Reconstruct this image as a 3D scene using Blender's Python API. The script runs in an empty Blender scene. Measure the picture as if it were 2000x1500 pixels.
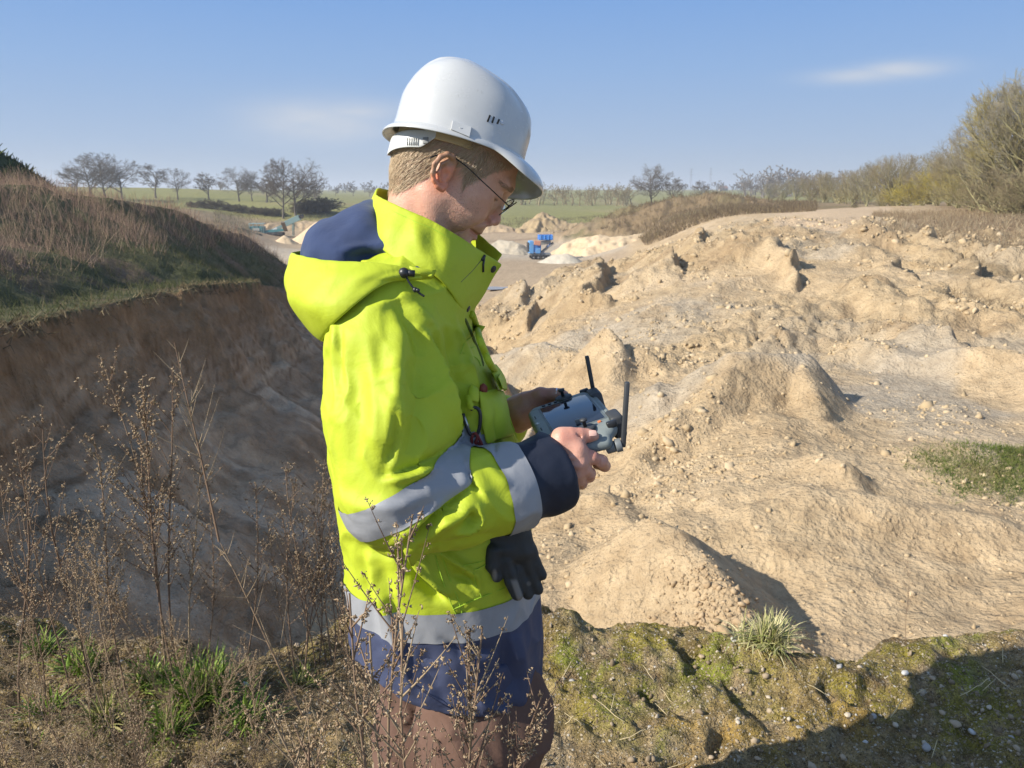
import bpy, bmesh, math, random
import numpy as np
from mathutils import Vector, Matrix, Euler
S = bpy.context.scene
C = S.collection
R = math.radians
random.seed(11)
RNG = np.random.default_rng(7)

# ------------------------------------------------------------------ camera, sky, sun, exposure
CAMH, PITCH, FPX = 1.65, R(14.1), 1511.0
cd = bpy.data.cameras.new('camera')
cam = bpy.data.objects.new('camera', cd); C.objects.link(cam)
cam.location = (0, 0, CAMH); cam.rotation_euler = (math.pi/2 - PITCH, 0, 0)
cd.sensor_width = 36; cd.lens = FPX/2000*36; cd.clip_start = .02; cd.clip_end = 9000
cd.dof.use_dof = True; cd.dof.focus_distance = 1.3; cd.dof.aperture_fstop = 15.0
S.camera = cam
SUN_AZ, SUN_EL = 247.0, 32.5          # compass-like: 0 = +Y (view direction), clockwise; the sun stands behind the camera on its left
sdir = Vector((math.sin(R(SUN_AZ))*math.cos(R(SUN_EL)), math.cos(R(SUN_AZ))*math.cos(R(SUN_EL)), math.sin(R(SUN_EL))))
sl = bpy.data.lights.new('sun', 'SUN'); sl.energy = 4.9; sl.angle = R(.53); sl.color = (1, .945, .85)
so = bpy.data.objects.new('sun', sl); C.objects.link(so)
so.rotation_euler = (-sdir).to_track_quat('-Z', 'Y').to_euler(); so.location = sdir*60
SKY_STR, EXPO = .15, .68
SKYK = 1.0/(SKY_STR*2**EXPO)
W_ = bpy.data.worlds.new('World'); S.world = W_; W_.use_nodes = True
wn, wl = W_.node_tree.nodes, W_.node_tree.links
bg = wn['Background']; sky = wn.new('ShaderNodeTexSky'); sky.sky_type = 'NISHITA'; sky.sun_disc = False
sky.sun_elevation = R(SUN_EL); sky.sun_rotation = R(SUN_AZ)
sky.altitude = 0; sky.air_density = 1.0; sky.dust_density = .3; sky.ozone_density = 2.2
hs = wn.new('ShaderNodeHueSaturation'); hs.inputs['Saturation'].default_value = .92
wl.new(sky.outputs[0], hs.inputs['Color'])
# thin cirrus: two streaky wisps and a few more round the sky, by direction
tc = wn.new('ShaderNodeTexCoord'); mp = wn.new('ShaderNodeMapping'); mp.inputs['Scale'].default_value = (5, 5, 26)
wl.new(tc.outputs['Generated'], mp.inputs['Vector'])
cn = wn.new('ShaderNodeTexNoise'); cn.inputs['Scale'].default_value = 1.3; cn.inputs['Detail'].default_value = 7; cn.inputs['Roughness'].default_value = .55
wl.new(mp.outputs[0], cn.inputs['Vector'])
def px_dir(px, py):
    u, v = (px-1000)/FPX, (750-py)/FPX
    return Vector((u, math.cos(PITCH)+v*math.sin(PITCH), -math.sin(PITCH)+v*math.cos(PITCH)))
def wmath(op, a, b=None, c=None):
    n = wn.new('ShaderNodeMath'); n.operation = op
    for i, x in enumerate((a, b, c)):
        if x is None: continue
        if isinstance(x, (int, float)): n.inputs[i].default_value = x
        else: wl.new(x, n.inputs[i])
    return n.outputs[0]
mask = None
for (cx, cy, sx, sz, amp) in ((630, 240, .080, .024, 1.0), (700, 218, .06, .013, .95), (1760, 136, .045, .009, .9), (1695, 147, .055, .008, .75)):
    d = px_dir(cx, cy).normalized()
    vm = wn.new('ShaderNodeVectorMath'); vm.operation = 'SUBTRACT'; wl.new(tc.outputs['Generated'], vm.inputs[0]); vm.inputs[1].default_value = d
    vs = wn.new('ShaderNodeVectorMath'); vs.operation = 'MULTIPLY'; wl.new(vm.outputs[0], vs.inputs[0]); vs.inputs[1].default_value = (1/sx, 1/sx, 1/sz)
    ln = wn.new('ShaderNodeVectorMath'); ln.operation = 'LENGTH'; wl.new(vs.outputs[0], ln.inputs[0])
    g = wmath('MULTIPLY', wmath('POWER', 2.718, wmath('MULTIPLY', wmath('POWER', ln.outputs['Value'], 2.0), -1.0)), amp)
    mask = g if mask is None else wmath('MAXIMUM', mask, g)
cr = wn.new('ShaderNodeMapRange'); cr.inputs[1].default_value = .28; cr.inputs[2].default_value = .60; wl.new(cn.outputs['Fac'], cr.inputs[0])
fac = wmath('MULTIPLY', wmath('MULTIPLY', mask, wmath('ADD', wmath('MULTIPLY', cr.outputs[0], .55), .45)), .95)
sx_ = wn.new('ShaderNodeSeparateXYZ'); wl.new(tc.outputs['Generated'], sx_.inputs[0])
lowr = wn.new('ShaderNodeValToRGB'); wl.new(wmath('MULTIPLY', sx_.outputs['Z'], 4.0), lowr.inputs[0]); el = lowr.color_ramp.elements      # hazy air low over the horizon, the same all round
el[0].position = 0; el[0].color = (.45, .525, .61, 1); el[1].position = 1; el[1].color = (.165, .355, .74, 1); e3 = el.new(.22); e3.color = (.37, .50, .70, 1); e3 = el.new(.55); e3.color = (.275, .445, .74, 1)
lows = wn.new('ShaderNodeMixRGB'); lows.blend_type = 'MULTIPLY'; lows.inputs[0].default_value = 1; wl.new(lowr.outputs[0], lows.inputs[1]); lows.inputs[2].default_value = (SKYK, SKYK, SKYK, 1)
up_ = wn.new('ShaderNodeMapRange'); up_.interpolation_type = 'SMOOTHSTEP'; up_.inputs[1].default_value = .22; up_.inputs[2].default_value = .60; wl.new(sx_.outputs['Z'], up_.inputs[0])
mh = wn.new('ShaderNodeMixRGB'); wl.new(up_.outputs[0], mh.inputs[0]); wl.new(lows.outputs[0], mh.inputs[1]); wl.new(hs.outputs[0], mh.inputs[2])
mx = wn.new('ShaderNodeMixRGB'); wl.new(fac, mx.inputs[0]); wl.new(mh.outputs[0], mx.inputs[1]); mx.inputs[2].default_value = (.66*SKYK, .69*SKYK, .74*SKYK, 1)
wl.new(mx.outputs[0], bg.inputs['Color']); bg.inputs['Strength'].default_value = SKY_STR
S.view_settings.view_transform = 'Standard'; S.view_settings.look = 'None'; S.view_settings.gamma = 1
S.view_settings.use_curve_mapping = False; S.view_settings.exposure = EXPO
S.render.engine = 'CYCLES'
S.cycles.use_denoising = True; S.cycles.max_bounces = 8; S.cycles.transparent_max_bounces = 8
try: S.cycles.denoiser = 'OPENIMAGEDENOISE'; S.cycles.denoising_input_passes = 'RGB_ALBEDO_NORMAL'
except Exception: pass

# ------------------------------------------------------------------ helpers
def W(px, py, Y):
    """world point on the plane at forward distance Y that the photograph shows at px, py"""
    d = px_dir(px, py); t = Y/d.y
    return Vector((d.x*t, Y, CAMH + d.z*t))
def project(P):
    """photograph pixel of world points (n,3)"""
    x, y, z = P[:, 0], P[:, 1], P[:, 2]-CAMH
    c, s = math.cos(PITCH), math.sin(PITCH)
    dep = np.maximum(y*c - z*s, 1e-3); up = y*s + z*c
    return 1000 + FPX*x/dep, 750 - FPX*up/dep
def tag(o, label=None, cat=None, group=None, kind=None):
    if label: o['label'] = label
    if cat: o['category'] = cat
    if group: o['group'] = group
    if kind: o['kind'] = kind
    return o
def empty(name, loc=(0, 0, 0), rz=0.0, label=None, cat=None, group=None):
    o = bpy.data.objects.new(name, None); C.objects.link(o); o.location = loc; o.rotation_euler = (0, 0, rz); o.empty_display_size = .1
    return tag(o, label, cat, group)
def link(name, me, mat=None, parent=None, smooth=True):
    o = bpy.data.objects.new(name, me); C.objects.link(o)
    if mat is not None and len(me.materials) == 0: me.materials.append(mat)
    if smooth and len(me.polygons): me.polygons.foreach_set('use_smooth', np.ones(len(me.polygons), bool))
    if parent is not None: o.parent = parent
    return o
def np_mesh(name, V, F):
    """mesh from vertex array and a face array (n,3 or n,4)"""
    V = np.ascontiguousarray(V, np.float32); F = np.ascontiguousarray(F, np.int32); k = F.shape[1]
    me = bpy.data.meshes.new(name)
    me.vertices.add(len(V)); me.vertices.foreach_set('co', V.ravel())
    me.loops.add(F.size); me.loops.foreach_set('vertex_index', F.ravel())
    me.polygons.add(len(F)); me.polygons.foreach_set('loop_start', np.arange(0, F.size, k, dtype=np.int32))
    me.polygons.foreach_set('loop_total', np.full(len(F), k, np.int32))
    me.update(calc_edges=True); me.validate()
    return me
def set_attr(me, name, vals):
    a = me.attributes.new(name, 'FLOAT', 'POINT'); a.data.foreach_set('value', np.ascontiguousarray(vals, np.float32))
def set_col(me, name, rgb):
    a = me.color_attributes.new(name, 'FLOAT_COLOR', 'POINT')
    a.data.foreach_set('color', np.concatenate([rgb, np.ones((len(rgb), 1))], 1).astype(np.float32).ravel())
class MB:
    """collects triangles / quads as plain polygons for one mesh"""
    def __init__(s): s.v = []; s.f = []
    def add(s, vs, fs):
        b = len(s.v); s.v.extend([tuple(p) for p in vs]); s.f.extend([tuple(i+b for i in f) for f in fs])
    def box(s, c, size, rot=None):
        hx, hy, hz = size[0]/2, size[1]/2, size[2]/2
        vs = [Vector((x, y, z)) for x in (-hx, hx) for y in (-hy, hy) for z in (-hz, hz)]
        if rot is not None: vs = [rot @ p for p in vs]
        c = Vector(c)
        s.add([p+c for p in vs], [(0, 1, 3, 2), (4, 6, 7, 5), (0, 4, 5, 1), (2, 3, 7, 6), (0, 2, 6, 4), (1, 5, 7, 3)])
    def tube(s, pts, rad, n=6, cap=True):
        pts = [Vector(p) for p in pts]; m = len(pts)
        if not hasattr(rad, '__len__'): rad = [rad]*m
        ref = None; rings = []
        for i, p in enumerate(pts):
            t = (pts[min(i+1, m-1)]-pts[max(i-1, 0)])
            t = t.normalized() if t.length > 1e-9 else Vector((0, 0, 1))
            if ref is None: ref = t.orthogonal().normalized()
            ref = (ref - t*ref.dot(t)); ref = ref.normalized() if ref.length > 1e-6 else t.orthogonal().normalized()
            b = t.cross(ref)
            rings.append([p + (ref*math.cos(2*math.pi*k/n)+b*math.sin(2*math.pi*k/n))*rad[i] for k in range(n)])
        vs = [q for r in rings for q in r]; fs = []
        for i in range(m-1):
            for k in range(n):
                fs.append((i*n+k, i*n+(k+1) % n, (i+1)*n+(k+1) % n, (i+1)*n+k))
        if cap: fs.append(tuple(range(n-1, -1, -1))); fs.append(tuple((m-1)*n+k for k in range(n)))
        s.add(vs, fs)
    def build(s, name, mat, parent=None, smooth=True, bevel=0, seg=2):
        me = bpy.data.meshes.new(name); me.from_pydata(s.v, [], s.f); me.update()
        o = link(name, me, mat, parent, smooth)
        if bevel:
            b = o.modifiers.new('bevel', 'BEVEL'); b.width = bevel; b.segments = seg; b.limit_method = 'ANGLE'; b.angle_limit = R(35)
            b.harden_normals = False
        return o
def tubes_np(P, Rr, n=3):
    """many tapered tubes at once. P (m,k,3) polylines, Rr (m,k) radii -> V,F"""
    m, k, _ = P.shape
    T = np.zeros_like(P); T[:, 1:-1] = P[:, 2:]-P[:, :-2]; T[:, 0] = P[:, 1]-P[:, 0]; T[:, -1] = P[:, -1]-P[:, -2]
    T /= np.linalg.norm(T, axis=2, keepdims=True)+1e-9
    ref = np.where(np.abs(T[:, :1, 2:3]) > .9, np.array([1., 0, 0]), np.array([0, 0, 1.])) + np.zeros_like(P)
    A = np.cross(T, ref); A /= np.linalg.norm(A, axis=2, keepdims=True)+1e-9; B = np.cross(T, A)
    ang = np.arange(n)*2*np.pi/n
    V = P[:, :, None, :] + Rr[:, :, None, None]*(A[:, :, None, :]*np.cos(ang)[None, None, :, None] + B[:, :, None, :]*np.sin(ang)[None, None, :, None])
    V = V.reshape(-1, 3)
    i = np.arange(m)[:, None, None]*k*n + np.arange(k-1)[None, :, None]*n
    j = np.arange(n)[None, None, :]; j2 = (j+1) % n
    F = np.stack([i+j, i+j2, i+n+j2, i+n+j], -1).reshape(-1, 4)
    return V, F
# numpy noise
def _hash(ix, iy, iz, seed):
    h = (ix.astype(np.int64)*374761393 + iy.astype(np.int64)*668265263 + iz.astype(np.int64)*2147483647 + seed*974711) & 0xffffffff
    h = ((h ^ (h >> 13))*1274126177) & 0xffffffff
    h = ((h ^ (h >> 16))*2246822519) & 0xffffffff
    return ((h ^ (h >> 15)) & 0xffffff).astype(np.float32)/0xffffff
def vnoise(x, y, z=None, seed=0):
    """smooth value noise in -1..1"""
    if z is None:
        ix, iy = np.floor(x), np.floor(y); fx, fy = x-ix, y-iy
        fx = fx*fx*fx*(fx*(fx*6-15)+10); fy = fy*fy*fy*(fy*(fy*6-15)+10); o = np.zeros_like(ix)
        a, b = _hash(ix, iy, o, seed), _hash(ix+1, iy, o, seed); c, d = _hash(ix, iy+1, o, seed), _hash(ix+1, iy+1, o, seed)
        return ((a*(1-fx)+b*fx)*(1-fy) + (c*(1-fx)+d*fx)*fy)*2-1
    ix, iy, iz = np.floor(x), np.floor(y), np.floor(z); fx, fy, fz = x-ix, y-iy, z-iz
    fx, fy, fz = [f*f*(3-2*f) for f in (fx, fy, fz)]
    r = 0
    for dz in (0, 1):
        a, b = _hash(ix, iy, iz+dz, seed), _hash(ix+1, iy, iz+dz, seed); c, d = _hash(ix, iy+1, iz+dz, seed), _hash(ix+1, iy+1, iz+dz, seed)
        r = r + ((a*(1-fx)+b*fx)*(1-fy) + (c*(1-fx)+d*fx)*fy)*(fz if dz else 1-fz)
    return r*2-1
def fbm(x, y, sc, octv=4, gain=.5, seed=0):
    r = 0; a = 1.0; t = 0
    ca, sa = math.cos(.6), math.sin(.6)
    for i in range(octv):
        r = r + a*vnoise(x/sc, y/sc, seed=seed+i*17); t += a; a *= gain; sc /= 2.07
        x, y = x*ca-y*sa+3.1, x*sa+y*ca-1.7
    return r/t
def worley(x, y, sc, seed=0):
    """distance to nearest and second nearest feature point"""
    x = x/sc; y = y/sc; ix, iy = np.floor(x), np.floor(y); d1 = np.full(x.shape, 9., np.float32); d2 = d1.copy(); o = np.zeros_like(ix); idv = np.zeros(x.shape, np.float32)
    for dx in (-1, 0, 1):
        for dy in (-1, 0, 1):
            cx, cy = ix+dx, iy+dy
            d = np.hypot(cx+_hash(cx, cy, o, seed)-x, cy+_hash(cx, cy, o, seed+5)-y).astype(np.float32)
            near = d < d1
            idv = np.where(near, _hash(cx, cy, o, seed+9), idv)
            d2 = np.where(near, d1, np.minimum(d2, d)); d1 = np.where(near, d, d1)
    return d1, d2, idv
def sstep(a, b, x):
    t = np.clip((x-a)/(b-a), 0, 1); return t*t*(3-2*t)
def lerp(a, b, t): return a+(b-a)*t
# materials
class NT:
    def __init__(s, name):
        s.m = bpy.data.materials.new(name); s.m.use_nodes = True; s.t = s.m.node_tree; s.b = s.t.nodes['Principled BSDF']
    def n(s, typ, **kw):
        n = s.t.nodes.new('ShaderNode'+typ)
        for k, v in kw.items(): setattr(n, k, v)
        return n
    def l(s, a, b): s.t.links.new(a, b)
    def inp(s, sock, x):
        if isinstance(x, (int, float)): sock.default_value = x
        elif isinstance(x, (tuple, list)): sock.default_value = tuple(x)+((1,) if len(x) == 3 and len(sock.default_value) == 4 else ())
        else: s.l(x, sock)
    def coord(s, kind='Object'): return s.n('TexCoord').outputs[kind]
    def noise(s, sc, detail=4, rough=.55, vec=None, dist=0, scale3=None):
        n = s.n('TexNoise'); n.inputs['Scale'].default_value = sc; n.inputs['Detail'].default_value = detail; n.inputs['Roughness'].default_value = rough; n.inputs['Distortion'].default_value = dist
        v = vec if vec is not None else s.coord()
        if scale3:
            mp = s.n('Mapping'); mp.inputs['Scale'].default_value = scale3; s.l(v, mp.inputs['Vector']); v = mp.outputs[0]
        s.l(v, n.inputs['Vector']); return n.outputs['Fac']
    def voro(s, sc, feat='F1', vec=None, out='Distance'):
        n = s.n('TexVoronoi', feature=feat); n.inputs['Scale'].default_value = sc; s.l(vec if vec is not None else s.coord(), n.inputs['Vector']); return n.outputs[out]
    def ramp(s, fac, stops):
        n = s.n('ValToRGB'); e = n.color_ramp.elements
        while len(e) < len(stops): e.new(.5)
        for i, (p, c) in enumerate(stops): e[i].position = p; e[i].color = tuple(c)+((1,) if len(c) == 3 else ())
        s.l(fac, n.inputs[0]); return n.outputs[0]
    def rng(s, x, a, b, c=0, d=1):
        n = s.n('MapRange'); s.inp(n.inputs[0], x)
        for i, v in enumerate((a, b, c, d)): n.inputs[i+1].default_value = v
        return n.outputs[0]
    def math(s, op, a, b=None):
        n = s.n('Math', operation=op); s.inp(n.inputs[0], a)
        if b is not None: s.inp(n.inputs[1], b)
        return n.outputs[0]
    def mix(s, f, a, b, mode='MIX'):
        n = s.n('MixRGB', blend_type=mode); s.inp(n.inputs[0], f); s.inp(n.inputs[1], a); s.inp(n.inputs[2], b); return n.outputs[0]
    def attr(s, name, out='Fac'): return s.n('Attribute', attribute_name=name).outputs[out]
    def bump(s, h, strength=.5, dist=.01, prev=None):
        n = s.n('Bump'); n.inputs['Strength'].default_value = strength; n.inputs['Distance'].default_value = dist; s.l(h, n.inputs['Height'])
        if prev is not None: s.l(prev, n.inputs['Normal'])
        return n.outputs[0]
    def out(s, color=None, rough=None, normal=None, **kw):
        if color is not None: s.inp(s.b.inputs['Base Color'], color)
        if rough is not None: s.inp(s.b.inputs['Roughness'], rough)
        if normal is not None: s.l(normal, s.b.inputs['Normal'])
        for k, v in kw.items(): s.inp(s.b.inputs[k.replace('_', ' ')], v)
        return s.m
def simple(name, col, rough=.6, var=.15, sc=20, bump=0, bsc=80, bdist=.002, metal=0, **kw):
    t = NT(name); f = t.noise(sc, 5)
    c = t.mix(f, [x*(1-var) for x in col], [min(1, x*(1+var)) for x in col])
    nrm = t.bump(t.noise(bsc, 3), bump, bdist) if bump else None
    return t.out(c, t.rng(t.noise(sc*1.7, 3), .3, .7, max(0, rough-.08), min(1, rough+.08)), nrm, Metallic=metal, **kw)
# ------------------------------------------------------------------ terrain
# control points: what the photograph shows at px, py lies D metres ahead
_cp = """
1990 1190 6.8|1990 1100 7.6|1990 1000 8.6|1990 900 9.9|1990 800 13|1990 700 17|1990 600 22|1990 545 26|1980 500 31|1980 452 37|1980 428 46
1850 1190 6.9|1850 1100 7.6|1850 1000 8.6|1850 900 9.8|1850 800 12.8|1850 700 17|1850 600 22|1850 540 27|1850 495 32|1850 458 37|1850 428 50
1700 1200 6.9|1700 1100 7.6|1700 1000 8.7|1700 900 10|1700 800 12.8|1700 700 17|1700 600 22|1700 500 28|1700 455 33|1700 425 52
1600 1255 6.4|1600 1100 7.7|1600 1000 8.7|1600 900 10|1600 800 12.6|1600 700 17|1600 600 22|1600 500 28|1600 455 34|1600 415 70
1500 1240 6.8|1500 1150 7.5|1500 1050 8.4|1500 950 9.4|1500 850 10.9|1500 780 12.8|1500 700 17|1500 600 22|1500 500 28|1500 458 33|1480 436 58
1400 1220 6.9|1400 1100 7.9|1400 1000 9|1400 900 10.6|1400 800 13.6|1400 700 17|1400 600 22.5|1400 522 28|1400 476 34|1400 448 52
1300 1200 7.0|1300 1100 8.0|1300 1000 9.3|1300 900 11.3|1300 800 14|1300 700 18|1300 600 23|1300 534 29|1300 502 37
1200 1190 7.3|1200 1100 8.5|1200 1000 10|1200 900 12|1200 800 15|1200 700 19.5|1200 600 26|1200 552 32|1215 526 37
1100 1150 7.2|1100 1050 9|1100 950 12|1100 850 15|1100 750 19|1100 650 25|1100 600 29|1100 558 33
1020 1100 8.6|1000 1000 12|1000 900 15|1000 800 19|1000 700 25|1000 640 30|1010 590 34
900 1100 10.5|900 1000 14|900 900 18|900 800 23|900 700 30
700 1100 13|700 1000 17|700 900 22|700 800 30|650 720 40|400 1100 13.5|500 1000 17|300 1000 13
960 600 66|1010 560 80|1100 520 99|960 520 101|1150 530 90|1050 505 114|1150 505 112|1250 500 92|960 490 124|1200 490 112|600 470 165|560 500 118|700 520 104|650 480 150|620 555 78|540 620 50|560 560 68|850 480 150|900 470 160
540 480 150|1300 478 78|1450 452 66|1560 434 64|1350 455 96|1250 470 118|1100 465 150|1000 460 165|1180 452 150
1000 440 190|1100 432 200|1200 428 190|1300 425 130|1380 420 108|1450 415 105|1520 415 110
640 432 185|560 432 185|480 436 180|440 440 150|450 415 195|540 415 195|640 413 200|380 405 210|300 395 240
1000 402 330|1100 403 330|1220 408 300|1300 405 200|400 371 330|300 373 320|480 378 330|560 388 320|640 395 330|200 372 300|0 372 300
1000 376 700|640 378 700|1300 380 600|1500 388 400|1620 412 80|1650 395 200|1990 398 110|1800 400 100|-300 372 250|2300 400 110|2400 440 46|2400 600 24|2400 900 10|2400 1190 5
0 371 1500|500 371 1500|1000 371 1500|1500 371 1500|2000 371 1500|2500 371 1500|-500 371 1500|0 370.4 4000|1000 370.4 4000|2000 370.4 4000
"""
CP = []
for tok in _cp.replace('\n', '|').split('|'):
    if tok.strip():
        a, b, d = map(float, tok.split()); p = W(a, b, d); CP.append((p.x, p.y, p.z))
# far below the left bank the pit floor
CP += [(-7, 22, -7.0), (-5, 32, -7.6), (-9, 45, -8), (-16, 60, -8), (-30, 80, -8), (-40, 110, -8), (-30, 140, -8), (-5, 9, -5.6), (-2, 6, -3.6), (1, 6.2, -2.8), (-60, 120, -6), (-70, 180, -3), (-90, 60, -1)]
CP = np.array(CP)
def _uw(x, y):
    r = np.hypot(x, y)+.3; return np.stack([np.arctan2(x, y)*2.2, np.log(r)], -1)
def _phi(d): return np.where(d > 1e-9, d*d*np.log(d+1e-12), 0)
_Q = _uw(CP[:, 0], CP[:, 1]); _n = len(CP)
_s = np.hypot(CP[:, 0], CP[:, 1])+3        # solve for height relative to distance
_A = np.zeros((_n+3, _n+3)); _A[:_n, :_n] = _phi(np.linalg.norm(_Q[:, None]-_Q[None], axis=2)) + np.eye(_n)*.004
_A[:_n, _n] = 1; _A[:_n, _n+1:] = _Q; _A[_n:, :_n] = _A[:_n, _n:].T
_wt = np.linalg.solve(_A, np.concatenate([(CP[:, 2]-CAMH)/_s, [0, 0, 0]]))
def rbf(x, y):
    q = _uw(x, y); sh = q.shape[:-1]; q = q.reshape(-1, 2); out = np.zeros(len(q))
    for i in range(0, len(q), 40000):
        c = q[i:i+40000]; d = np.sqrt(((c[:, None]-_Q[None])**2).sum(2))
        out[i:i+40000] = _phi(d) @ _wt[:_n] + _wt[_n] + c @ _wt[_n+1:]
    return out.reshape(sh)*(np.hypot(x, y)+3)+CAMH
# left bank: edge of the bench
BE = np.array([(-3.2, -2), (-4.6, 2.0), (-6.4, 5), (-7.4, 8), (-8.0, 12), (-8.5, 17), (-8.9, 22), (-9.0, 26.5), (-10.2, 29.5), (-11.8, 33), (-11.8, 38), (-11, 43), (-11.5, 48), (-14.5, 53), (-24, 60), (-40, 68), (-70, 78)])
def poly_sd(x, y, P):
    """signed distance to an open polyline; positive on its left side"""
    best = np.full(x.shape, 1e9); sd = np.zeros(x.shape); tt = np.zeros(x.shape); acc = 0.0
    for (a, b) in zip(P[:-1], P[1:]):
        ex, ey = b[0]-a[0], b[1]-a[1]; L = math.hypot(ex, ey)
        t = np.clip(((x-a[0])*ex+(y-a[1])*ey)/L**2, 0, 1)
        dx, dy = x-a[0]-t*ex, y-a[1]-t*ey; d = np.hypot(dx, dy)
        s = np.where(ex*dy-ey*dx > 0, 1., -1.)
        m = d < best; best = np.where(m, d, best); sd = np.where(m, s*d, sd); tt = np.where(m, acc+t*L, tt); acc += L
    return sd, tt
def left_bank(x, y):
    sd, tt = poly_sd(x, y, BE)
    sd = sd + .85*fbm(x, y, 3.4, 3, seed=3) + .26*fbm(x, y, .8, 3, seed=4)
    sd = sd + .16*np.maximum(0, fbm(x, y, .45, 3, .6, seed=5))
    bench = np.interp(y, [0, 6, 12, 20, 27, 33, 40, 46, 60], [-.1, -.15, -.45, -.85, -1.45, -2.2, -3.2, -4.4, -7])
    zr = np.interp(y, [-5, 5, 15, 25, 32, 38, 45, 52, 62, 80], [2.0, 2.1, 2.2, 2.0, 1.35, .65, -.9, -2.9, -5, -6]) + .22*fbm(x, y, 5, 3, seed=6)
    dI = np.maximum(sd, 0); ins = np.minimum(bench + np.maximum(dI-np.interp(y, [8, 20, 30], [1.2, 1.6, .5]), 0)*np.interp(y, [26, 36], [.50, .85]), np.maximum(zr, bench))
    # the green brow further back on the left
    brow = np.interp(x/np.maximum(y, 1), [-.75, -.66, -.60, -.56, -.50], [5.0, 4.1, 2.6, 1.2, -2]) - np.maximum(0, 40-y)*.35 + .25*fbm(x, y, 3, 3, seed=8)
    ins = np.maximum(ins, np.where((y > 22) & (sd > 3) & (y < 62), brow - np.maximum(y-46, 0)*.3, -9))
    dO = np.maximum(-sd, 0)
    cut = .55+.35*fbm(x, y, 2.5, 2, seed=12)
    gul = fbm(tt/1.0, dO*.18, 1.0, 4, seed=14)
    wallw = .95+.5*fbm(tt, tt*0, 3.5, 2, seed=15); fan = fbm(tt, dO*.25, 3.2, 3, seed=17)
    drop = np.minimum(dO/.22, 1)*cut + np.clip(dO-.22, 0, wallw)*1.75 + np.maximum(dO-.22-wallw, 0)*.80 + .55*fan*sstep(.8, 3, dO) - .20*gul*np.minimum(dO, 1.5) - .10*np.abs(fbm(tt*1.3, dO*.3, .8, 3, seed=18))
    lay = drop*2.1+.7*fbm(tt, dO, 4, 2, seed=171); led = (lay-np.floor(lay)); drop = drop + .16*(sstep(.0, .55, led)-led)*sstep(3.2, .6, dO)
    crum = np.abs(vnoise(tt/.55, dO/.5, seed=172))*.20+np.abs(vnoise(tt/.24, dO/.22, seed=174))*.10
    drop = drop - crum*sstep(.05, .5, dO)*(.35+.65*sstep(-.1, .3, fbm(tt, dO, 2.6, 3, seed=173)))
    terr = .10*np.sin(drop*3.3+2*fbm(x, y, 6, 2, seed=16))+.22*fbm(x, y, 1.1, 4, .55, seed=19)*sstep(1, 2.5, dO)
    out = bench - drop + terr*sstep(.6, 2, dO)
    return np.where(sd > 0, ins, out), sd, tt
def ridge(x, y, pts, slope, wob=.25, seed=0, top=.25):
    """heap with a crest polyline of (x,y,z)"""
    h = np.full(x.shape, -99.)
    xx = x + wob*fbm(x, y, 1.6, 3, seed=seed); yy = y + wob*fbm(x, y, 1.6, 3, seed=seed+50)
    for a, b in zip(pts[:-1], pts[1:]):
        ex, ey = b[0]-a[0], b[1]-a[1]; L2 = ex*ex+ey*ey+1e-9
        t = np.clip(((xx-a[0])*ex+(yy-a[1])*ey)/L2, 0, 1)
        d = np.hypot(xx-a[0]-t*ex, yy-a[1]-t*ey)
        d = np.sqrt(d*d+top*top)-top
        h = np.maximum(h, a[2]+(b[2]-a[2])*t-slope*d)
    return h
def smax(a, b, k):
    h = np.clip(.5+.5*(a-b)/k, 0, 1); return b+(a-b)*h+k*h*(1-h)
def cpt(px, py, D): p = W(px, py, D); return (p.x, p.y, p.z)
def edge_y(x):
    """how far ahead the near ledge reaches"""
    return np.interp(x, [-4, -2.2, -1.5, -1.0, -.6, -.2, .3, .7, .95, 1.15, 1.4, 1.9, 3, 5], [3.0, 2.75, 2.62, 2.5, 2.78, 2.8, 2.72, 2.68, 2.5, 2.42, 2.62, 2.72, 2.75, 2.8])
def near_drop(x, y):
    e = edge_y(x)+.06*fbm(x, y, .5, 3, seed=21); d = y-e
    return np.where(d > 0, -.05-np.minimum(d/.12, 1)*.35-np.maximum(d-.12, 0)*1.15, -.06), d
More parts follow.
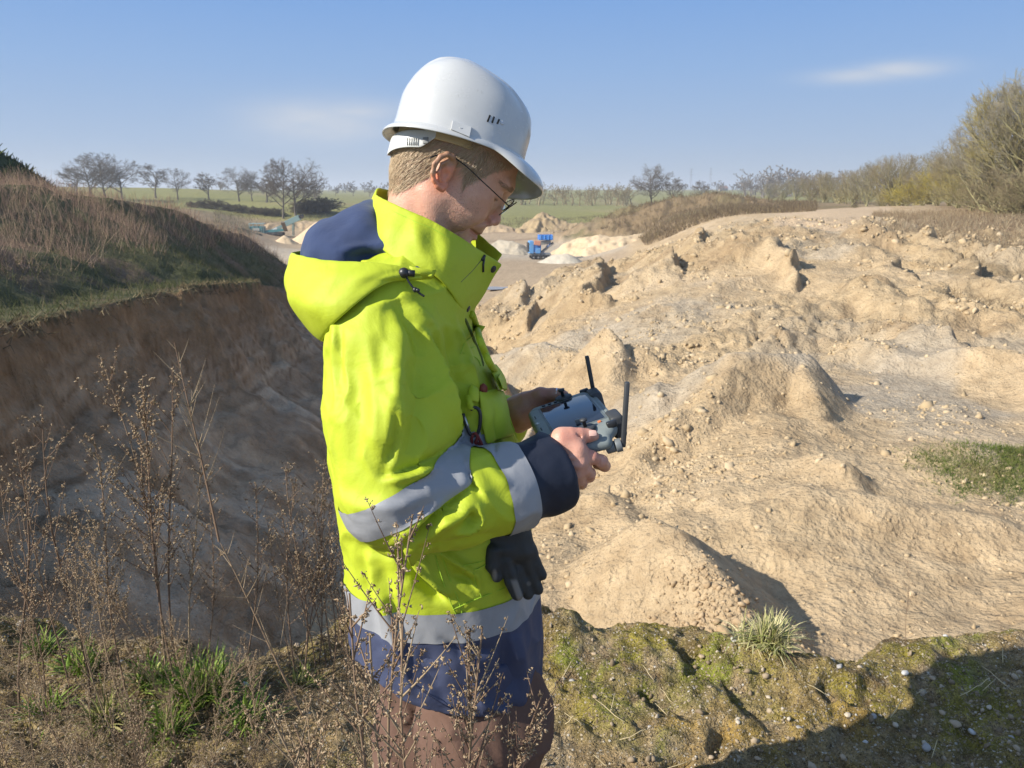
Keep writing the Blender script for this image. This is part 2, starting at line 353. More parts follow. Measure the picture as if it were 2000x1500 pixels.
def height(x, y, full=False):
    r = np.hypot(x, y)
    base = rbf(x, y)
    lb, sd, tt = left_bank(x, y)
    h = base
    # heaps inside the pit
    up = lambda c, d: (c[0], c[1], c[2]+d)
    H1 = ridge(x, y, [cpt(1180, 1075, 7.9), up(cpt(1285, 1022, 7.3), .06), up(cpt(1330, 1045, 7.0), .05), cpt(1440, 1150, 6.2)], .82, .13, 31, .07)
    H2 = ridge(x, y, [cpt(1230, 985, 10.3), up(cpt(1330, 850, 11.6), .15), up(cpt(1430, 735, 13.2), .35), up(cpt(1545, 742, 13.4), .45), up(cpt(1575, 830, 12), .40), up(cpt(1690, 905, 10.6), .25)], .78, .35, 33, .12)
    H3 = ridge(x, y, [up(cpt(1195, 705, 17.4), .25), up(cpt(1240, 712, 17.0), .35), up(cpt(1310, 745, 16.4), .2)], .95, .25, 35, .10)
    H4 = ridge(x, y, [up(cpt(1560, 900, 9.9), .1), up(cpt(1625, 925, 9.4), .2), cpt(1670, 950, 9.0)], .9, .2, 37, .06)
    H9 = ridge(x, y, [cpt(1480, 1010, 8.6), up(cpt(1580, 985, 8.8), .15), up(cpt(1700, 990, 8.6), .12), cpt(1900, 1010, 8.2)], .6, .4, 38, .25)
    H10 = ridge(x, y, [cpt(1450, 620, 20), up(cpt(1640, 600, 21.5), .35), up(cpt(1800, 640, 19.5), .35), cpt(2000, 660, 18.5)], .6, .7, 47, .25)
    H11 = ridge(x, y, [cpt(1560, 700, 17), up(cpt(1700, 690, 17.2), .3), up(cpt(1850, 735, 15.5), .3), cpt(2050, 760, 14.5)], .62, .6, 48, .2)
    H12 = ridge(x, y, [cpt(1330, 640, 21), up(cpt(1420, 570, 24.5), .3), up(cpt(1560, 545, 25.5), .35), cpt(1700, 560, 25)], .6, .7, 49, .25)
    H5 = ridge(x, y, [cpt(1800, 885, 10.2), cpt(1900, 872, 10.2), cpt(2080, 880, 10.0)], .6, .3, 39, .5)
    H6 = ridge(x, y, [cpt(960, 700, 24), cpt(1060, 690, 20.5), cpt(1180, 760, 17)], .55, .3, 41, .2)
    H7 = ridge(x, y, [cpt(950, 622, 30), cpt(1050, 562, 32), cpt(1250, 520, 36), cpt(1330, 494, 38)], .55, .4, 43, .3)
    H8 = ridge(x, y, [cpt(1100, 985, 10.4), cpt(1160, 975, 9.9), cpt(1235, 1030, 8.8)], .6, .2, 45, .1)
    HM = ridge(x, y, [cpt(1205, 424, 150), cpt(1290, 396, 148), cpt(1345, 382, 145), cpt(1400, 376, 142), cpt(1455, 383, 138), cpt(1520, 406, 128), cpt(1560, 421, 118)], .40, 3.0, 140, 4.0)+.45*fbm(x, y, 5, 3, seed=141)
    h = np.where(HM > -9, smax(h, HM, .6), h)
    for q in (H1, H2, H3, H4, H5, H6, H7, H8, H9, H10, H11, H12): h = smax(h, q, .12)
    near_mask = sstep(60, 38, r)*sstep(-.35, -.02, np.arctan2(x, y)+.02)
    lump = sstep(-.15, .35, fbm(x, y, 5, 3, seed=51)+.25*sstep(10, 20, r)) * near_mask
    smooth_sand = sstep(.1, .5, fbm(x+9, y, 4, 2, seed=53)+.45-.06*np.abs(y-9))
    lump = lump*(1-.75*smooth_sand*sstep(14, 9, y))*(.42+.58*sstep(11.5, 17, r))
    if full:
        d1, d2, _ = worley(x+.3*fbm(x, y, .8, 2, seed=55), y, .62, 61); e1, e2, _ = worley(x, y+.1*fbm(x, y, .4, 2, seed=56), .27, 63)
        ab = lambda sc, sd_: np.abs(vnoise(x/sc+.35*vnoise(x/sc*2, y/sc*2, seed=sd_+1), y/sc+.35*vnoise(x/sc*2, y/sc*2, seed=sd_+2), seed=sd_))
        mod = .35+.9*sstep(-.25, .4, fbm(x, y, 1.7, 3, seed=57))
        clod = mod*(.20*ab(1.05, 151)+.22*ab(.50, 154)+.17*ab(.26, 157)); clod = .25*np.tanh(clod/.25)-.10 + .10*np.maximum(0, .75-d1) + .05*fbm(x, y, .9, 4, seed=58)
        big = .30*np.maximum(0, fbm(x, y, 2.4, 3, .55, seed=59))
        saw_p = x/3.0+.85*fbm(x, y, 4.5, 3, seed=201)+.15*fbm(x, y, .9, 3, seed=202); saw_f = saw_p-np.floor(saw_p)
        slump = .72*saw_f**1.4*sstep(1.0, .88, saw_f)*sstep(-.05, .3, fbm(x, y, 6, 3, seed=203)+.12)*near_mask*sstep(11, 15, r)*sstep(42, 34, r)
        h = h + slump + lump*(clod*(1.15+.35*sstep(12, 18, r))+big*1.35) + (1-lump)*near_mask*(.09*fbm(x, y, 1.6, 4, seed=60)+.05*ab(.9, 161)*sstep(0, .4, fbm(x, y, 2.2, 3, seed=62))+.030*ab(.4, 164)*sstep(-.2, .3, fbm(x, y, 1.5, 2, seed=166)))
        gl = sstep(2.6, 4, r)
        flat = sstep(60, 90, r)
        h = h + flat*sstep(400, 120, r)*.10*fbm(x, y, 5, 3, seed=65) + gl*sstep(30, 5, r)*.035*fbm(x, y, .5, 3, seed=66)*(1-flat)
    h0 = h
    h = np.maximum(h, lb)
    nd, d = near_drop(x, y)
    if full: nd = nd + .10*fbm(x*1.4, y, .5, 4, seed=67)*sstep(0, .3, d)
    h = np.maximum(h, nd)
    if full: return h, dict(base=h0, lb=lb, sd=sd, tt=tt, lump=lump, nd=nd, d=d, H1=H1, H2=H2, H3=H3, H5=H5, smooth=smooth_sand)
    return h
def h1(x, y): return float(height(np.array([float(x)]), np.array([float(y)]))[0])

def mix3(c, col, m): return c*(1-m[:, None]) + np.array(col)[None]*m[:, None]
def terrain():
    na = 720
    az = np.linspace(R(-54), R(52), na)
    rr = np.concatenate([np.geomspace(2.2, 45, 480)[:-1], np.geomspace(45, 420, 160)[:-1], np.geomspace(420, 7000, 40)])
    A, Rr = np.meshgrid(az, rr); x = (np.sin(A)*Rr).ravel(); y = (np.cos(A)*Rr).ravel()
    h, q = height(x, y, True)
    r = np.hypot(x, y)
    z = h
    # soil colours, by place and slope
    SAND, OCH, GREY, PALE, LOAM = (.50, .38, .235), (.45, .325, .18), (.41, .355, .275), (.57, .455, .31), (.30, .205, .11)
    n1, n2, n3, n4 = fbm(x, y, 7, 4, seed=71), fbm(x, y, 2.3, 4, seed=72), fbm(x, y, .8, 4, seed=73), fbm(x, y, 14, 3, seed=74)
    c = np.tile(np.array(SAND), (len(x), 1))
    c = mix3(c, OCH, sstep(-.1, .5, n1)*.55); c = mix3(c, PALE, sstep(.1, .5, n2)*.6)
    c = mix3(c, GREY, sstep(.12, .38, fbm(x, y, 3.5, 4, seed=75))*sstep(9, 14, r)*.75*sstep(60, 40, r)); c = mix3(c, LOAM, sstep(.28, .6, n3)*.35)
    c = mix3(c, (.43, .325, .19), q['lump']*.5); c = mix3(c, (.33, .235, .135), q['lump']*sstep(.05, .4, fbm(x, y, 2.0, 4, .6, seed=205))*sstep(10, 14, r)*.7)
    c = mix3(c, (.30, .19, .095), sstep(-.1, .25, q['H3']-q['base']+.02)*sstep(0, .3, -np.gradient(z.reshape(A.shape), axis=1).ravel()*40+.2)*.7)  # one small heap darker brown, mostly where it falls away to the right
    gp = cpt(1890, 905, 10.0); c = mix3(c, (.20, .195, .065), np.exp(-((np.abs(x-gp[0]-.45)/.95)**3+(np.abs(y-gp[1]+.42)/.62)**3))*sstep(-.4, .1, n3)*.9)
    # pit floor
    fl = sstep(45, 70, r)*sstep(-6.0, -6.8, z)
    c = mix3(c, (.42, .32, .21), fl); c = mix3(c, (.28, .20, .13), fl*sstep(.1, .5, fbm(x*.35, y, 9, 4, seed=76))*.7); c = mix3(c, (.50, .43, .33), fl*sstep(106, 116, y)*sstep(150, 130, y)*.8)
    # fields, weedy rims
    far = sstep(180, 190, y+6*n4)
    GRASSF, DRY, WEED = (.25, .24, .085), (.33, .27, .14), (.235, .18, .105)
    rim = sstep(118, 128, y+10*n1)*(1-far)*sstep(-7.2, -6.4, z)
    c = mix3(c, WEED, rim*.8); c = mix3(c, (.37, .26, .15), rim*sstep(.1, .4, n2)*.7); c = mix3(c, (.12, .12, .045), rim*sstep(.15, .45, fbm(x, y, 10, 3, seed=78))*.6)
    c = mix3(c, GRASSF, far); c = mix3(c, DRY, far*sstep(.2, .5, fbm(x, y*.3, 40, 3, seed=79))*.7)
    mnd = sstep(104, 114, y)*sstep(178, 165, y)*sstep(14, 20, x)*sstep(56, 48, x)*sstep(-6.2, -5.0, z)
    c = mix3(c, (.235, .17, .095), mnd*.9); c = mix3(c, (.17, .155, .07), mnd*sstep(0, .5, n1)*.5)
    rp = sstep(36, 40, y+2*n2)*sstep(.50, .56, x/np.maximum(y, 1)+.02*n1)*(1-far)*sstep(-1.6, -.7, z)
    c = mix3(c, (.30, .215, .125), rp*.9)
    gul = sstep(21, 25, y)*sstep(38, 35, y)*sstep(.545, .60, x/np.maximum(y, 1)+.03*n1)
    c = mix3(c, (.27, .205, .12), gul*.75*sstep(-.3, .2, n3))
    # left bank
    on = (q['lb'] > q['base']-.02) & (q['d'] > -.3)
    ins = on & (q['sd'] > 0)
    cb = np.tile(np.array((.14, .135, .065)), (len(x), 1)); cb = mix3(cb, (.22, .155, .10), sstep(.0, .4, n2)); cb = mix3(cb, (.065, .075, .03), sstep(3.2, 1.0, q['sd'])*sstep(-.3, .3, n3)); cb = mix3(cb, (.17, .125, .075), sstep(1.1, .2, q['sd'])*sstep(-.2, .3, n2))
    cb = mix3(cb, (.035, .06, .02), sstep(2.0, 2.6, z)*sstep(24, 28, y))
    st = z*1.9 + 1.2*fbm(x, y, 5, 3, seed=81)
    cf = np.tile(np.array((.42, .31, .205)), (len(x), 1))
    cf = mix3(cf, (.54, .41, .275), sstep(.15, .6, np.sin(st*1.7)+.6*n2)); cf = mix3(cf, (.35, .245, .15), sstep(.2, .7, np.sin(st*2.9+1))*.6)
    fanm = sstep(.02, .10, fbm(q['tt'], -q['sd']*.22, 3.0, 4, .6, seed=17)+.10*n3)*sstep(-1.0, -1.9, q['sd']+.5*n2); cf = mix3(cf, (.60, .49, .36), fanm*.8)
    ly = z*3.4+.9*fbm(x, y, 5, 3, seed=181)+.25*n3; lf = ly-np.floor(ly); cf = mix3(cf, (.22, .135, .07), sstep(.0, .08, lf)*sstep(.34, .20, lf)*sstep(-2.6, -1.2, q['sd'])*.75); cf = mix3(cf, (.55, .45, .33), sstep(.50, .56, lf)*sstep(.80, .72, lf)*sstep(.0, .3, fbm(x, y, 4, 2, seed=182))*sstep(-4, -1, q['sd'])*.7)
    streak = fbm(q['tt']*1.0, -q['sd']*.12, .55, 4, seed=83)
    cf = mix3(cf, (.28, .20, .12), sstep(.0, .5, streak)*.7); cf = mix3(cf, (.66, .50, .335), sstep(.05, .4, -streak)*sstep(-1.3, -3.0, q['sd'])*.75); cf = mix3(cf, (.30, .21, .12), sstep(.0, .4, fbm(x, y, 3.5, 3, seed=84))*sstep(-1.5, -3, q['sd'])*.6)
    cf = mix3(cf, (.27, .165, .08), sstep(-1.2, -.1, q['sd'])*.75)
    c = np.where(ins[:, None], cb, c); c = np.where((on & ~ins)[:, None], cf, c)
    nm = (q['nd'] >= h-1e-6)
    c = np.where(nm[:, None], mix3(np.tile(np.array((.30, .205, .105)), (len(x), 1)), (.12, .115, .04), sstep(-.1, .3, n3)*sstep(.35, .05, q['d'])), c)
    m = (.92+.16*fbm(x, y, .35, 3, seed=85))[:, None]
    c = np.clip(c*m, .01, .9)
    # faces, split into the named grounds
    i = np.arange(len(rr)-1)[:, None]*na + np.arange(na-1)[None, :]
    F = np.stack([i, i+1, i+na+1, i+na], -1).reshape(-1, 4)
    xc, yc, zc = x[F].mean(1), y[F].mean(1), z[F].mean(1)
    isb = on[F].any(1); isf = (far[F].mean(1) > .5)
    ed = edge_y(xc)
    keep = yc > ed-.35
    trk = (yc > 34) & (yc < 110) & (np.abs(xc/yc-(.405+.02*np.sin(yc/9))) < .055) & (zc > -2.2)
    pitf = (yc > 55) & (zc < -6.3) & ~isb & ~isf
    mndf = (mnd[F].mean(1) > .5)
    sets = {'left_bank': isb & keep, 'field': isf & ~isb, 'pit_floor': pitf, 'weedy_mound': mndf & ~isb & ~isf & ~pitf, 'dirt_track': trk & ~isb & ~isf & ~pitf}
    used = np.zeros(len(F), bool)
    V = np.stack([x, y, z], 1)
    tm = (np.abs(x/np.maximum(y, 1)-.405-.02*np.sin(y/9)) < .055) & (y > 34) & (y < 110) & (z > -2.2)
    c = np.where(tm[:, None], np.array((.50, .38, .25))[None]*(1+.1*n2)[:, None], c)
    rgh = {}
    for nme, msk in list(sets.items())+[('sand_pit', None)]:
        f = F[(msk & ~used)] if msk is not None else F[~used & keep]
        if msk is not None: used |= msk
        u, inv = np.unique(f, return_inverse=True)
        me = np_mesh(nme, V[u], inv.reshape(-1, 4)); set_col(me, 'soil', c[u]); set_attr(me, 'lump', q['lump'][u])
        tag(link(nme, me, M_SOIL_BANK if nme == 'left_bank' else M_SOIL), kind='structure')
def soil_mat(name, sc=1.0, streak=False):
    t = NT(name); col = t.attr('soil', 'Color'); co = t.coord()
    n1 = t.noise(3.5, 8, .62, co); n2 = t.noise(22, 6, .6, co); n3 = t.noise(.9, 4, .5, co)
    c = t.mix(t.rng(n1, .3, .72), t.mix(1, col, (.78, .74, .70), 'MULTIPLY'), t.mix(1, col, (1.13, 1.12, 1.10), 'MULTIPLY'))
    c = t.mix(t.rng(n2, .45, .75, 0, .35), c, t.mix(1, col, (.62, .56, .5), 'MULTIPLY'))
    b = t.bump(n1, .42, .18); b = t.bump(n2, .8, .05, b); b = t.bump(t.voro(7, vec=co), .45, .06, b); b = t.bump(t.voro(17, vec=co), .4, .04, b); b = t.bump(t.voro(48, vec=co), .35, .015, b)
    if streak: b = t.bump(t.noise(1.6, 6, .6, co, scale3=(1.0, 2.2, .35)), .8, .25, b)
    return t.out(c, .93, b, Specular_IOR_Level=.15)
M_SOIL = soil_mat('sandy_soil'); M_SOIL_BANK = soil_mat('bank_soil', streak=True)
terrain()

# the ledge the two people stand on
def ledge():
    xs = np.arange(-3.3, 3.4, .0105); ys = np.concatenate([np.arange(-4, 1.2, .08), np.arange(1.2, 3.05, .0105)])
    X, Y = np.meshgrid(xs, ys); x, y = X.ravel(), Y.ravel()
    e = edge_y(x)+.05*fbm(x, y, .35, 4, seed=91)+.02*fbm(x, y, .09, 2, seed=92)
    d = e-y
    z = .05*fbm(x, y, .9, 3, seed=93)*sstep(.9, 1.6, y) + .024*fbm(x, y, .22, 4, .6, seed=94) + .020*fbm(x, y, .06, 3, .65, seed=95) - .035*sstep(.25, .55, fbm(x, y, .16, 3, seed=190))
    a, b, _ = worley(x, y, .075, 96); z += .022*np.maximum(0, .6-a)*sstep(0, .4, fbm(x, y, .4, 2, seed=97))
    z += .07*sstep(.45, .05, d)*sstep(-.2, .4, fbm(x, y, .45, 2, seed=98)) - .05*sstep(.12, .0, d)
    z = np.where(d < 0, z - np.minimum(-d*3.2, .5) , z)
    moss = sstep(-.32, .15, fbm(x, y, .38, 4, seed=99)+.15*sstep(.8, .1, d)-.22*sstep(1.2, 2.2, x)+.05)*sstep(-.35, .3, fbm(x, y, .07, 3, seed=100)+.2)
    z += moss*(.012+.010*fbm(x, y, .03, 2, seed=101))
    c = np.tile(np.array((.29, .21, .115)), (len(x), 1)); c = mix3(c, (.15, .10, .055), sstep(0, .45, fbm(x, y, .3, 4, seed=102))*.8); c = mix3(c, (.40, .31, .20), sstep(.1, .5, fbm(x, y, .12, 3, seed=103))*.6)
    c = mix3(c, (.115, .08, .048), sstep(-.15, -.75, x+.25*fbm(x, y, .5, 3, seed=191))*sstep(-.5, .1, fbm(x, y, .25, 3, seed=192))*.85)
    mc = mix3(np.tile(np.array((.25, .215, .040)), (len(x), 1)), (.29, .195, .060), sstep(-.1, .4, fbm(x, y, .5, 3, seed=104))); mc = mix3(mc, (.20, .225, .035), sstep(.1, .4, fbm(x+4, y, .4, 3, seed=105)))
    moss2 = moss*lerp(1, .55, sstep(-.2, -.8, x))*(.45+.55*sstep(-.3, .3, fbm(x, y, .09, 3, seed=108)))
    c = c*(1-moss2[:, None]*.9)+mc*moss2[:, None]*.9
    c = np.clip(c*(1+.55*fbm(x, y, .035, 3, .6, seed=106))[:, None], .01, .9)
    nx = len(xs); i = np.arange(len(ys)-1)[:, None]*nx+np.arange(nx-1)[None, :]
    F = np.stack([i, i+1, i+nx+1, i+nx], -1).reshape(-1, 4); F = F[d[F].max(1) > -.16]
    u, inv = np.unique(F, return_inverse=True)
    V = np.stack([x, y, z], 1)
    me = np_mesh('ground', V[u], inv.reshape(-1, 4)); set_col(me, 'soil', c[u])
    t = NT('mossy_ground'); col = t.attr('soil', 'Color'); co = t.coord()
    n1, n2 = t.noise(60, 6, .65, co), t.noise(260, 4, .6, co)
    cc = t.mix(t.rng(n1, .3, .7), t.mix(1, col, (.55, .55, .5), 'MULTIPLY'), t.mix(1, col, (1.35, 1.3, 1.2), 'MULTIPLY'))
    vc = t.n('TexVoronoi'); vc.inputs['Scale'].default_value = 95; t.l(co, vc.inputs['Vector']); sp = t.n('SeparateColor'); t.l(vc.outputs['Color'], sp.inputs[0])
    vd = t.n('TexVoronoi'); vd.inputs['Scale'].default_value = 230; t.l(co, vd.inputs['Vector']); sq = t.n('SeparateColor'); t.l(vd.outputs['Color'], sq.inputs[0])
    cc = t.mix(t.math('MULTIPLY', t.rng(sp.outputs[0], .62, .64), t.rng(vc.outputs['Distance'], .48, .40)), cc, t.ramp(sp.outputs[1], [(0, (.12, .085, .05)), (.4, (.30, .23, .14)), (.8, (.44, .36, .25)), (1, (.60, .55, .46))]))
    cc = t.mix(t.math('MULTIPLY', t.rng(sq.outputs[0], .55, .58), t.rng(vd.outputs['Distance'], .5, .4)), cc, t.ramp(sq.outputs[1], [(0, (.06, .045, .025)), (.5, (.24, .18, .09)), (1, (.46, .38, .25))]))
    b = t.bump(n1, .8, .016); b = t.bump(n2, .8, .005, b); b = t.bump(t.rng(vc.outputs['Distance'], .6, .2), .8, .006, b); b = t.bump(t.rng(vd.outputs['Distance'], .6, .2), .7, .003, b)
    tag(link('ground', me, t.out(cc, .95, b, Specular_IOR_Level=.15)), kind='structure')
    return xs, ys, z.reshape(X.shape), d.reshape(X.shape)
LX, LY, LZ, LD = ledge()
def gz(x, y):
    """height of the ledge at x, y"""
    i = int(np.clip(np.searchsorted(LX, x), 0, len(LX)-1)); j = int(np.clip(np.searchsorted(LY, y), 0, len(LY)-1)); return float(LZ[j, i])
# ------------------------------------------------------------------ clods, stones
_ico = bmesh.new(); bmesh.ops.create_icosphere(_ico, subdivisions=1, radius=1); ICO_V = np.array([v.co[:] for v in _ico.verts]); ICO_F = np.array([[v.index for v in f.verts] for f in _ico.faces]); _ico.free()
def rand_rot(n):
    q = RNG.normal(size=(n, 4)); q /= np.linalg.norm(q, axis=1, keepdims=True); a, b, c, d = q.T
    return np.stack([np.stack([1-2*(c*c+d*d), 2*(b*c-a*d), 2*(b*d+a*c)], 1), np.stack([2*(b*c+a*d), 1-2*(b*b+d*d), 2*(c*d-a*b)], 1), np.stack([2*(b*d-a*c), 2*(c*d+a*b), 1-2*(b*b+c*c)], 1)], 1)
def rocks_np(P, S, flat=.65, rough=.28):
    n = len(P); k = len(ICO_V)
    V = ICO_V[None]*(1+RNG.normal(0, rough, (n, k, 1)).clip(-.5, .6))*np.array([1, .8, flat])[None, None]*RNG.uniform(.75, 1.25, (n, 1, 3))
    V = np.einsum('nij,nkj->nki', rand_rot(n), V)*S[:, None, None]+P[:, None]
    F = (ICO_F[None]+(np.arange(n)*k)[:, None, None]).reshape(-1, 3)
    return V.reshape(-1, 3), F
def ground_z(x, y):
    return np.where(y < edge_y(x)-.12, np.array([gz(a, b) for a, b in zip(np.atleast_1d(x), np.atleast_1d(y))]) if len(np.atleast_1d(x)) < 30000 else 0, height(x, y))
def tone_mat(name, stops, rough=.9, bump=0):
    t = NT(name); return t.out(t.ramp(t.attr('tone'), stops), rough, t.bump(t.noise(40, 4), bump, .01) if bump else None, Specular_IOR_Level=.2)
def screen_pts(n, x0, x1, y0, y1, rmin, rmax):
    """points spread evenly over an angle/log-distance window: az as px at horizon"""
    u = RNG.uniform(x0, x1, n); r = np.exp(RNG.uniform(math.log(rmin), math.log(rmax), n)); a = np.arctan((u-1000)/FPX)
    return np.sin(a)*r, np.cos(a)*r, r
def clods():
    x, y, r = screen_pts(64000, 930, 2150, 0, 0, 4.2, 46)
    lum = sstep(-.25, .3, fbm(x, y, 5, 3, seed=51)+.25*sstep(10, 20, r))*(1-.75*sstep(.1, .5, fbm(x+9, y, 4, 2, seed=53)+.45-.06*np.abs(y-9))*sstep(14, 9, y))
    den = lum*sstep(-.15, .45, fbm(x, y, 1.3, 3, seed=57)); k = RNG.uniform(0, 1, len(x)) < den*.72+.03
    x, y, r = x[k], y[k], r[k]; S = (.006+.0027*r)*np.exp(RNG.normal(-.80, .62, len(x))); S = np.clip(S, .006, .15)
    z = height(x, y, True)[0]; P = np.stack([x, y, z-S*.12], 1); V, F = rocks_np(P, S, .75, .45)
    me = np_mesh('clods', V, F); set_attr(me, 'tone', np.repeat(RNG.uniform(0, 1, len(x)), len(ICO_V)))
    tag(link('clods', me, tone_mat('dry_clod', [(0, (.35, .26, .15)), (.6, (.43, .325, .195)), (1, (.48, .375, .24))], .95, .5), smooth=False), 'loose dry clods of earth strewn over the sandy slope', 'clods', kind='stuff')
    # spill of round lumps at the foot of the near heap
    x, y, r = [], [], []
    c0, c1 = cpt(1330, 1060, 6.9), cpt(1440, 1215, 5.7)
    t = RNG.beta(2.2, 1.1, 420); w = .10+.40*t; x = c0[0]+(c1[0]-c0[0])*t+RNG.normal(0, 1, 420)*w*.8; y = c0[1]+(c1[1]-c0[1])*t+RNG.normal(0, 1, 420)*w*.45
    k = y > edge_y(x)+.15; x, y, t = x[k], y[k], t[k]; S = np.clip(.012+.024*t*RNG.exponential(.7, len(x)), .010, .055); z = height(x, y, True)[0]
    V, F = rocks_np(np.stack([x, y, z+S*.12], 1), S*.9, .75, .38); me = np_mesh('earth_lumps', V, F); set_attr(me, 'tone', np.repeat(RNG.uniform(0, 1, len(x)), len(ICO_V)))
    tag(link('earth_lumps', me, tone_mat('earth_lump', [(0, (.30, .21, .12)), (1, (.42, .31, .19))], .95, .4), smooth=False), 'spill of small round earth lumps below the near sand heap', 'lumps', kind='stuff')
clods()
def solid_rock(name, p, s, col, label, cat, group=None, flat=.75, seed=0, sink=.3):
    bm = bmesh.new(); bmesh.ops.create_icosphere(bm, subdivisions=3, radius=1); V = np.array([v.co[:] for v in bm.verts]); F = np.array([[v.index for v in f.verts] for f in bm.faces]); bm.free()
    V = V*(1+.22*vnoise(V[:, 0]*1.4+seed, V[:, 1]*1.4, V[:, 2]*1.4, seed=seed)+.09*vnoise(V[:, 0]*3.7, V[:, 1]*3.7+seed, V[:, 2]*3.7, seed=seed+1))[:, None]*np.array([1.1, .9, flat])*s
    V = V @ np.array(Euler((RNG.uniform(-.3, .3), RNG.uniform(-.3, .3), RNG.uniform(0, 6))).to_matrix()).T
    me = np_mesh(name, V, F); o = link(name, me, col); o.location = (p[0], p[1], p[2]+s*flat*(1-sink)); return tag(o, label, cat, group)
def hz(p): return (p[0], p[1], h1(p[0], p[1]))
M_LUMP = simple('lump_earth', (.36, .25, .135), .95, .25, 6, .6, 30, .01)
for i, (px_, py_, D, s) in enumerate(((1435, 1195, 5.75, .075), (1452, 1214, 5.62, .070), (1478, 1228, 5.5, .068), (1418, 1190, 5.85, .055), (1405, 1210, 5.75, .050), (1345, 1222, 5.7, .060), (1262, 1198, 6.1, .040), (1240, 1195, 6.15, .038))):
    p = hz(W(px_, py_, D)); solid_rock('earth_lump', p, s, M_LUMP, 'large rounded lump of brown earth at the foot of the near sand heap', 'lump', 'large earth lumps below the near heap', .85, i*3, .2)
M_DKROCK = simple('dark_clay', (.13, .105, .08), .95, .3, 8, .6, 30, .01)
for i, (px_, py_, D, s, lb) in enumerate(((1046, 676, 23.5, .30, 'dark clay block alone on the far sand slope left of the antennas'), (1122, 702, 21, .24, 'dark earth block lying in pale sand above the antennas'))):
    p = hz(W(px_, py_, D)); solid_rock('clay_block', p, s, M_DKROCK if i < 2 else simple('grey_clay', (.36, .33, .27), .95, .25, 8, .6, 30, .01), lb, 'clay block', None, .6, 40+i*3, .45)
def pebbles():
    x = RNG.uniform(-2.6, 3.2, 10500); y = RNG.uniform(1.2, 2.75, 10500); dens = sstep(-.2, .5, fbm(x, y, .45, 3, seed=110))*.8+.12+.35*sstep(1.0, 1.8, x); k = (RNG.uniform(0, 1, 10500) < dens) & (y < edge_y(x)-.05); x, y = x[k], y[k]
    S = np.clip(RNG.exponential(.0032, len(x))+.0022, .0025, .013); z = np.array([gz(a, b) for a, b in zip(x, y)])
    V, F = rocks_np(np.stack([x, y, z+S*.1], 1), S, .6, .24); me = np_mesh('gravel', V, F); set_attr(me, 'tone', np.repeat(RNG.uniform(0, 1, len(x))**1.5, len(ICO_V)))
    tag(link('gravel', me, tone_mat('gravel_stone', [(0, (.19, .14, .085)), (.5, (.32, .25, .165)), (.9, (.39, .32, .23)), (1, (.48, .42, .33))], .8), smooth=False), 'small gravel strewn over the mossy ledge', 'gravel', kind='stuff')
    st = [(1142, 1332, 1), (1117, 1330, 1.2), (1370, 1294, 1.2), (1365, 1283, .9), (1338, 1338, 1.1), (1348, 1332, 1), (1440, 1422, .9), (1443, 1396, .9), (1160, 1285, 1), (1162, 1375, 1), (1430, 1287, 1.2), (1400, 1300, .9), (1655, 1405, 1.1), (1704, 1412, 1.3), (1840, 1396, 1.2), (1865, 1412, 2.0), (1900, 1422, 1.3), (1748, 1422, 1.2), (1610, 1310, 1.1), (1635, 1338, 1.2), (1677, 1295, 1.5), (1820, 1335, 1.1), (1765, 1332, 1.3), (1805, 1450, .9), (1855, 1458, 1), (1808, 1470, 1.5), (1645, 1490, 1.2), (1960, 1320, .9), (1826, 1234, 1.0), (1500, 1365, 1), (1100, 1325, .9), (1270, 1420, .9), (580, 1255, 1.5), (515, 1325, 1.4), (480, 1350, 1.4), (70, 1225, 1.8), (460, 1265, 1), (1560, 1430, .9), (1480, 1480, 1), (1390, 1470, 1), (1690, 1450, .9), (1720, 1390, .8), (1930, 1390, 1), (1975, 1445, 1.1)]
    cols = [simple('pale_stone', (.42, .35, .25), .6, .2, 30, .3, 120, .002), simple('white_stone', (.46, .44, .40), .5, .15, 30, .3, 120, .002), simple('tan_stone', (.36, .27, .17), .7, .2, 30, .3, 120, .002), simple('grey_stone', (.30, .28, .25), .6, .2, 30, .3, 120, .002)]
    for i, (a, b, s) in enumerate(st):
        d = px_dir(a, b); t = -CAMH/d.z; x, y = d.x*t, d.y*t
        if y > edge_y(np.array([x]))[0]-.04: y = float(edge_y(np.array([x]))[0])-.08
        side = 'right of the man' if x > .1 else 'left of the man'; ci = (i*7+i//3) % 4
        solid_rock('stone', (x, y, gz(x, y)), .0088*s, cols[ci], ('pale tan', 'light grey', 'brown', 'grey')[ci]+' pebble on the mossy ledge '+side, 'pebble', ('pale tan', 'light grey', 'brown', 'grey')[ci]+' pebbles on the ledge '+side, .6, i*5, .35)
pebbles()

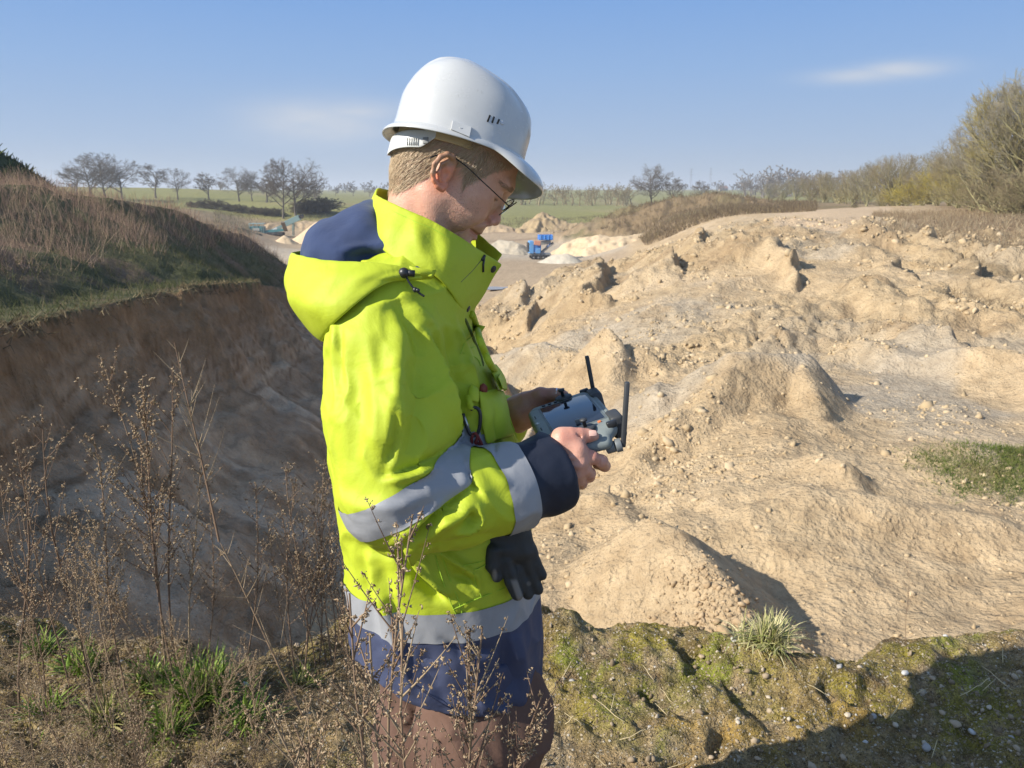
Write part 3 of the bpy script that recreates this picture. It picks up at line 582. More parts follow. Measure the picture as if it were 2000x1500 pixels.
# ------------------------------------------------------------------ bare trees
def grow(seed, H=10.0, trunks=1, env=None, spread=.55, up=.35, kids=(9, 6, 6, 4), r0=.22, first=.22, lean=0.0, twig=.010, droop=0.0, wide=1.0):
    """bare tree: returns (trunk and limbs, twigs) as V,F; base at the origin"""
    rg = np.random.default_rng(seed)
    def poly(p, d, L, wob, upk, k):
        pts = [p]; d = d.copy(); st = (L/(k-1))[:, None]
        for i in range(k-1):
            d = d+rg.normal(0, wob, d.shape)+np.array([0, 0, upk]); d /= np.linalg.norm(d, axis=1, keepdims=True); pts.append(pts[-1]+d*st)
        return np.stack(pts, 1)
    p = np.concatenate([rg.normal(0, .12*(trunks > 1)*H/8, (trunks, 2)), np.zeros((trunks, 1))], 1)
    d = np.stack([rg.normal(lean, .05+.28*(trunks > 1), trunks), rg.normal(0, .05+.28*(trunks > 1), trunks), np.ones(trunks)], 1); d /= np.linalg.norm(d, axis=1, keepdims=True)
    L = np.full(trunks, H*.80)*rg.uniform(.8, 1.05, trunks); R0 = np.full(trunks, r0/math.sqrt(trunks)*rg.uniform(.8, 1.1))
    big, small = [], []
    P = poly(p, d, L, .05, .05, 7); Rr = R0[:, None]*np.linspace(1, .22, 7)[None]; Rr[:, 0] *= 1.35; big.append(tubes_np(P, Rr, 7))
    lev = [(P, Rr, L)]
    for li, kd in enumerate(kids):
        P, Rr, L = lev[-1]; m, kk, _ = P.shape; n = m*kd
        lo = first if li == 0 else .18
        t = lo+(1-lo)*(np.tile((np.arange(kd)+.5)/kd, m)+rg.uniform(-.4, .4, n)/kd); t = np.clip(t, .05, .98); pi = np.repeat(np.arange(m), kd)
        f = t*(kk-1); i0 = np.minimum(f.astype(int), kk-2); fr = (f-i0)[:, None]; q = P[pi, i0]*(1-fr)+P[pi, i0+1]*fr; tang = P[pi, i0+1]-P[pi, i0]; tang /= np.linalg.norm(tang, axis=1, keepdims=True)+1e-9
        rad = Rr[pi, i0]*(1-fr[:, 0])+Rr[pi, i0+1]*fr[:, 0]
        a = rg.uniform(0, 6.283, n)+np.tile(np.arange(kd)*2.4, m); ref = np.stack([np.cos(a), np.sin(a), rg.normal(0, .3, n)], 1); ref -= tang*(ref*tang).sum(1, keepdims=True); ref /= np.linalg.norm(ref, axis=1, keepdims=True)+1e-9
        ang = rg.normal((.95 if li == 0 else .75)*spread*1.6, .16, n); dd = tang*np.cos(ang)[:, None]+ref*np.sin(ang)[:, None]*np.array([wide, wide, 1])
        dd[:, 2] -= droop*li; dd /= np.linalg.norm(dd, axis=1, keepdims=True)
        ln = L[pi]*((.66, .50, .52, .62)[li])*(1.12-.62*t if li == 0 else 1.0-.35*t)*rg.uniform(.75, 1.2, n); rr = np.minimum(rad*.72, (r0*.40, r0*.16, .024, twig)[li])*rg.uniform(.8, 1.15, n)
        
        if env is not None:      # branches end on a rounded crown
            c0, er = np.array([lean*H*.4, 0, env[1]*H]), np.array([env[0]*H, env[0]*H, env[2]*H]); u = (q-c0)/er; w = dd/er; A = (w*w).sum(1); B = (u*w).sum(1); Cc = (u*u).sum(1)-1
            tt_ = (-B+np.sqrt(np.maximum(B*B-A*Cc, 0)))/A; tt_ = np.where(B*B-A*Cc > 0, np.maximum(tt_, .04*H), .06*H); ln = tt_*rg.uniform(.72, .98, n) if li == 0 else np.minimum(ln*1.15, tt_*rg.uniform(.8, 1.12, n))
        rr = np.maximum(rr, (0, 0, twig*1.25, twig*.9)[li]); k = (6, 5, 4, 3)[li]; C_ = poly(q, dd, ln, (.07, .09, .10, .10)[li], up*(.16, .12, .1, .08)[li], k); R2 = rr[:, None]*np.linspace(1, .35 if li < 3 else .3, k)[None]
        (big if li < 2 else small).append(tubes_np(C_, R2, (5, 3, 3, 3)[li])); lev.append((C_, R2, ln))
    def cat(ls):
        o = 0; Vs, Fs = [], []
        for v, f in ls: Vs.append(v); Fs.append(f+o); o += len(v)
        return np.concatenate(Vs), np.concatenate(Fs)
    return cat(big), cat(small)
def bark(name, a, b, rough=.9):
    t = NT(name); co = t.coord(); n = t.noise(1.1, 5, .6, co); return t.out(t.mix(t.rng(n, .35, .65), a, b), rough, None, Specular_IOR_Level=.15)
M_OAK = bark('oak_bark', (.115, .095, .075), (.16, .135, .105)); M_OAKT = bark('oak_twig', (.125, .105, .085), (.175, .145, .115))
M_WIL = bark('lichen_bark', (.19, .165, .095), (.30, .27, .13)); M_WILT = bark('willow_twig', (.25, .20, .085), (.34, .285, .10)); M_WILT2 = bark('brown_twig', (.215, .165, .10), (.27, .22, .125)); M_YELT = bark('yellow_twig', (.33, .27, .045), (.38, .30, .07)); M_GREYT = bark('grey_twig', (.20, .175, .13), (.27, .235, .165)); M_DARKT = bark('dark_twig', (.075, .065, .045), (.12, .095, .06))
PROTO = {}
def proto(key, mats, **kw):
    (v1, f1), (v2, f2) = grow(**kw); a = np_mesh('trunk', v1, f1); b = np_mesh('twigs', v2, f2)
    for me, m in ((a, mats[0]), (b, mats[1])): me.materials.append(m); me.polygons.foreach_set('use_smooth', np.ones(len(me.polygons), bool))
    hh = np.percentile(v2[:, 2], 99.3); PROTO[key] = (a, b, float(hh))
def tree(key, name, px_, base_py, top_py, D, label, cat, group, wide=1.0, rz=None, sink=.15, mats=None):
    b = W(px_, base_py, D); x, y = b.x, b.y; z = h1(x, y); top = W(px_, top_py, D).z; a, c, hh = PROTO[key]; s = max(top-z, .5)/hh
    e = empty(name, (x, y, z-sink), RNG.uniform(0, 6.28) if rz is None else rz, label, cat, group); e.scale = (s*wide, s*wide, s)
    for me, nm in ((a, 'trunk'), (c, 'crown')):
        o = bpy.data.objects.new(nm, me); C.objects.link(o); o.parent = e
        if mats is not None and nm == 'crown': o.material_slots[0].link = 'OBJECT'; o.material_slots[0].material = mats
        if nm == 'crown': o['kind'] = 'stuff'
    return e
proto('oak', (M_OAK, M_OAKT), seed=3, H=12, env=(.52, .60, .42), kids=(15, 7, 6, 5), r0=.28, spread=.74, first=.20, up=.35, twig=.019)
proto('oak2', (M_OAK, M_OAKT), seed=8, H=12, env=(.44, .62, .42), kids=(14, 7, 6, 5), r0=.26, spread=.70, first=.24, up=.35, twig=.019)
proto('field_tree', (M_OAK, M_OAKT), seed=14, H=9, env=(.46, .62, .42), kids=(12, 6, 5, 4), r0=.24, spread=.64, first=.22, up=.4, twig=.032)
proto('willow', (M_WIL, M_WILT), seed=21, H=9, env=(.50, .56, .46), trunks=5, kids=(9, 6, 5, 4), r0=.22, spread=.50, first=.10, up=.7, twig=.0075)
proto('willow2', (M_WIL, M_GREYT), seed=27, H=9, env=(.50, .56, .46), trunks=4, kids=(10, 6, 5, 5), r0=.24, spread=.48, first=.10, up=.75, twig=.0075)
proto('shrub', (M_WIL, M_WILT2), seed=33, H=5, trunks=7, kids=(8, 6, 5, 4), r0=.12, spread=.55, first=.04, up=.45, twig=.007)
proto('bush', (M_DARKT, M_DARKT), seed=37, H=3, trunks=8, kids=(7, 6, 6, 4), r0=.10, spread=.7, first=.04, up=.2, twig=.020)
# left horizon
gl = 'bare trees along the left horizon'
for k, x, b, t, D, w, lab in (('oak', 176, 372, 300, 240, 1.25, 'broad bare oak, leftmost big crown of the clump on the left horizon'), ('oak2', 205, 372, 297, 235, 1.15, 'tall bare oak in the middle of the clump on the left horizon'), ('oak', 236, 371, 312, 245, 1.25, 'spreading bare oak on the right edge of the left horizon clump'), ('field_tree', 150, 372, 325, 250, 1.3, 'small low bare tree at the left foot of the horizon oak clump'),
    ('field_tree', 303, 371, 319, 262, 1.15, 'pale bare tree standing alone left of its darker twin on the field crest'), ('oak2', 345, 370, 328, 258, 1.25, 'dark bare tree standing on the crest of the green field'), ('field_tree', 407, 374, 336, 262, 1.2, 'round bare tree at the right end of the field crest'), ('oak', 466, 380, 326, 250, 1.15, 'bare tree with a full grey crown left of the twin oaks'), ('oak2', 492, 382, 334, 255, 1.1, 'bare tree with a narrow crown just left of the twin oaks'), ('oak2', 552, 411, 312, 188, .95, 'left one of the twin bare oaks beside the pit rim'), ('oak', 577, 404, 309, 192, 1.05, 'right one of the twin bare oaks beside the pit rim'), ('field_tree', 520, 388, 345, 240, 1.5, 'low brownish bare tree behind the twin oaks')):
    tree(k, 'bare_tree', x, b, t, D, lab, 'tree', gl, w)
for x, t, w in ((625, 372, 1.4), (655, 366, 1.3), (690, 361, 1.4), (722, 362, 1.5), (748, 366, 1.4), (600, 374, 1.5), (435, 362, 1.6), (330, 362, 1.6), (385, 364, 1.6)):
    tree('field_tree', 'bare_tree', x, 378, t, 430+x*.1, 'tiny grey bare tree in the far row behind the left field', 'tree', 'far grey trees behind the left field', w)
tree('oak', 'bare_tree', 1272, 392, 321, 232, 'large round bare oak standing alone beyond the brown mound', 'tree', 'bare trees behind the mound', 1.05); tree('field_tree', 'bare_tree', 1316, 388, 346, 245, 'smaller bare tree just right of the large round oak', 'tree', 'bare trees behind the mound', 1.0); tree('field_tree', 'bare_tree', 1372, 384, 352, 300, 'small bare tree right of the top of the brown mound', 'tree', 'bare trees behind the mound', 1.2)
# the wood along the track on the right
gr = 'trees and bushes along the right side of the track'
RT = [('willow2', 1500, 398, 356, 235, 1.2, None), ('willow', 1524, 399, 350, 205, 1.2, M_GREYT), ('willow2', 1552, 401, 344, 185, 1.2, None), ('willow', 1580, 402, 340, 165, 1.2, M_WILT2), ('willow2', 1606, 404, 334, 150, 1.15, M_WILT2), ('willow', 1634, 407, 331, 138, 1.15, M_GREYT), ('willow2', 1662, 409, 330, 124, 1.1, M_WILT2), ('willow2', 1692, 412, 318, 112, 1.1, None), ('willow', 1722, 414, 303, 102, 1.15, M_GREYT), ('willow2', 1752, 415, 297, 97, 1.2, M_WILT2), ('willow', 1782, 417, 306, 94, 1.1, M_GREYT),
      ('shrub', 1742, 420, 362, 84, 1.3, M_YELT), ('shrub', 1770, 421, 345, 80, 1.2, M_YELT), ('shrub', 1800, 421, 326, 79, 1.1, None), ('shrub', 1828, 422, 318, 76, 1.1, M_YELT), ('willow2', 1850, 422, 296, 72, 1.1, M_WILT2), ('shrub', 1868, 424, 318, 66, 1.2, M_WILT), ('shrub', 1896, 425, 335, 60, 1.2, None), ('willow2', 1896, 424, 285, 66, 1.0, None),
      ('willow', 1930, 425, 205, 57, 1.05, M_GREYT), ('willow2', 1962, 426, 150, 52, 1.0, None), ('willow', 2000, 427, 126, 50, 1.0, None), ('willow2', 2040, 428, 120, 48, 1.0, None), ('willow', 2090, 428, 150, 48, 1.0, M_GREYT), ('shrub', 1950, 426, 300, 50, 1.3, None), ('shrub', 1986, 427, 318, 47, 1.3, M_WILT2), ('shrub', 2030, 428, 310, 46, 1.3, None), ('willow2', 2160, 428, 140, 50, 1.0, None), ('willow', 2240, 428, 150, 52, 1.0, None), ('shrub', 1716, 418, 380, 92, 1.3, M_WILT2), ('shrub', 1668, 416, 392, 98, 1.2, M_DARKT), ('willow', 1860, 423, 262, 78, 1.1, M_GREYT), ('willow2', 1820, 420, 290, 90, 1.1, M_GREYT)]
kinds = {None: 'greenish brown', M_GREYT: 'pale grey', M_WILT2: 'brown', M_YELT: 'yellowish', M_WILT: 'olive', M_DARKT: 'dark'}
def where(x):
    return 'at the far end of the track' if x < 1600 else 'halfway along the track' if x < 1690 else 'in the round crowned group beside the track' if x < 1800 else 'left of the tallest trees on the right' if x < 1905 else 'in the tall group at the right edge'
for k, x, b, t, D, w, m in RT:
    lab = kinds[m]+(' bare bush ' if k == 'shrub' else ' bare many-stemmed tree ')+where(x); tree(k, 'bare_bush' if k == 'shrub' else 'bare_tree', x, b, t, D, lab, 'bush' if k == 'shrub' else 'tree', lab.split(' bare')[0]+(' bushes ' if k == 'shrub' else ' trees ')+where(x), w, mats=m)
for i, (x, b, t, D) in enumerate([(375, 412, 392, 205), (400, 414, 388, 202), (425, 416, 390, 200), (448, 418, 396, 198), (472, 420, 398, 196), (498, 421, 402, 194), (520, 422, 404, 192), (600, 412, 390, 196), (618, 411, 384, 197), (636, 411, 386, 198), (585, 413, 398, 196), (540, 420, 405, 191)]):
    tree('bush', 'bare_bush', x, b, t, D, 'dark bare bush on the slope below the green field' if x < 560 else 'dark bush on the pit rim right of the twin oaks', 'bush', 'dark bushes below the field' if x < 560 else 'dark bushes right of the twin oaks', 1.9)
# woods far off: read as one mass
def far_wood(name, x0, x1, D0, D1, h0, h1_, n, mat, label, tw=.06):
    Vs, Fs, o = [], [], 0; protos = [grow(60+i, H=8, trunks=1, kids=(6, 4, 3), r0=.2, spread=.6, first=.10, up=.45, twig=tw) for i in range(3)]
    protos = [(np.concatenate([a[0], b[0]]), np.concatenate([a[1], b[1]+len(a[0])])) for a, b in protos]
    xs = np.sort(RNG.uniform(x0, x1, n)); D = RNG.uniform(D0, D1, n)
    for i in range(n):
        v, f = protos[i % 3]; p = W(xs[i], 372, D[i]); hgt = RNG.uniform(h0, h1_)/8; a = RNG.uniform(0, 6.28); c, s = math.cos(a), math.sin(a)
        q = v*hgt*np.array([1.35, 1.35, 1]); q = np.stack([q[:, 0]*c-q[:, 1]*s+p.x, q[:, 0]*s+q[:, 1]*c+p.y, q[:, 2]+h1(p.x, p.y)-.3], 1); Vs.append(q); Fs.append(f+o); o += len(v)
    tag(link(name, np_mesh(name, np.concatenate(Vs), np.concatenate(Fs)), mat), label, 'wood', kind='stuff')
def thicket():
    Vs, Fs, o = [], [], 0; pr = [grow(80+i, H=5, trunks=4, kids=(7, 4, 3), r0=.10, spread=.6, first=.04, up=.4, twig=.016) for i in range(3)]; pr = [(np.concatenate([a[0], b[0]]), np.concatenate([a[1], b[1]+len(a[0])])) for a, b in pr]; tn = []
    for i in range(60):
        px_ = RNG.uniform(1500, 2180); D = float(np.interp(px_, [1480, 1560, 1640, 1720, 1800, 1880, 1950, 2200], [235, 185, 138, 106, 88, 72, 58, 54]))+RNG.uniform(0, 10); b = W(px_, 420, D); top = W(px_, float(np.interp(px_, [1480, 1560, 1640, 1700, 1790, 1830, 1880, 1960, 2200], [368, 352, 345, 330, 325, 332, 318, 285, 270]))+RNG.uniform(-6, 26), D).z
        z = h1(b.x, b.y); v, f = pr[i % 3]; s = max(top-z, 1)/4.3; a = RNG.uniform(0, 6.28); c, sn = math.cos(a), math.sin(a); q = v*s*np.array([1.15, 1.15, 1]); Vs.append(np.stack([q[:, 0]*c-q[:, 1]*sn+b.x, q[:, 0]*sn+q[:, 1]*c+b.y, q[:, 2]+z-.2], 1)); Fs.append(f+o); o += len(v); tn.append(np.full(len(v), np.clip(RNG.normal(.5, .28), 0, 1)))
    me = np_mesh('thicket', np.concatenate(Vs), np.concatenate(Fs)); set_attr(me, 'tone', np.concatenate(tn)); tag(link('thicket', me, tone_mat('thicket_twig', [(0, (.17, .125, .085)), (.4, (.24, .19, .10)), (.75, (.31, .26, .12)), (1, (.36, .30, .09))])), 'tangle of bare twigs filling the wood along the right of the track', 'thicket', kind='stuff')
thicket()
far_wood('woods', 985, 1235, 335, 380, 7.5, 10, 50, bark('hedge_twig', (.19, .15, .075), (.235, .185, .10)), 'belt of bare young wood behind the green field')
far_wood('woods', 1450, 1640, 430, 560, 9, 17, 46, bark('far_twig', (.16, .135, .11), (.20, .17, .14)), 'dark wooded rise at the far end of the track', .10)
far_wood('woods', 560, 1010, 700, 900, 7, 12, 46, bark('dist_twig', (.14, .12, .10), (.18, .155, .13)), 'grey wood on the far horizon', .24); far_wood('woods', 1240, 1500, 700, 950, 5, 11, 34, bark('dist_twig2', (.14, .12, .10), (.18, .155, .13)), 'low grey wood on the horizon beyond the mound', .24)
far_wood('woods', 380, 640, 345, 420, 3.5, 7, 34, bark('crest_twig', (.15, .125, .095), (.19, .16, .12)), 'hedge of low bare trees behind the field on the left', .10)

# ------------------------------------------------------------------ grass and dry stems in masses
def blades(name, x, y, H, r, mat, label, cat, lean=.25, k=3, zz=None, n=3, tone=None):
    m = len(x); z = height(x, y) if zz is None else zz
    d = np.stack([RNG.normal(0, lean, m), RNG.normal(0, lean, m), np.ones(m)], 1); d /= np.linalg.norm(d, axis=1, keepdims=True); b = RNG.normal(0, lean*.8, (m, 2))
    P = [np.stack([x, y, z-.03], 1)]
    for i in range(1, k):
        t = i/(k-1); P.append(P[0]+d*(H*t)[:, None]+np.concatenate([b*(H*t*t*.6)[:, None], -(np.abs(b).sum(1)*H*t*t*.2)[:, None]], 1))
    V, F = tubes_np(np.stack(P, 1), r[:, None]*np.linspace(1, .25, k)[None], n); me = np_mesh(name, V, F); set_attr(me, 'tone', np.repeat(RNG.uniform(0, 1, m) if tone is None else tone, k*n))
    return tag(link(name, me, mat), label, cat, kind='stuff')
def bank_plants():
    n = 140000; x = RNG.uniform(-44, -8, n); y = RNG.uniform(8, 60, n); lb, sd, tt = left_bank(x, y); b = rbf(x, y)
    vis = (x/y > -.80) & (x/y < -.15)
    brow = (y > 26) & (lb > np.interp(y, [25, 32, 38, 45], [2.6, 1.8, 1.1, -.6])+.2) & (x/y < -.54)
    k = (lb > b) & (sd > 2.6+.9*fbm(x, y, 2.5, 2, seed=120)) & vis & ~brow & (RNG.uniform(0, 1, n) < (.35+.65*sstep(-.2, .3, fbm(x, y, 2.2, 3, seed=121)))*np.clip(34/y, .5, 1)); xs, ys = x[k][:44000], y[k][:44000]
    tone = np.clip(.5+.35*fbm(xs, ys, 3.2, 3, seed=122)+RNG.normal(0, .16, len(xs)), 0, 1)
    blades('dry_brush', xs, ys, RNG.uniform(.4, 1.15, len(xs))*(.75+.35*fbm(xs, ys, 3, 2, seed=123)), RNG.uniform(.0045, .008, len(xs))*np.clip(ys/26, .7, 1.6), tone_mat('dry_brush_stem', [(0, (.17, .115, .085)), (.45, (.33, .215, .155)), (.75, (.43, .30, .20)), (1, (.54, .41, .24))]), 'reddish brown dry brush standing on the left slope', 'brush', .30, 2, left_bank(xs, ys)[0])
    k = (lb > b) & (sd > .15) & (sd < 3.4) & vis & (RNG.uniform(0, 1, n) < .9); xs, ys = x[k][:9000], y[k][:9000]
    blades('grass', xs, ys, RNG.uniform(.10, .34, len(xs)), RNG.uniform(.006, .011, len(xs)), tone_mat('bank_grass', [(0, (.05, .06, .022)), (.6, (.085, .095, .035)), (1, (.19, .15, .08))]), 'green grass on the shaded foot of the left slope', 'grass', .4, 3, left_bank(xs, ys)[0])
    n = 60000; x = RNG.uniform(-50, -12, n); y = RNG.uniform(24, 60, n); lb, sd, tt = left_bank(x, y)
    k = (lb > np.interp(y, [25, 32, 38, 45], [2.6, 1.8, 1.1, -.6])+.1) & (x/y < -.53) & (sd > 3); xs, ys = x[k][:6500], y[k][:6500]
    blades('evergreen_cover', xs, ys, RNG.uniform(.15, .5, len(xs)), RNG.uniform(.03, .06, len(xs)), tone_mat('evergreen_leaf', [(0, (.012, .022, .008)), (.75, (.03, .05, .015)), (1, (.13, .16, .03))]), 'dark green ivy-like cover on the brow at the left edge', 'undergrowth', .6, 2, left_bank(xs, ys)[0])
bank_plants()
def turf_lip():
    # ragged turf hanging over the edge of the pit wall
    n = 60000; x = RNG.uniform(-16, -5, n); y = RNG.uniform(7, 34, n); lb, sd, tt = left_bank(x, y); k = (sd > -.10) & (sd < .16) & (RNG.uniform(0, 1, n) < .25+.75*sstep(-.1, .3, fbm(tt, tt*0, .9, 3, seed=126))); x, y, lb = x[k][:2600], y[k][:2600], lb[k][:2600]; m = len(x)
    L = RNG.uniform(.08, .34, m); out = RNG.uniform(.2, 1.0, m); P0 = np.stack([x, y, lb], 1); P1 = P0+np.stack([out*L*.6, RNG.normal(0, .25, m)*L, L*RNG.uniform(.1, .6, m)], 1); P2 = P0+np.stack([out*L*1.1, RNG.normal(0, .35, m)*L, -L*RNG.uniform(-.3, .8, m)], 1)
    V, F = tubes_np(np.stack([P0, P1, P2], 1), np.full((m, 3), .009)*np.array([1, .8, .3]), 3); me = np_mesh('hanging_turf', V, F); set_attr(me, 'tone', np.repeat(RNG.uniform(0, 1, m), 9))
    tag(link('hanging_turf', me, tone_mat('turf_blade', [(0, (.055, .045, .025)), (.5, (.13, .10, .055)), (.85, (.22, .17, .09)), (1, (.34, .27, .15))])), 'ragged dry turf hanging over the edge of the left pit wall', 'turf', kind='stuff')
turf_lip()
def far_cover():
    # dry grass under the trees on the right, weeds on the brown mound and rims, green patch on the near terrace
    x, y, r = screen_pts(30000, 1690, 2200, 0, 0, 37, 66); k = (height(x, y) > -1.3) & (RNG.uniform(0, 1, len(x)) < .75); x, y = x[k][:14000], y[k][:14000]
    blades('dry_grass', x, y, RNG.uniform(.15, .60, len(x)), RNG.uniform(.010, .018, len(x)), tone_mat('dry_grass_blade', [(0, (.23, .155, .10)), (.5, (.36, .27, .165)), (1, (.50, .40, .25))]), 'pale dry grass strip in front of the trees on the right', 'grass', .3, 2)
    x, y, r = screen_pts(26000, 1170, 1580, 0, 0, 104, 165); z = height(x, y); k = (z > -5.6) & (RNG.uniform(0, 1, len(x)) < .4+.6*sstep(-.1, .3, fbm(x, y, 6, 3, seed=130))); x, y = x[k][:13000], y[k][:13000]
    blades('weeds', x, y, RNG.uniform(.25, .9, len(x)), RNG.uniform(.025, .05, len(x)), tone_mat('mound_weed', [(0, (.12, .085, .05)), (.6, (.22, .155, .09)), (1, (.30, .24, .12))]), 'brown dead weeds covering the mound in the middle distance', 'weeds', .35, 2)
    x, y, r = screen_pts(20000, 430, 1330, 0, 0, 150, 215); z = height(x, y); k = (z > -7.0) & (z < -2.5) & (RNG.uniform(0, 1, len(x)) < .3+.7*sstep(0, .3, fbm(x, y, 9, 3, seed=131))); x, y = x[k][:8000], y[k][:8000]
    blades('weeds', x, y, RNG.uniform(.3, .9, len(x)), RNG.uniform(.03, .06, len(x)), tone_mat('rim_weed', [(0, (.10, .08, .045)), (.6, (.19, .145, .085)), (1, (.24, .22, .09))]), 'brown weeds along the far rim of the pit', 'weeds', .4, 2)
    c = cpt(1890, 905, 10.0); x = c[0]+RNG.uniform(-1.0, 2.0, 30000); y = c[1]+RNG.uniform(-1.5, .5, 30000); g = np.exp(-((np.abs(x-c[0]-.45)/.95)**3+(np.abs(y-c[1]+.42)/.62)**3))*(.4+.8*sstep(-.2, .4, fbm(x, y, .5, 3, seed=133))); k = RNG.uniform(0, 1, len(x)) < g*1.3; x, y = x[k], y[k]; tone = np.clip(.35+.6*fbm(x, y, .5, 3, seed=134)+RNG.normal(0, .15, len(x)), 0, 1)
    blades('grass_patch', x, y, RNG.uniform(.05, .15, len(x)), RNG.uniform(.0035, .0065, len(x)), tone_mat('patch_grass', [(0, (.10, .15, .025)), (.55, (.16, .18, .045)), (1, (.28, .21, .11))]), 'short green grass on the sandy terrace at the right edge', 'grass', .5, 2, height(x, y, True)[0], tone=tone)
    x, y, r = screen_pts(9000, 1820, 2250, 0, 0, 22, 36); w = sstep(.535, .60, x/y+.03*fbm(x, y, 5, 3, seed=135)); k = RNG.uniform(0, 1, len(x)) < w*.55*sstep(-.2, .4, fbm(x, y, 3, 3, seed=136)); x, y = x[k], y[k]
    blades('dry_stems', x, y, RNG.uniform(.12, .45, len(x)), RNG.uniform(.005, .010, len(x)), tone_mat('gully_stem', [(0, (.15, .10, .055)), (1, (.30, .225, .13))]), 'dead stems on the weedy bank at the right edge', 'weeds', .45, 3, height(x, y, True)[0])
far_cover()
# ------------------------------------------------------------------ heaps on the pit floor
def heap(name, crest, slope, mat, label, cat, reach, base, seed, wob=.5, top=.6, n=110, rough=.12, col=None):
    P = np.array(crest); x0, y0 = P[:, 0].min()-reach, P[:, 1].min()-reach; x1, y1 = P[:, 0].max()+reach, P[:, 1].max()+reach
    X, Y = np.meshgrid(np.linspace(x0, x1, n), np.linspace(y0, y1, n)); x, y = X.ravel(), Y.ravel()
    z = ridge(x, y, crest, slope, wob, seed, top)+rough*fbm(x, y, 1.6, 4, seed=seed+3); i = np.arange(n-1)[:, None]*n+np.arange(n-1)[None]; F = np.stack([i, i+1, i+n+1, i+n], -1).reshape(-1, 4)
    b = height(x, y)-.25; keep = (z > b)[F].any(1); z = np.maximum(z, b); F = F[keep]; u, inv = np.unique(F, return_inverse=True); c = P.mean(0); c[2] = z.min()
    me = np_mesh(name, np.stack([x, y, z], 1)[u]-c, inv.reshape(-1, 4)); o = link(name, me, mat); o.location = c; return tag(o, label, cat)
def heap_mat(name, a, b, sc=.6):
    t = NT(name); co = t.coord(); n = t.noise(sc, 6, .6, co, scale3=(1, 1, .35)); return t.out(t.mix(t.rng(n, .35, .65), a, b), .95, t.bump(t.noise(2.5, 6, .6, co), .5, .15), Specular_IOR_Level=.1)
M_SANDH = heap_mat('pale_sand', (.56, .43, .275), (.48, .355, .215)); M_GRAV = heap_mat('grey_gravel', (.40, .345, .26), (.33, .28, .205)); M_EARTH = heap_mat('brown_earth', (.37, .275, .15), (.25, .185, .115)); M_FILL = heap_mat('tan_fill', (.40, .30, .185), (.31, .225, .14))
heap('sand_heap', [cpt(1145, 462, 122), cpt(1168, 458, 121), cpt(1195, 464, 120), cpt(1222, 461, 120), cpt(1262, 455, 122), cpt(1290, 452, 124)], .64, M_SANDH, 'long pale sand heap with rounded humps right of the blue crusher', 'sand heap', 8, -8, 201, 1.0, 1.2, 150)
heap('gravel_heap', [cpt(975, 468, 124), cpt(1000, 471, 122), cpt(1012, 476, 121)], .70, M_GRAV, 'grey gravel heap left of the blue crusher', 'gravel heap', 5, -8, 203, .5, .4)
heap('gravel_heap', [cpt(1085, 497, 107), cpt(1108, 496, 106)], .55, heap_mat('light_gravel', (.47, .42, .33), (.40, .35, .27)), 'low pale grey gravel heap in front of the blue crusher', 'gravel heap', 4, -8, 205, .3, .4)
heap('earth_heap', [cpt(1045, 440, 172), cpt(1066, 415, 175), cpt(1086, 428, 174), cpt(1120, 436, 172)], .62, M_EARTH, 'jagged brown earth heap behind the blue crusher', 'earth heap', 10, -8, 207, 1.6, .5, 120, .5)
heap('earth_heap', [cpt(935, 437, 178), cpt(965, 436, 178), cpt(990, 442, 176)], .62, M_FILL, 'tan earth heap seen just right of the man\'s chin', 'earth heap', 9, -8, 209, .8, .5, 120, .3)
heap('earth_heap', [cpt(1140, 448, 160), cpt(1180, 442, 165), cpt(1230, 440, 168)], .5, M_EARTH, 'flat brown earth heap above the long sand heap', 'earth heap', 9, -8, 211, 1.2, .8, 120, .4)
heap('sand_heap', [cpt(620, 433, 164), cpt(623, 433, 164)], .68, M_SANDH, 'pointed sand cone right of the teal screening machine', 'sand heap', 8, -8, 213, .3, .15)
heap('sand_heap', [cpt(555, 460, 158), cpt(557, 460, 158)], .66, M_SANDH, 'small sand cone in front of the teal screening machine', 'sand heap', 4, -8, 215, .2, .15)
heap('sand_heap', [cpt(530, 436, 176), cpt(600, 431, 178), cpt(660, 436, 178)], .62, M_FILL, 'low orange sand bank behind the teal screening machine', 'sand heap', 8, -8, 217, .8, .4, 120, .3)
heap('earth_heap', [cpt(640, 440, 170), cpt(668, 437, 170), cpt(700, 442, 168)], .6, M_SANDH, 'sand bank behind the man\'s blue hood lining', 'sand heap', 8, -8, 219, .6, .4)
heap('rim_bank', [cpt(470, 446, 158), cpt(430, 441, 150), cpt(400, 436, 146)], .5, heap_mat('dark_weedy', (.14, .115, .07), (.09, .08, .05)), 'dark weedy bank left of the teal screening machine', 'bank', 9, -8, 221, .8, .6, 110, .3)

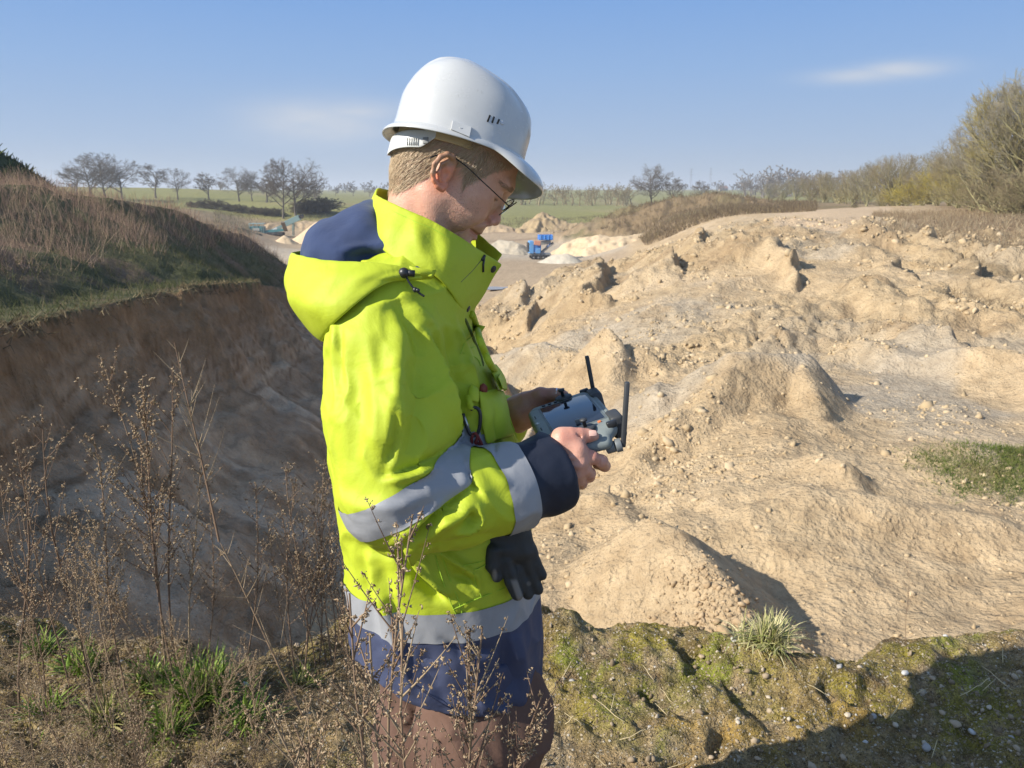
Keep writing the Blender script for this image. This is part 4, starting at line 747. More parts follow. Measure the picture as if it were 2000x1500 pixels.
# ------------------------------------------------------------------ machines
def metal(name, col, rough=.45):
    t = NT(name); co = t.coord(); n = t.noise(3, 6, .65, co); return t.out(t.mix(t.rng(n, .5, .75, 0, .5), col, (.30, .24, .17)), rough, t.bump(t.noise(9, 4), .1, .02))
M_BLUE = metal('blue_paint', (.025, .16, .50)); M_LBLUE = metal('light_blue_paint', (.12, .34, .66)); M_STEEL = metal('bare_steel', (.26, .26, .25)); M_RUBB = metal('rubber_track', (.02, .02, .022), .8); M_TEAL = metal('teal_paint', (.06, .21, .22)); M_TEAL2 = metal('pale_teal_paint', (.20, .30, .29)); M_ORNG = metal('salmon_panel', (.62, .28, .18)); M_BELT = metal('dusty_belt', (.16, .13, .10), .9)
def part(name, mat, e, boxes=(), tubes=(), bevel=.03):
    mb = MB()
    for c, s, r in boxes: mb.box(c, s, Euler(r).to_matrix() if r else None)
    for p, r, n in tubes: mb.tube(p, r, n)
    o = mb.build(name, mat, smooth=False, bevel=bevel, seg=1); o.parent = e; return o
def crusher():
    p = W(1052, 506, 113); z = h1(p.x, p.y); e = empty('mobile_crusher', (p.x, p.y, z), R(8), 'blue tracked crusher with raised hopper standing between gravel heaps', 'crusher')
    for s in (-1, 1):
        tr = part('track', M_RUBB, e, [((0.15, s*.75, .32), (2.6, .42, .5), None)], [([(-1.15+.15, s*.75-.21, .32), (-1.15+.15, s*.75+.21, .32)], .25, 12), ([(1.3+.15, s*.75-.21, .32), (1.3+.15, s*.75+.21, .32)], .25, 12)], 0)
        for k in range(4):
            o = part('roller', M_STEEL, e, (), [([(-.9+k*.7, s*.98-.03*s, .30), (-.9+k*.7, s*.98+.02*s, .30)], .13, 10)], 0); o.parent = tr
    part('chassis', M_STEEL, e, [((.1, 0, .72), (3.2, 1.15, .28), None)])
    part('engine_house', M_LBLUE, e, [((-1.15, 0, 1.75), (.62, 1.5, 1.75), None)]); part('radiator', M_RUBB, e, [((-1.56, 0, 1.75), (.2, 1.3, 1.3), None)])
    part('side_panel', M_ORNG, e, [((-.35, -.86, 2.35), (.95, .06, .62), (0, R(8), 0))]); part('crusher_box', M_BLUE, e, [((-.30, 0, 1.55), (1.05, 1.4, 1.1), None)]); part('service_door', M_LBLUE, e, [((-.22, -.75, 1.25), (.7, .06, .75), None)])
    hp_ = part('hopper', M_BLUE, e, [((.95, -.72, 3.12), (2.0, .06, .70), (R(-14), 0, 0)), ((.95, .72, 3.12), (2.0, .06, .70), (R(14), 0, 0)), ((1.92, 0, 3.12), (.06, 1.4, .70), None), ((-.02, 0, 3.12), (.06, 1.4, .70), None), ((.95, 0, 2.76), (1.9, 1.3, .08), None)])
    for k in range(4): o = part('rib', M_LBLUE, e, [((.15+k*.55, -.81, 3.12), (.07, .06, .72), (R(-14), 0, 0))]); o.parent = hp_
    part('feeder', M_STEEL, e, [((.75, 0, 2.35), (1.9, .9, .5), (0, R(-6), 0))])
    cv = part('conveyor', M_STEEL, e, [((1.15, -.15, 1.55), (2.4, .85, .22), (0, R(-38), 0))]); o = part('belt', M_BELT, e, [((1.13, -.15, 1.69), (2.36, .68, .06), (0, R(-38), 0))]); o.parent = cv
    for s in (-1, 1): part('strut', M_BLUE, e, (), [([(.55, s*.5, .85), (1.6, s*.5, 2.3)], .05, 6)], 0)
crusher()
def screener():
    p = W(545, 463, 166); z = h1(p.x, p.y); e = empty('mobile_screen', (p.x, p.y, z), R(5), 'teal mobile screening machine with long raised conveyor beside a sand cone', 'screening machine')
    bx = part('feed_box', M_TEAL, e, [((-4.3, 0, 1.5), (3.0, 1.9, .9), None), ((-4.3, 0, .75), (2.7, 1.6, .5), None)]); o = part('roof_grid', M_TEAL2, e, [((-4.3, 0, 2.55), (3.1, 2.0, .12), None)]); o.parent = bx
    for x in (-5.7, -4.9, -4.1, -3.3, -2.9): o = part('post', M_TEAL2, e, [((x, -1.0, 1.35), (.12, .1, 2.4), None)]); o.parent = bx
    o = part('side_panel', metal('dusty_white', (.45, .43, .38)), e, [((-4.4, -1.02, 1.35), (1.4, .06, .55), None)]); o.parent = bx
    for s in (-1, 1): part('track', M_RUBB, e, [((-.6, s*.9, .40), (3.4, .5, .7), None)], (), .15)
    part('chassis', M_TEAL, e, [((-.8, 0, 1.05), (4.6, 1.5, .55), (0, R(-6), 0))])
    cv = part('conveyor', M_TEAL2, e, [((1.6, 0, 2.35), (7.4, 1.25, .55), (0, R(-24), 0))]); o = part('belt', M_BELT, e, [((1.55, 0, 2.68), (7.3, .95, .06), (0, R(-24), 0))]); o.parent = cv
    o = part('name_plate', metal('plate_white', (.6, .6, .57)), e, [((-.6, -.70, 1.40), (1.0, .05, .42), (0, R(-24), 0))]); o.parent = cv
    part('screen_box', M_TEAL2, e, [((3.0, 0, 3.1), (3.4, 1.7, 1.1), (0, R(-24), 0))]); part('head_drum', M_RUBB, e, (), [([(4.95, -.7, 3.95), (4.95, .7, 3.95)], .42, 12)], 0)
    part('side_conveyor', M_BELT, e, [((1.6, -1.9, 2.0), (.8, 3.4, .3), (R(-34), 0, 0))])
    for s in (-1, 1): part('leg', M_TEAL, e, (), [([(3.0, s*.7, 0), (3.2, s*.7, 2.6)], .09, 6)], 0)
screener()
def far_house(px_, D, w, h, lab):
    p = W(px_, 376, D); z = h1(p.x, p.y)-.2; e = empty('house', (p.x, p.y, z), R(20), lab, 'house'); part('wall', simple('house_wall', (.34, .28, .23), .9), e, [((0, 0, h*.28), (w, w*.6, h*.56), None)], (), 0)
    mb = MB(); a, b, t0, t1 = w*.54, w*.34, h*.55, h; mb.add([(-a, -b, t0), (a, -b, t0), (a, b, t0), (-a, b, t0), (-a, 0, t1), (a, 0, t1)], [(0, 1, 5, 4), (2, 3, 4, 5), (1, 2, 5), (3, 0, 4), (0, 3, 2, 1)]); o = mb.build('roof', simple('red_tile', (.24, .12, .085), .85), smooth=False); o.parent = e
    for k in (-1, 0, 1): part('window', simple('window_dark', (.05, .055, .06), .2), e, [((k*w*.28, -w*.305, h*.30), (w*.1, .12, h*.16), None)], (), 0)
far_house(1412, 900, 9, 5.5, 'far house with red roof on the horizon right of the mound')
def pylon(px_, D, h):
    p = W(px_, 374, D); z = h1(p.x, p.y); e = empty('pylon', (p.x, p.y, z), R(30), 'thin far electricity pylon on the horizon '+('left' if px_ < 1370 else 'right')+' of the small tree', 'pylon', 'pylons on the horizon'); m = simple('pylon_steel', (.30, .31, .32), .6)
    part('mast', m, e, (), [([(sx*1.6, sy*1.6, 0), (sx*.35, sy*.35, h*.8), (0, 0, h)], [.11, .09, .06], 4) for sx in (-1, 1) for sy in (-1, 1)]+[([(-1.6+k*.22, -1.6+k*.22, h*.12*k), (1.4-k*.2, -1.6+k*.22, h*.12*(k+1))], .06, 4) for k in range(6)], 0)
    for k, zz in enumerate((.72, .84, .95)): part('cross_arm', m, e, [((0, 0, h*zz), (7-k*1.2, .25, .25), None)], (), 0)
pylon(1348, 880, 24); pylon(1386, 980, 27)
# puddles on the pit floor
def puddle(px_, py_, D, a, b, lab):
    p = W(px_, py_, D); z = h1(p.x, p.y); n = 40; t = NT('puddle_water'); m = t.out((.28, .22, .15), .12, t.bump(t.noise(1.5, 3), .2, .05), Specular_IOR_Level=.4); vs = [(p.x, p.y, z+.16)]
    for k in range(n):
        an = 2*math.pi*k/n; r = 1+.25*math.sin(an*3+px_)+.15*math.sin(an*5); vs.append((p.x+a*r*math.cos(an), p.y+b*r*math.sin(an), z+.16))
    me = bpy.data.meshes.new('puddle'); me.from_pydata(vs, [], [(0, k+1, (k+1) % n+1) for k in range(n)]); tag(link('puddle', me, m), lab, 'puddle', kind='structure')
puddle(968, 560, 80, 1.3, 1.3, 'blue grey puddle on the pit floor')
# ------------------------------------------------------------------ the light haze of the day
def haze():
    mb = MB(); mb.box((0, 0, 14.5), (14600, 14600, 55)); o = mb.build('haze', None, smooth=False); m = bpy.data.materials.new('haze'); m.use_nodes = True; t = m.node_tree
    for n in list(t.nodes):
        if n.type != 'OUTPUT_MATERIAL': t.nodes.remove(n)
    v = t.nodes.new('ShaderNodeVolumePrincipled'); v.inputs['Color'].default_value = (.86, .91, .97, 1); v.inputs['Density'].default_value = .00042; v.inputs['Anisotropy'].default_value = .1
    t.links.new(v.outputs[0], [n for n in t.nodes if n.type == 'OUTPUT_MATERIAL'][0].inputs['Volume']); o.data.materials.append(m); tag(o, 'thin pale haze over the whole pit and fields', 'haze', kind='stuff')
haze()
# ------------------------------------------------------------------ solid modelling on a grid (for body, clothes, glove)
class Sdf:
    def __init__(s, lo, hi, h):
        s.lo = np.array(lo, np.float32); s.h = h
        s.n = np.ceil((np.array(hi)-s.lo)/h).astype(int)+1
        s.ax = [s.lo[i]+np.arange(s.n[i], dtype=np.float32)*h for i in range(3)]
        s.d = np.full(tuple(s.n), .5, np.float32)
    def sl(s, lo, hi):
        i0 = np.maximum(np.floor((np.array(lo)-s.lo)/s.h).astype(int), 0); i1 = np.minimum(np.ceil((np.array(hi)-s.lo)/s.h).astype(int)+1, s.n)
        q = tuple(slice(max(a, 0), max(b, a)) for a, b in zip(i0, i1))
        return q, s.ax[0][q[0]][:, None, None], s.ax[1][q[1]][None, :, None], s.ax[2][q[2]][None, None, :]
    def put(s, q, v, k, op):
        a = s.d[q]
        if a.size == 0: return
        if op == 'sub': v = -v
        if op == 'add':
            if k > 0: h = np.clip(.5+.5*(a-v)/k, 0, 1); s.d[q] = a+(v-a)*h-k*h*(1-h)
            else: s.d[q] = np.minimum(a, v)
        else:
            if k > 0: h = np.clip(.5-.5*(a-v)/k, 0, 1); s.d[q] = a+(v-a)*h+k*h*(1-h)
            else: s.d[q] = np.maximum(a, v)
    def cone(s, a, b, ra, rb=None, k=.02, op='add', sq=None):
        rb = ra if rb is None else rb
        a = np.array(a, np.float32); b = np.array(b, np.float32); m = max(ra, rb)+k*1.5+.02
        q, x, y, z = s.sl(np.minimum(a, b)-m, np.maximum(a, b)+m)
        e = b-a; L2 = float(e@e)+1e-12
        t = np.clip(((x-a[0])*e[0]+(y-a[1])*e[1]+(z-a[2])*e[2])/L2, 0, 1)
        d = np.sqrt((x-a[0]-t*e[0])**2+(y-a[1]-t*e[1])**2+(z-a[2]-t*e[2])**2)-(ra+(rb-ra)*t)
        s.put(q, d, k, op)
    def chain(s, pts, rad, k=.02, op='add'):
        for i in range(len(pts)-1): s.cone(pts[i], pts[i+1], rad[i], rad[i+1], k, op)
    def ell(s, c, r, k=.02, op='add', M=None):
        """ellipsoid; M columns are its axes"""
        c = np.array(c, np.float32); r = np.array(r, np.float32); m = max(r)+k*1.5+.02
        q, x, y, z = s.sl(c-m, c+m); x, y, z = x-c[0], y-c[1], z-c[2]
        if M is not None:
            M = np.array(M, np.float32); x, y, z = [M[0][i]*x+M[1][i]*y+M[2][i]*z for i in range(3)]
        k0 = np.sqrt((x/r[0])**2+(y/r[1])**2+(z/r[2])**2); k1 = np.sqrt((x/r[0]**2)**2+(y/r[1]**2)**2+(z/r[2]**2)**2)+1e-9
        s.put(q, k0*(k0-1)/k1, k, op)
    def func(s, lo, hi, fn, k=.02, op='add'):
        q, x, y, z = s.sl(lo, hi); s.put(q, fn(x, y, z).astype(np.float32), k, op)
    def mesh(s):
        """surface nets"""
        d = s.d; I = d < 0
        cs = np.zeros(tuple(s.n-1), np.int8)
        for a in (0, 1):
            for b in (0, 1):
                for c in (0, 1): cs += I[a:a+s.n[0]-1, b:b+s.n[1]-1, c:c+s.n[2]-1]
        act = (cs > 0) & (cs < 8); idx = np.full(act.shape, -1, np.int32); ii = np.argwhere(act); idx[act] = np.arange(len(ii))
        P = np.zeros((len(ii), 3)); cnt = np.zeros(len(ii))
        cor = {(a, b, c): d[ii[:, 0]+a, ii[:, 1]+b, ii[:, 2]+c] for a in (0, 1) for b in (0, 1) for c in (0, 1)}
        for p0 in cor:
            for ax in range(3):
                if p0[ax]: continue
                p1 = list(p0); p1[ax] = 1; p1 = tuple(p1); v0, v1 = cor[p0], cor[p1]; m = (v0 < 0) != (v1 < 0)
                t = np.where(m, v0/(v0-v1+1e-12), 0)
                e = np.zeros((len(ii), 3)); e[:] = p0; e[:, ax] += t; P += e*m[:, None]; cnt += m
        V = s.lo[None]+s.h*(ii+P/cnt[:, None])
        Fs = []
        for ax in range(3):
            a1, a2 = (ax+1) % 3, (ax+2) % 3
            sh = [slice(1, s.n[i]-1) for i in range(3)]; sh[ax] = slice(0, s.n[ax]-1)
            sh1 = list(sh); sh1[ax] = slice(1, s.n[ax])
            A, B = I[tuple(sh)], I[tuple(sh1)]; e = np.argwhere(A != B); neg = A[A != B]
            base = e.copy(); base[:, a1] += 1; base[:, a2] += 1
            def cell(o1, o2):
                q = base.copy(); q[:, a1] -= o1; q[:, a2] -= o2; return idx[q[:, 0], q[:, 1], q[:, 2]]
            f = np.stack([cell(1, 1), cell(0, 1), cell(0, 0), cell(1, 0)], 1)
            f[~neg] = f[~neg][:, ::-1]; Fs.append(f)
        return V, np.concatenate(Fs)
def relax(V, F, it=2, lam=.5):
    """Laplacian smoothing"""
    E = np.concatenate([F[:, [0, 1]], F[:, [1, 2]], F[:, [2, 3]], F[:, [3, 0]]]); n = len(V)
    a = np.concatenate([E[:, 0], E[:, 1]]); b = np.concatenate([E[:, 1], E[:, 0]]); deg = np.bincount(a, minlength=n)[:, None]+1e-9
    for _ in range(it):
        for l in (lam, -lam*.96):
            M = np.stack([np.bincount(a, V[b, i], n) for i in range(3)], 1)/deg; V = V+l*(M-V)
    return V
def normals(V, F):
    n = np.cross(V[F[:, 2]]-V[F[:, 0]], V[F[:, 3]]-V[F[:, 1]]); N = np.zeros_like(V)
    for k in range(4):
        for i in range(3): N[:, i] += np.bincount(F[:, k], n[:, i], len(V))
    return N/(np.linalg.norm(N, axis=1, keepdims=True)+1e-12)
def seg_dist(x, y, pts):
    """distance to a polyline, and how far along it (0..1)"""
    P = np.array(pts, float); L = np.r_[0, np.cumsum(np.linalg.norm(np.diff(P, axis=0), axis=1))]; best = np.full(x.shape, 1e9); tt = np.zeros(x.shape); sg = np.zeros(x.shape)
    for i in range(len(P)-1):
        e = P[i+1]-P[i]; t = np.clip(((x-P[i, 0])*e[0]+(y-P[i, 1])*e[1])/(e@e+1e-9), 0, 1); dx, dy = x-P[i, 0]-t*e[0], y-P[i, 1]-t*e[1]; d = np.hypot(dx, dy); m = d < best
        best = np.where(m, d, best); tt = np.where(m, (L[i]+t*(L[i+1]-L[i]))/L[-1], tt); sg = np.where(m, np.sign(e[0]*dy-e[1]*dx), sg)
    return best, tt, sg
def folds(V, F, lst):
    """raise or sink the camera side of a garment along creases: (points as seen in the photograph, width px, height m, profile)"""
    N = normals(V, F); px, py = project(V); view = V-np.array([0, 0, CAMH]); view /= np.linalg.norm(view, axis=1, keepdims=True)
    face = sstep(.0, .25, -(N*view).sum(1)); D = np.zeros(len(V))
    for pts, w, amp, kind in lst:
        d, t, sg = seg_dist(px, py, pts); fade = np.sin(np.pi*np.clip(t, .04, .96))**.6
        if kind == 'r': D += amp*np.exp(-(d/w)**2)*fade                    # rounded ridge / groove
        elif kind == 's': D += amp*np.exp(-d/w)*fade                        # sharp ridge / groove
        elif kind == 'e': D += amp*np.exp(-d/w)*np.where(sg > 0, 1, -sstep(0, 3, d)*.0)*fade   # a step: one side stands proud
    return V+N*(D*face)[:, None]
# ------------------------------------------------------------------ the surveyor
YM = 1.38
def skin_mat():
    t = NT('skin'); co = t.coord(); col = t.attr('tint', 'Color')
    n = t.noise(90, 5, .6, co); n2 = t.noise(18, 4, .5, co)
    c = t.mix(t.rng(n, .35, .7, 0, .35), col, t.mix(1, col, (.80, .66, .60), 'MULTIPLY')); c = t.mix(t.rng(n2, .4, .7, 0, .4), c, t.mix(1, c, (1.06, .86, .82), 'MULTIPLY'))
    b = t.bump(t.voro(420, vec=co), .25, .0012); b = t.bump(t.noise(160, 4, .6, co), .3, .0016, b)
    t.b.inputs['Subsurface Weight'].default_value = .12; t.b.inputs['Subsurface Radius'].default_value = (.010, .004, .002); t.b.inputs['Subsurface Scale'].default_value = .6
    return t.out(c, .47, b, Specular_IOR_Level=.42)
def fabric(name, col, dirt=(.5, .5, .4), dirt_amt=.25, rough=.75, bump=.25, weave=900, sheen=0):
    t = NT(name); co = t.coord(); n = t.noise(5, 6, .6, co); n2 = t.noise(38, 6, .65, co)
    c = t.mix(t.rng(n, .48, .78, 0, dirt_amt), col, tuple(a*b for a, b in zip(col, dirt))); c = t.mix(t.rng(n2, .55, .8, 0, dirt_amt*.9), c, tuple(a*b for a, b in zip(col, dirt)))
    b = t.bump(t.noise(14, 5, .55, co, dist=.6), bump, .012); rg_ = t.n('TexNoise', noise_type='RIDGED_MULTIFRACTAL'); rg_.inputs['Scale'].default_value = 10; rg_.inputs['Detail'].default_value = 3; rg_.inputs['Distortion'].default_value = .4; t.l(co, rg_.inputs['Vector']); b = t.bump(rg_.outputs['Fac'], bump*1.1, .006, b); b = t.bump(t.noise(70, 4, .6, co), bump*.5, .003, b); b = t.bump(t.noise(weave, 2, .5, co), .25, .0006, b)
    if sheen: t.b.inputs['Sheen Weight'].default_value = sheen; t.b.inputs['Sheen Roughness'].default_value = .5
    return t.out(c, rough, b, Specular_IOR_Level=.3)
M_SKIN = skin_mat()
M_HIVIS = fabric('hi_vis_fabric', (.405, .475, .026), (.76, .80, .9), .5, .62, .30)
M_NAVY = fabric('navy_fabric', (.046, .056, .105), (1.5, 1.4, 1.15), .35, .66, .22)
M_FLEECE = fabric('navy_fleece', (.030, .046, .102), (1.4, 1.3, 1.15), .5, .95, .3, 700, .12)
M_BAND = fabric('reflective_tape', (.27, .275, .285), (.85, .85, .9), .4, .5, .18)
M_TROUS = fabric('brown_cloth', (.125, .072, .052), (.80, .80, .82), .3, .95, .40, 500)
M_DARKN = fabric('cuff_fabric', (.016, .020, .034), (1.5, 1.4, 1.3), .4, .6, .22)

man = empty('person', (-.15, YM, 0), 0, 'man in white hard hat and yellow hi-vis jacket looking down at the tablet he holds', 'person')
def child(o, p):
    """parent without moving"""
    o.parent = p; o.matrix_parent_inverse = Matrix.Translation(-Vector(p.location)) if p.type == 'EMPTY' else Matrix(); return o

# head frame: f forward, s towards the camera, u up
HO = W(875, 344, YM); HF = Vector((.8, .08, -.6)).normalized(); HS0 = Vector((0, -1, 0)); HU = HF.cross(HS0).normalized()*-1
if HU.z < 0: HU = -HU
HS = (HS0 - HF*HS0.dot(HF)).normalized(); HU = HS.cross(HF).normalized()
if HU.z < 0: HU = -HU
def hp(f, s, u): return HO+HF*f+HS*s+HU*u
def head_local(px, py, s=.075):
    p = W(px, py, YM-s)-HO; return p.dot(HF), p.dot(HU)
HM = np.array([list(HF), list(HS), list(HU)]).T
def build_body():
    lo, hi = HO-Vector((.20, .20, .34)), HO+Vector((.20, .16, .22))
    g = Sdf(lo, hi, .0022)
    E = lambda f, s, u, r, k=.02, op='add': g.ell(hp(f, s, u), r, k, op, HM)
    E(-.004, 0, .055, (.099, .075, .088), .01)
    E(.040, 0, .0, (.058, .061, .080), .03)
    E(-.05, 0, .01, (.052, .060, .06), .03)
    for s in (-1, 1):
        g.cone(hp(.010, s*.050, -.036), hp(.078, s*.014, -.076), .017, .014, .03)
        E(.055, s*.046, .004, (.026, .020, .020), .02)
        E(.048, s*.050, -.034, (.030, .012, .026), .02)
        g.cone(hp(.086, s*.038, .047), hp(.091, s*.006, .047), .009, .011, .014)
        E(.104, s*.035, .024, (.020, .016, .013), .014, 'sub')
        E(.080, s*.033, .027, (.0135, .015, .0125), .004)
    E(.083, 0, -.072, (.016, .018, .015), .016)
    g.cone(hp(.094, 0, .034), hp(.108, 0, -.008), .0065, .0085, .010); E(.1095, 0, -.0125, (.0095, .0100, .0090), .006)
    for s in (-1, 1): E(.1005, s*.0125, -.0185, (.0105, .0062, .0080), .006)
    E(.092, 0, -.034, (.012, .020, .014), .012)
    for s in (-1, 1):
        E(.107, s*.0070, -.0285, (.0050, .0030, .0042), .003, 'sub')
        g.cone(hp(.098, 0, -.0445), hp(.083, s*.021, -.0480), .0052, .0035, .006)
        g.cone(hp(.0955, 0, -.0570), hp(.083, s*.019, -.0535), .0062, .004, .006)
        g.cone(hp(.1035, 0, -.0510), hp(.082, s*.026, -.0485), .0022, .0024, .004, 'sub')
        g.cone(hp(.099, s*.0165, -.020), hp(.076, s*.036, -.040), .0026, .0030, .008, 'sub'); g.cone(hp(.076, s*.036, -.040), hp(.066, s*.042, -.066), .0030, .0022, .008, 'sub')
        E(.070, s*.043, -.018, (.020, .014, .018), .014)
    g.cone(hp(.100, -.012, -.066), hp(.100, .012, -.066), .0016, .0016, .008, 'sub')
    # neck, with the tendon that runs down behind the ear
    nb = W(805, 520, YM)
    g.cone(hp(-.025, 0, -.035), nb, .056, .062, .03)
    g.cone(hp(-.010, .05, -.04), W(850, 470, YM-.05), .014, .016, .02)
    # ear on each side
    for s in (-1, 1):
        def ep(px, py, off):
            f, u = head_local(px, py, .08); return hp(f, s*off, u)
        E0 = head_local(866, 338, .08)
        g.ell(hp(E0[0]-.002, s*.0770, E0[1]+.002), (.0155, .0085, .026), .004, 'add', HM)
        hx = [(884, 332, .073), (889, 318, .0775), (885, 306, .084), (874, 301, .088), (861, 306, .091), (850, 320, .093), (845.5, 338, .092), (848, 352, .089), (855, 363, .085), (863, 368, .081), (869, 363, .077), (871, 354, .074)]
        g.chain([ep(*q) for q in hx], [.0030, .0038, .0042, .0042, .0042, .0042, .0040, .0040, .0050, .0058, .0052, .003], .003)
        g.chain([ep(878, 312, .083), ep(864, 320, .087), ep(858, 336, .088), ep(861, 350, .085), ep(868, 355, .080)], [.002, .0028, .0034, .0032, .0025], .003)
        g.cone(ep(878, 338, .075), ep(876, 348, .076), .0038, .0036, .004)
        g.chain([ep(869, 330, .088), ep(870, 341, .087), ep(867, 349, .086)], [.005, .0062, .004], .003, 'sub')
        g.chain([ep(856, 312, .0985), ep(851, 328, .0995), ep(852, 345, .0965)], [.0026, .0028, .0022], .003, 'sub')
    V, F = g.mesh(); V = relax(V, F, 2)
    f, s, u = (V-np.array(HO)) @ np.array(HF), (V-np.array(HO)) @ np.array(HS), (V-np.array(HO)) @ np.array(HU)
    tint = np.tile(np.array((.60, .345, .24)), (len(V), 1))
    ear = (np.abs(s) > .0765) & (f < .03) & (f > -.045) & (u < .06) & (u > -.04); tint = mix3(tint, (.66, .27, .16), sstep(.074, .084, np.abs(s))*ear)
    lips = sstep(.009, .004, np.abs(u+.0515))*sstep(.028, .018, np.abs(s))*sstep(.075, .088, f); tint = mix3(tint, (.42, .155, .12), lips*.8)
    beard = sstep(-.02, -.05, u)*sstep(.0, .03, f)*.35+sstep(.5, .2, np.hypot((f-.03)/.05, (u+.02)/.07))*.1; tint = mix3(tint, (.46, .27, .18), beard)
    tint = mix3(tint, (.56, .26, .19), sstep(.022, .008, np.hypot(f-.108, u+.012))*.6)
    hair = hair_zone(f, s, u); tint = mix3(tint, (.30, .20, .12), hair*.8)
    brow = np.exp(-((u-.046-.10*(np.abs(s)-.03)*-1)/.0035)**2)*sstep(.010, .016, np.abs(s))*sstep(.054, .044, np.abs(s))*sstep(.06, .08, f); tint = mix3(tint, (.20, .135, .08), np.clip(brow, 0, 1)*.35)
    lash = np.exp(-((u-.0185)/.0016)**2)*sstep(.020, .024, np.abs(s))*sstep(.048, .043, np.abs(s))*sstep(.075, .082, f); tint = mix3(tint, (.07, .045, .03), lash*.9)
    return V, F, tint, hair
def hair_zone(f, s, u):
    """1 where short hair grows"""
    line = np.interp(f, [-.11, -.075, -.05, -.03, -.012, .01, .03, .043, .055, .07, .1], [-.08, -.078, -.068, -.030, .012, .030, .004, .022, .050, .070, .080])
    return sstep(-.004, .006, u-line)*sstep(-.004, .004, .07-f+.3*(u-.05))
bV, bF, bT, bH = build_body()

# hands and forearms, one solid each
def hand_near():
    g = Sdf(W(960, 1010, 1.30)-Vector((0, .22, .02)), W(1230, 780, 1.20)+Vector((0.02, .14, .02)), .0017)
    P = lambda px, py, Y: W(px, py, Y)
    wr = P(1066, 902, 1.212)
    g.cone(P(985, 925, 1.165), wr, .034, .027, .02); g.cone(P(985, 925, 1.18), P(1068, 912, 1.225), .03, .025, .02)
    mcp = [P(1129, 884, 1.203), P(1131, 905, 1.197), P(1125, 924, 1.199), P(1115, 940, 1.208)]
    for m, r in zip(mcp, (.0135, .0135, .0125, .0115)): g.cone(wr, m, .024, r, .016)
    for a, b in zip(mcp[:-1], mcp[1:]): g.cone(a, b, .0115, .0105, .010)
    for m in mcp: g.ell(m+Vector((.000, -.006, .004)), (.011, .009, .009), .010)
    g.chain([mcp[0], P(1156, 893, 1.203), P(1175, 901, 1.212), P(1181, 910, 1.236), P(1166, 908, 1.256)], [.0125, .0102, .0100, .0090, .0078], .006)
    g.chain([mcp[1], P(1143, 917, 1.200), P(1151, 925, 1.212), P(1151, 931, 1.236), P(1138, 924, 1.258)], [.0125, .0103, .0102, .0092, .008], .005)
    g.chain([mcp[2], P(1131, 936, 1.204), P(1136, 941, 1.216), P(1136, 945, 1.240), P(1124, 936, 1.258)], [.0115, .0098, .0096, .0088, .0075], .005)
    g.chain([mcp[3], P(1117, 950, 1.213), P(1120, 955, 1.226), P(1118, 957, 1.248)], [.0105, .0086, .0084, .007], .005)
    g.chain([P(1072, 884, 1.218), P(1098, 857, 1.212), P(1117, 851, 1.212)], [.021, .0160, .0125], .016)
    g.chain([P(1115, 851, 1.212), P(1133, 850, 1.215), P(1148, 851, 1.219), P(1161, 852, 1.223)], [.0120, .0112, .0105, .0080], .006)
    g.cone(P(1100, 868, 1.205), P(1126, 876, 1.20), .012, .012, .014)
    # knuckle creases
    for a, b in (((1127, 842), (1130, 856)), ((1132, 842), (1134, 856))): g.cone(P(*a, 1.200), P(*b, 1.204), .0011, .0011, .003, 'sub')
    g.cone(P(1174, 893, 1.199), P(1170, 908, 1.201), .0010, .0010, .003, 'sub')
    for t_ in range(3):
        a = mcp[t_]; g.cone(wr*.35+a*.65+Vector((0, -.0225, .004)), a+Vector((0, -.0155, 0)), .0012, .0024, .006)
    return g.mesh()
def hand_far():
    g = Sdf(W(900, 930, 1.60)-Vector((.02, .14, .03)), W(1125, 745, 1.46)+Vector((.02, .14, .02)), .0022)
    P = lambda px, py, Y: W(px, py, Y)
    wr = P(1020, 801, 1.505)
    g.cone(P(920, 850, 1.58), wr, .045, .030, .02); g.cone(P(960, 835, 1.56), P(1018, 812, 1.51), .045, .028, .02)
    g.cone(wr, P(1045, 790, 1.500), .029, .024, .02); g.cone(P(1045, 795, 1.505), P(1070, 802, 1.515), .023, .016, .016)
    g.chain([P(1030, 784, 1.495), P(1056, 771, 1.487), P(1080, 770, 1.482), P(1094, 771, 1.480), P(1103, 772, 1.480)], [.020, .0135, .0105, .0100, .0082], .010)
    g.chain([P(1056, 778, 1.50), P(1078, 783, 1.495), P(1092, 790, 1.50)], [.016, .0105, .009], .008)
    for i, y in enumerate((800, 812, 822, 832)):
        g.chain([P(1055+4*i, 800+5*i, 1.52), P(1078+3*i, y, 1.525), P(1086+2*i, y+4, 1.50), P(1076, y+2, 1.475)], [.013, .010, .0092, .008], .006)
    return g.mesh()
nV, nF = hand_near(); fV, fF = hand_far()
def tint_hand(V, tip):
    t = np.tile(np.array((.56, .30, .215)), (len(V), 1))
    return mix3(t, (.46, .19, .14), sstep(-.15, .4, vnoise(V[:, 0]*45, V[:, 1]*45, V[:, 2]*45, seed=5))*.5)
nT = tint_hand(nV, None); fT = tint_hand(fV, None)*.72  # far hand and forearm: shade put into the tint by darkening it
bv = np.concatenate([bV, nV, fV]); bf = np.concatenate([bF, nF+len(bV), fF+len(bV)+len(nV)])
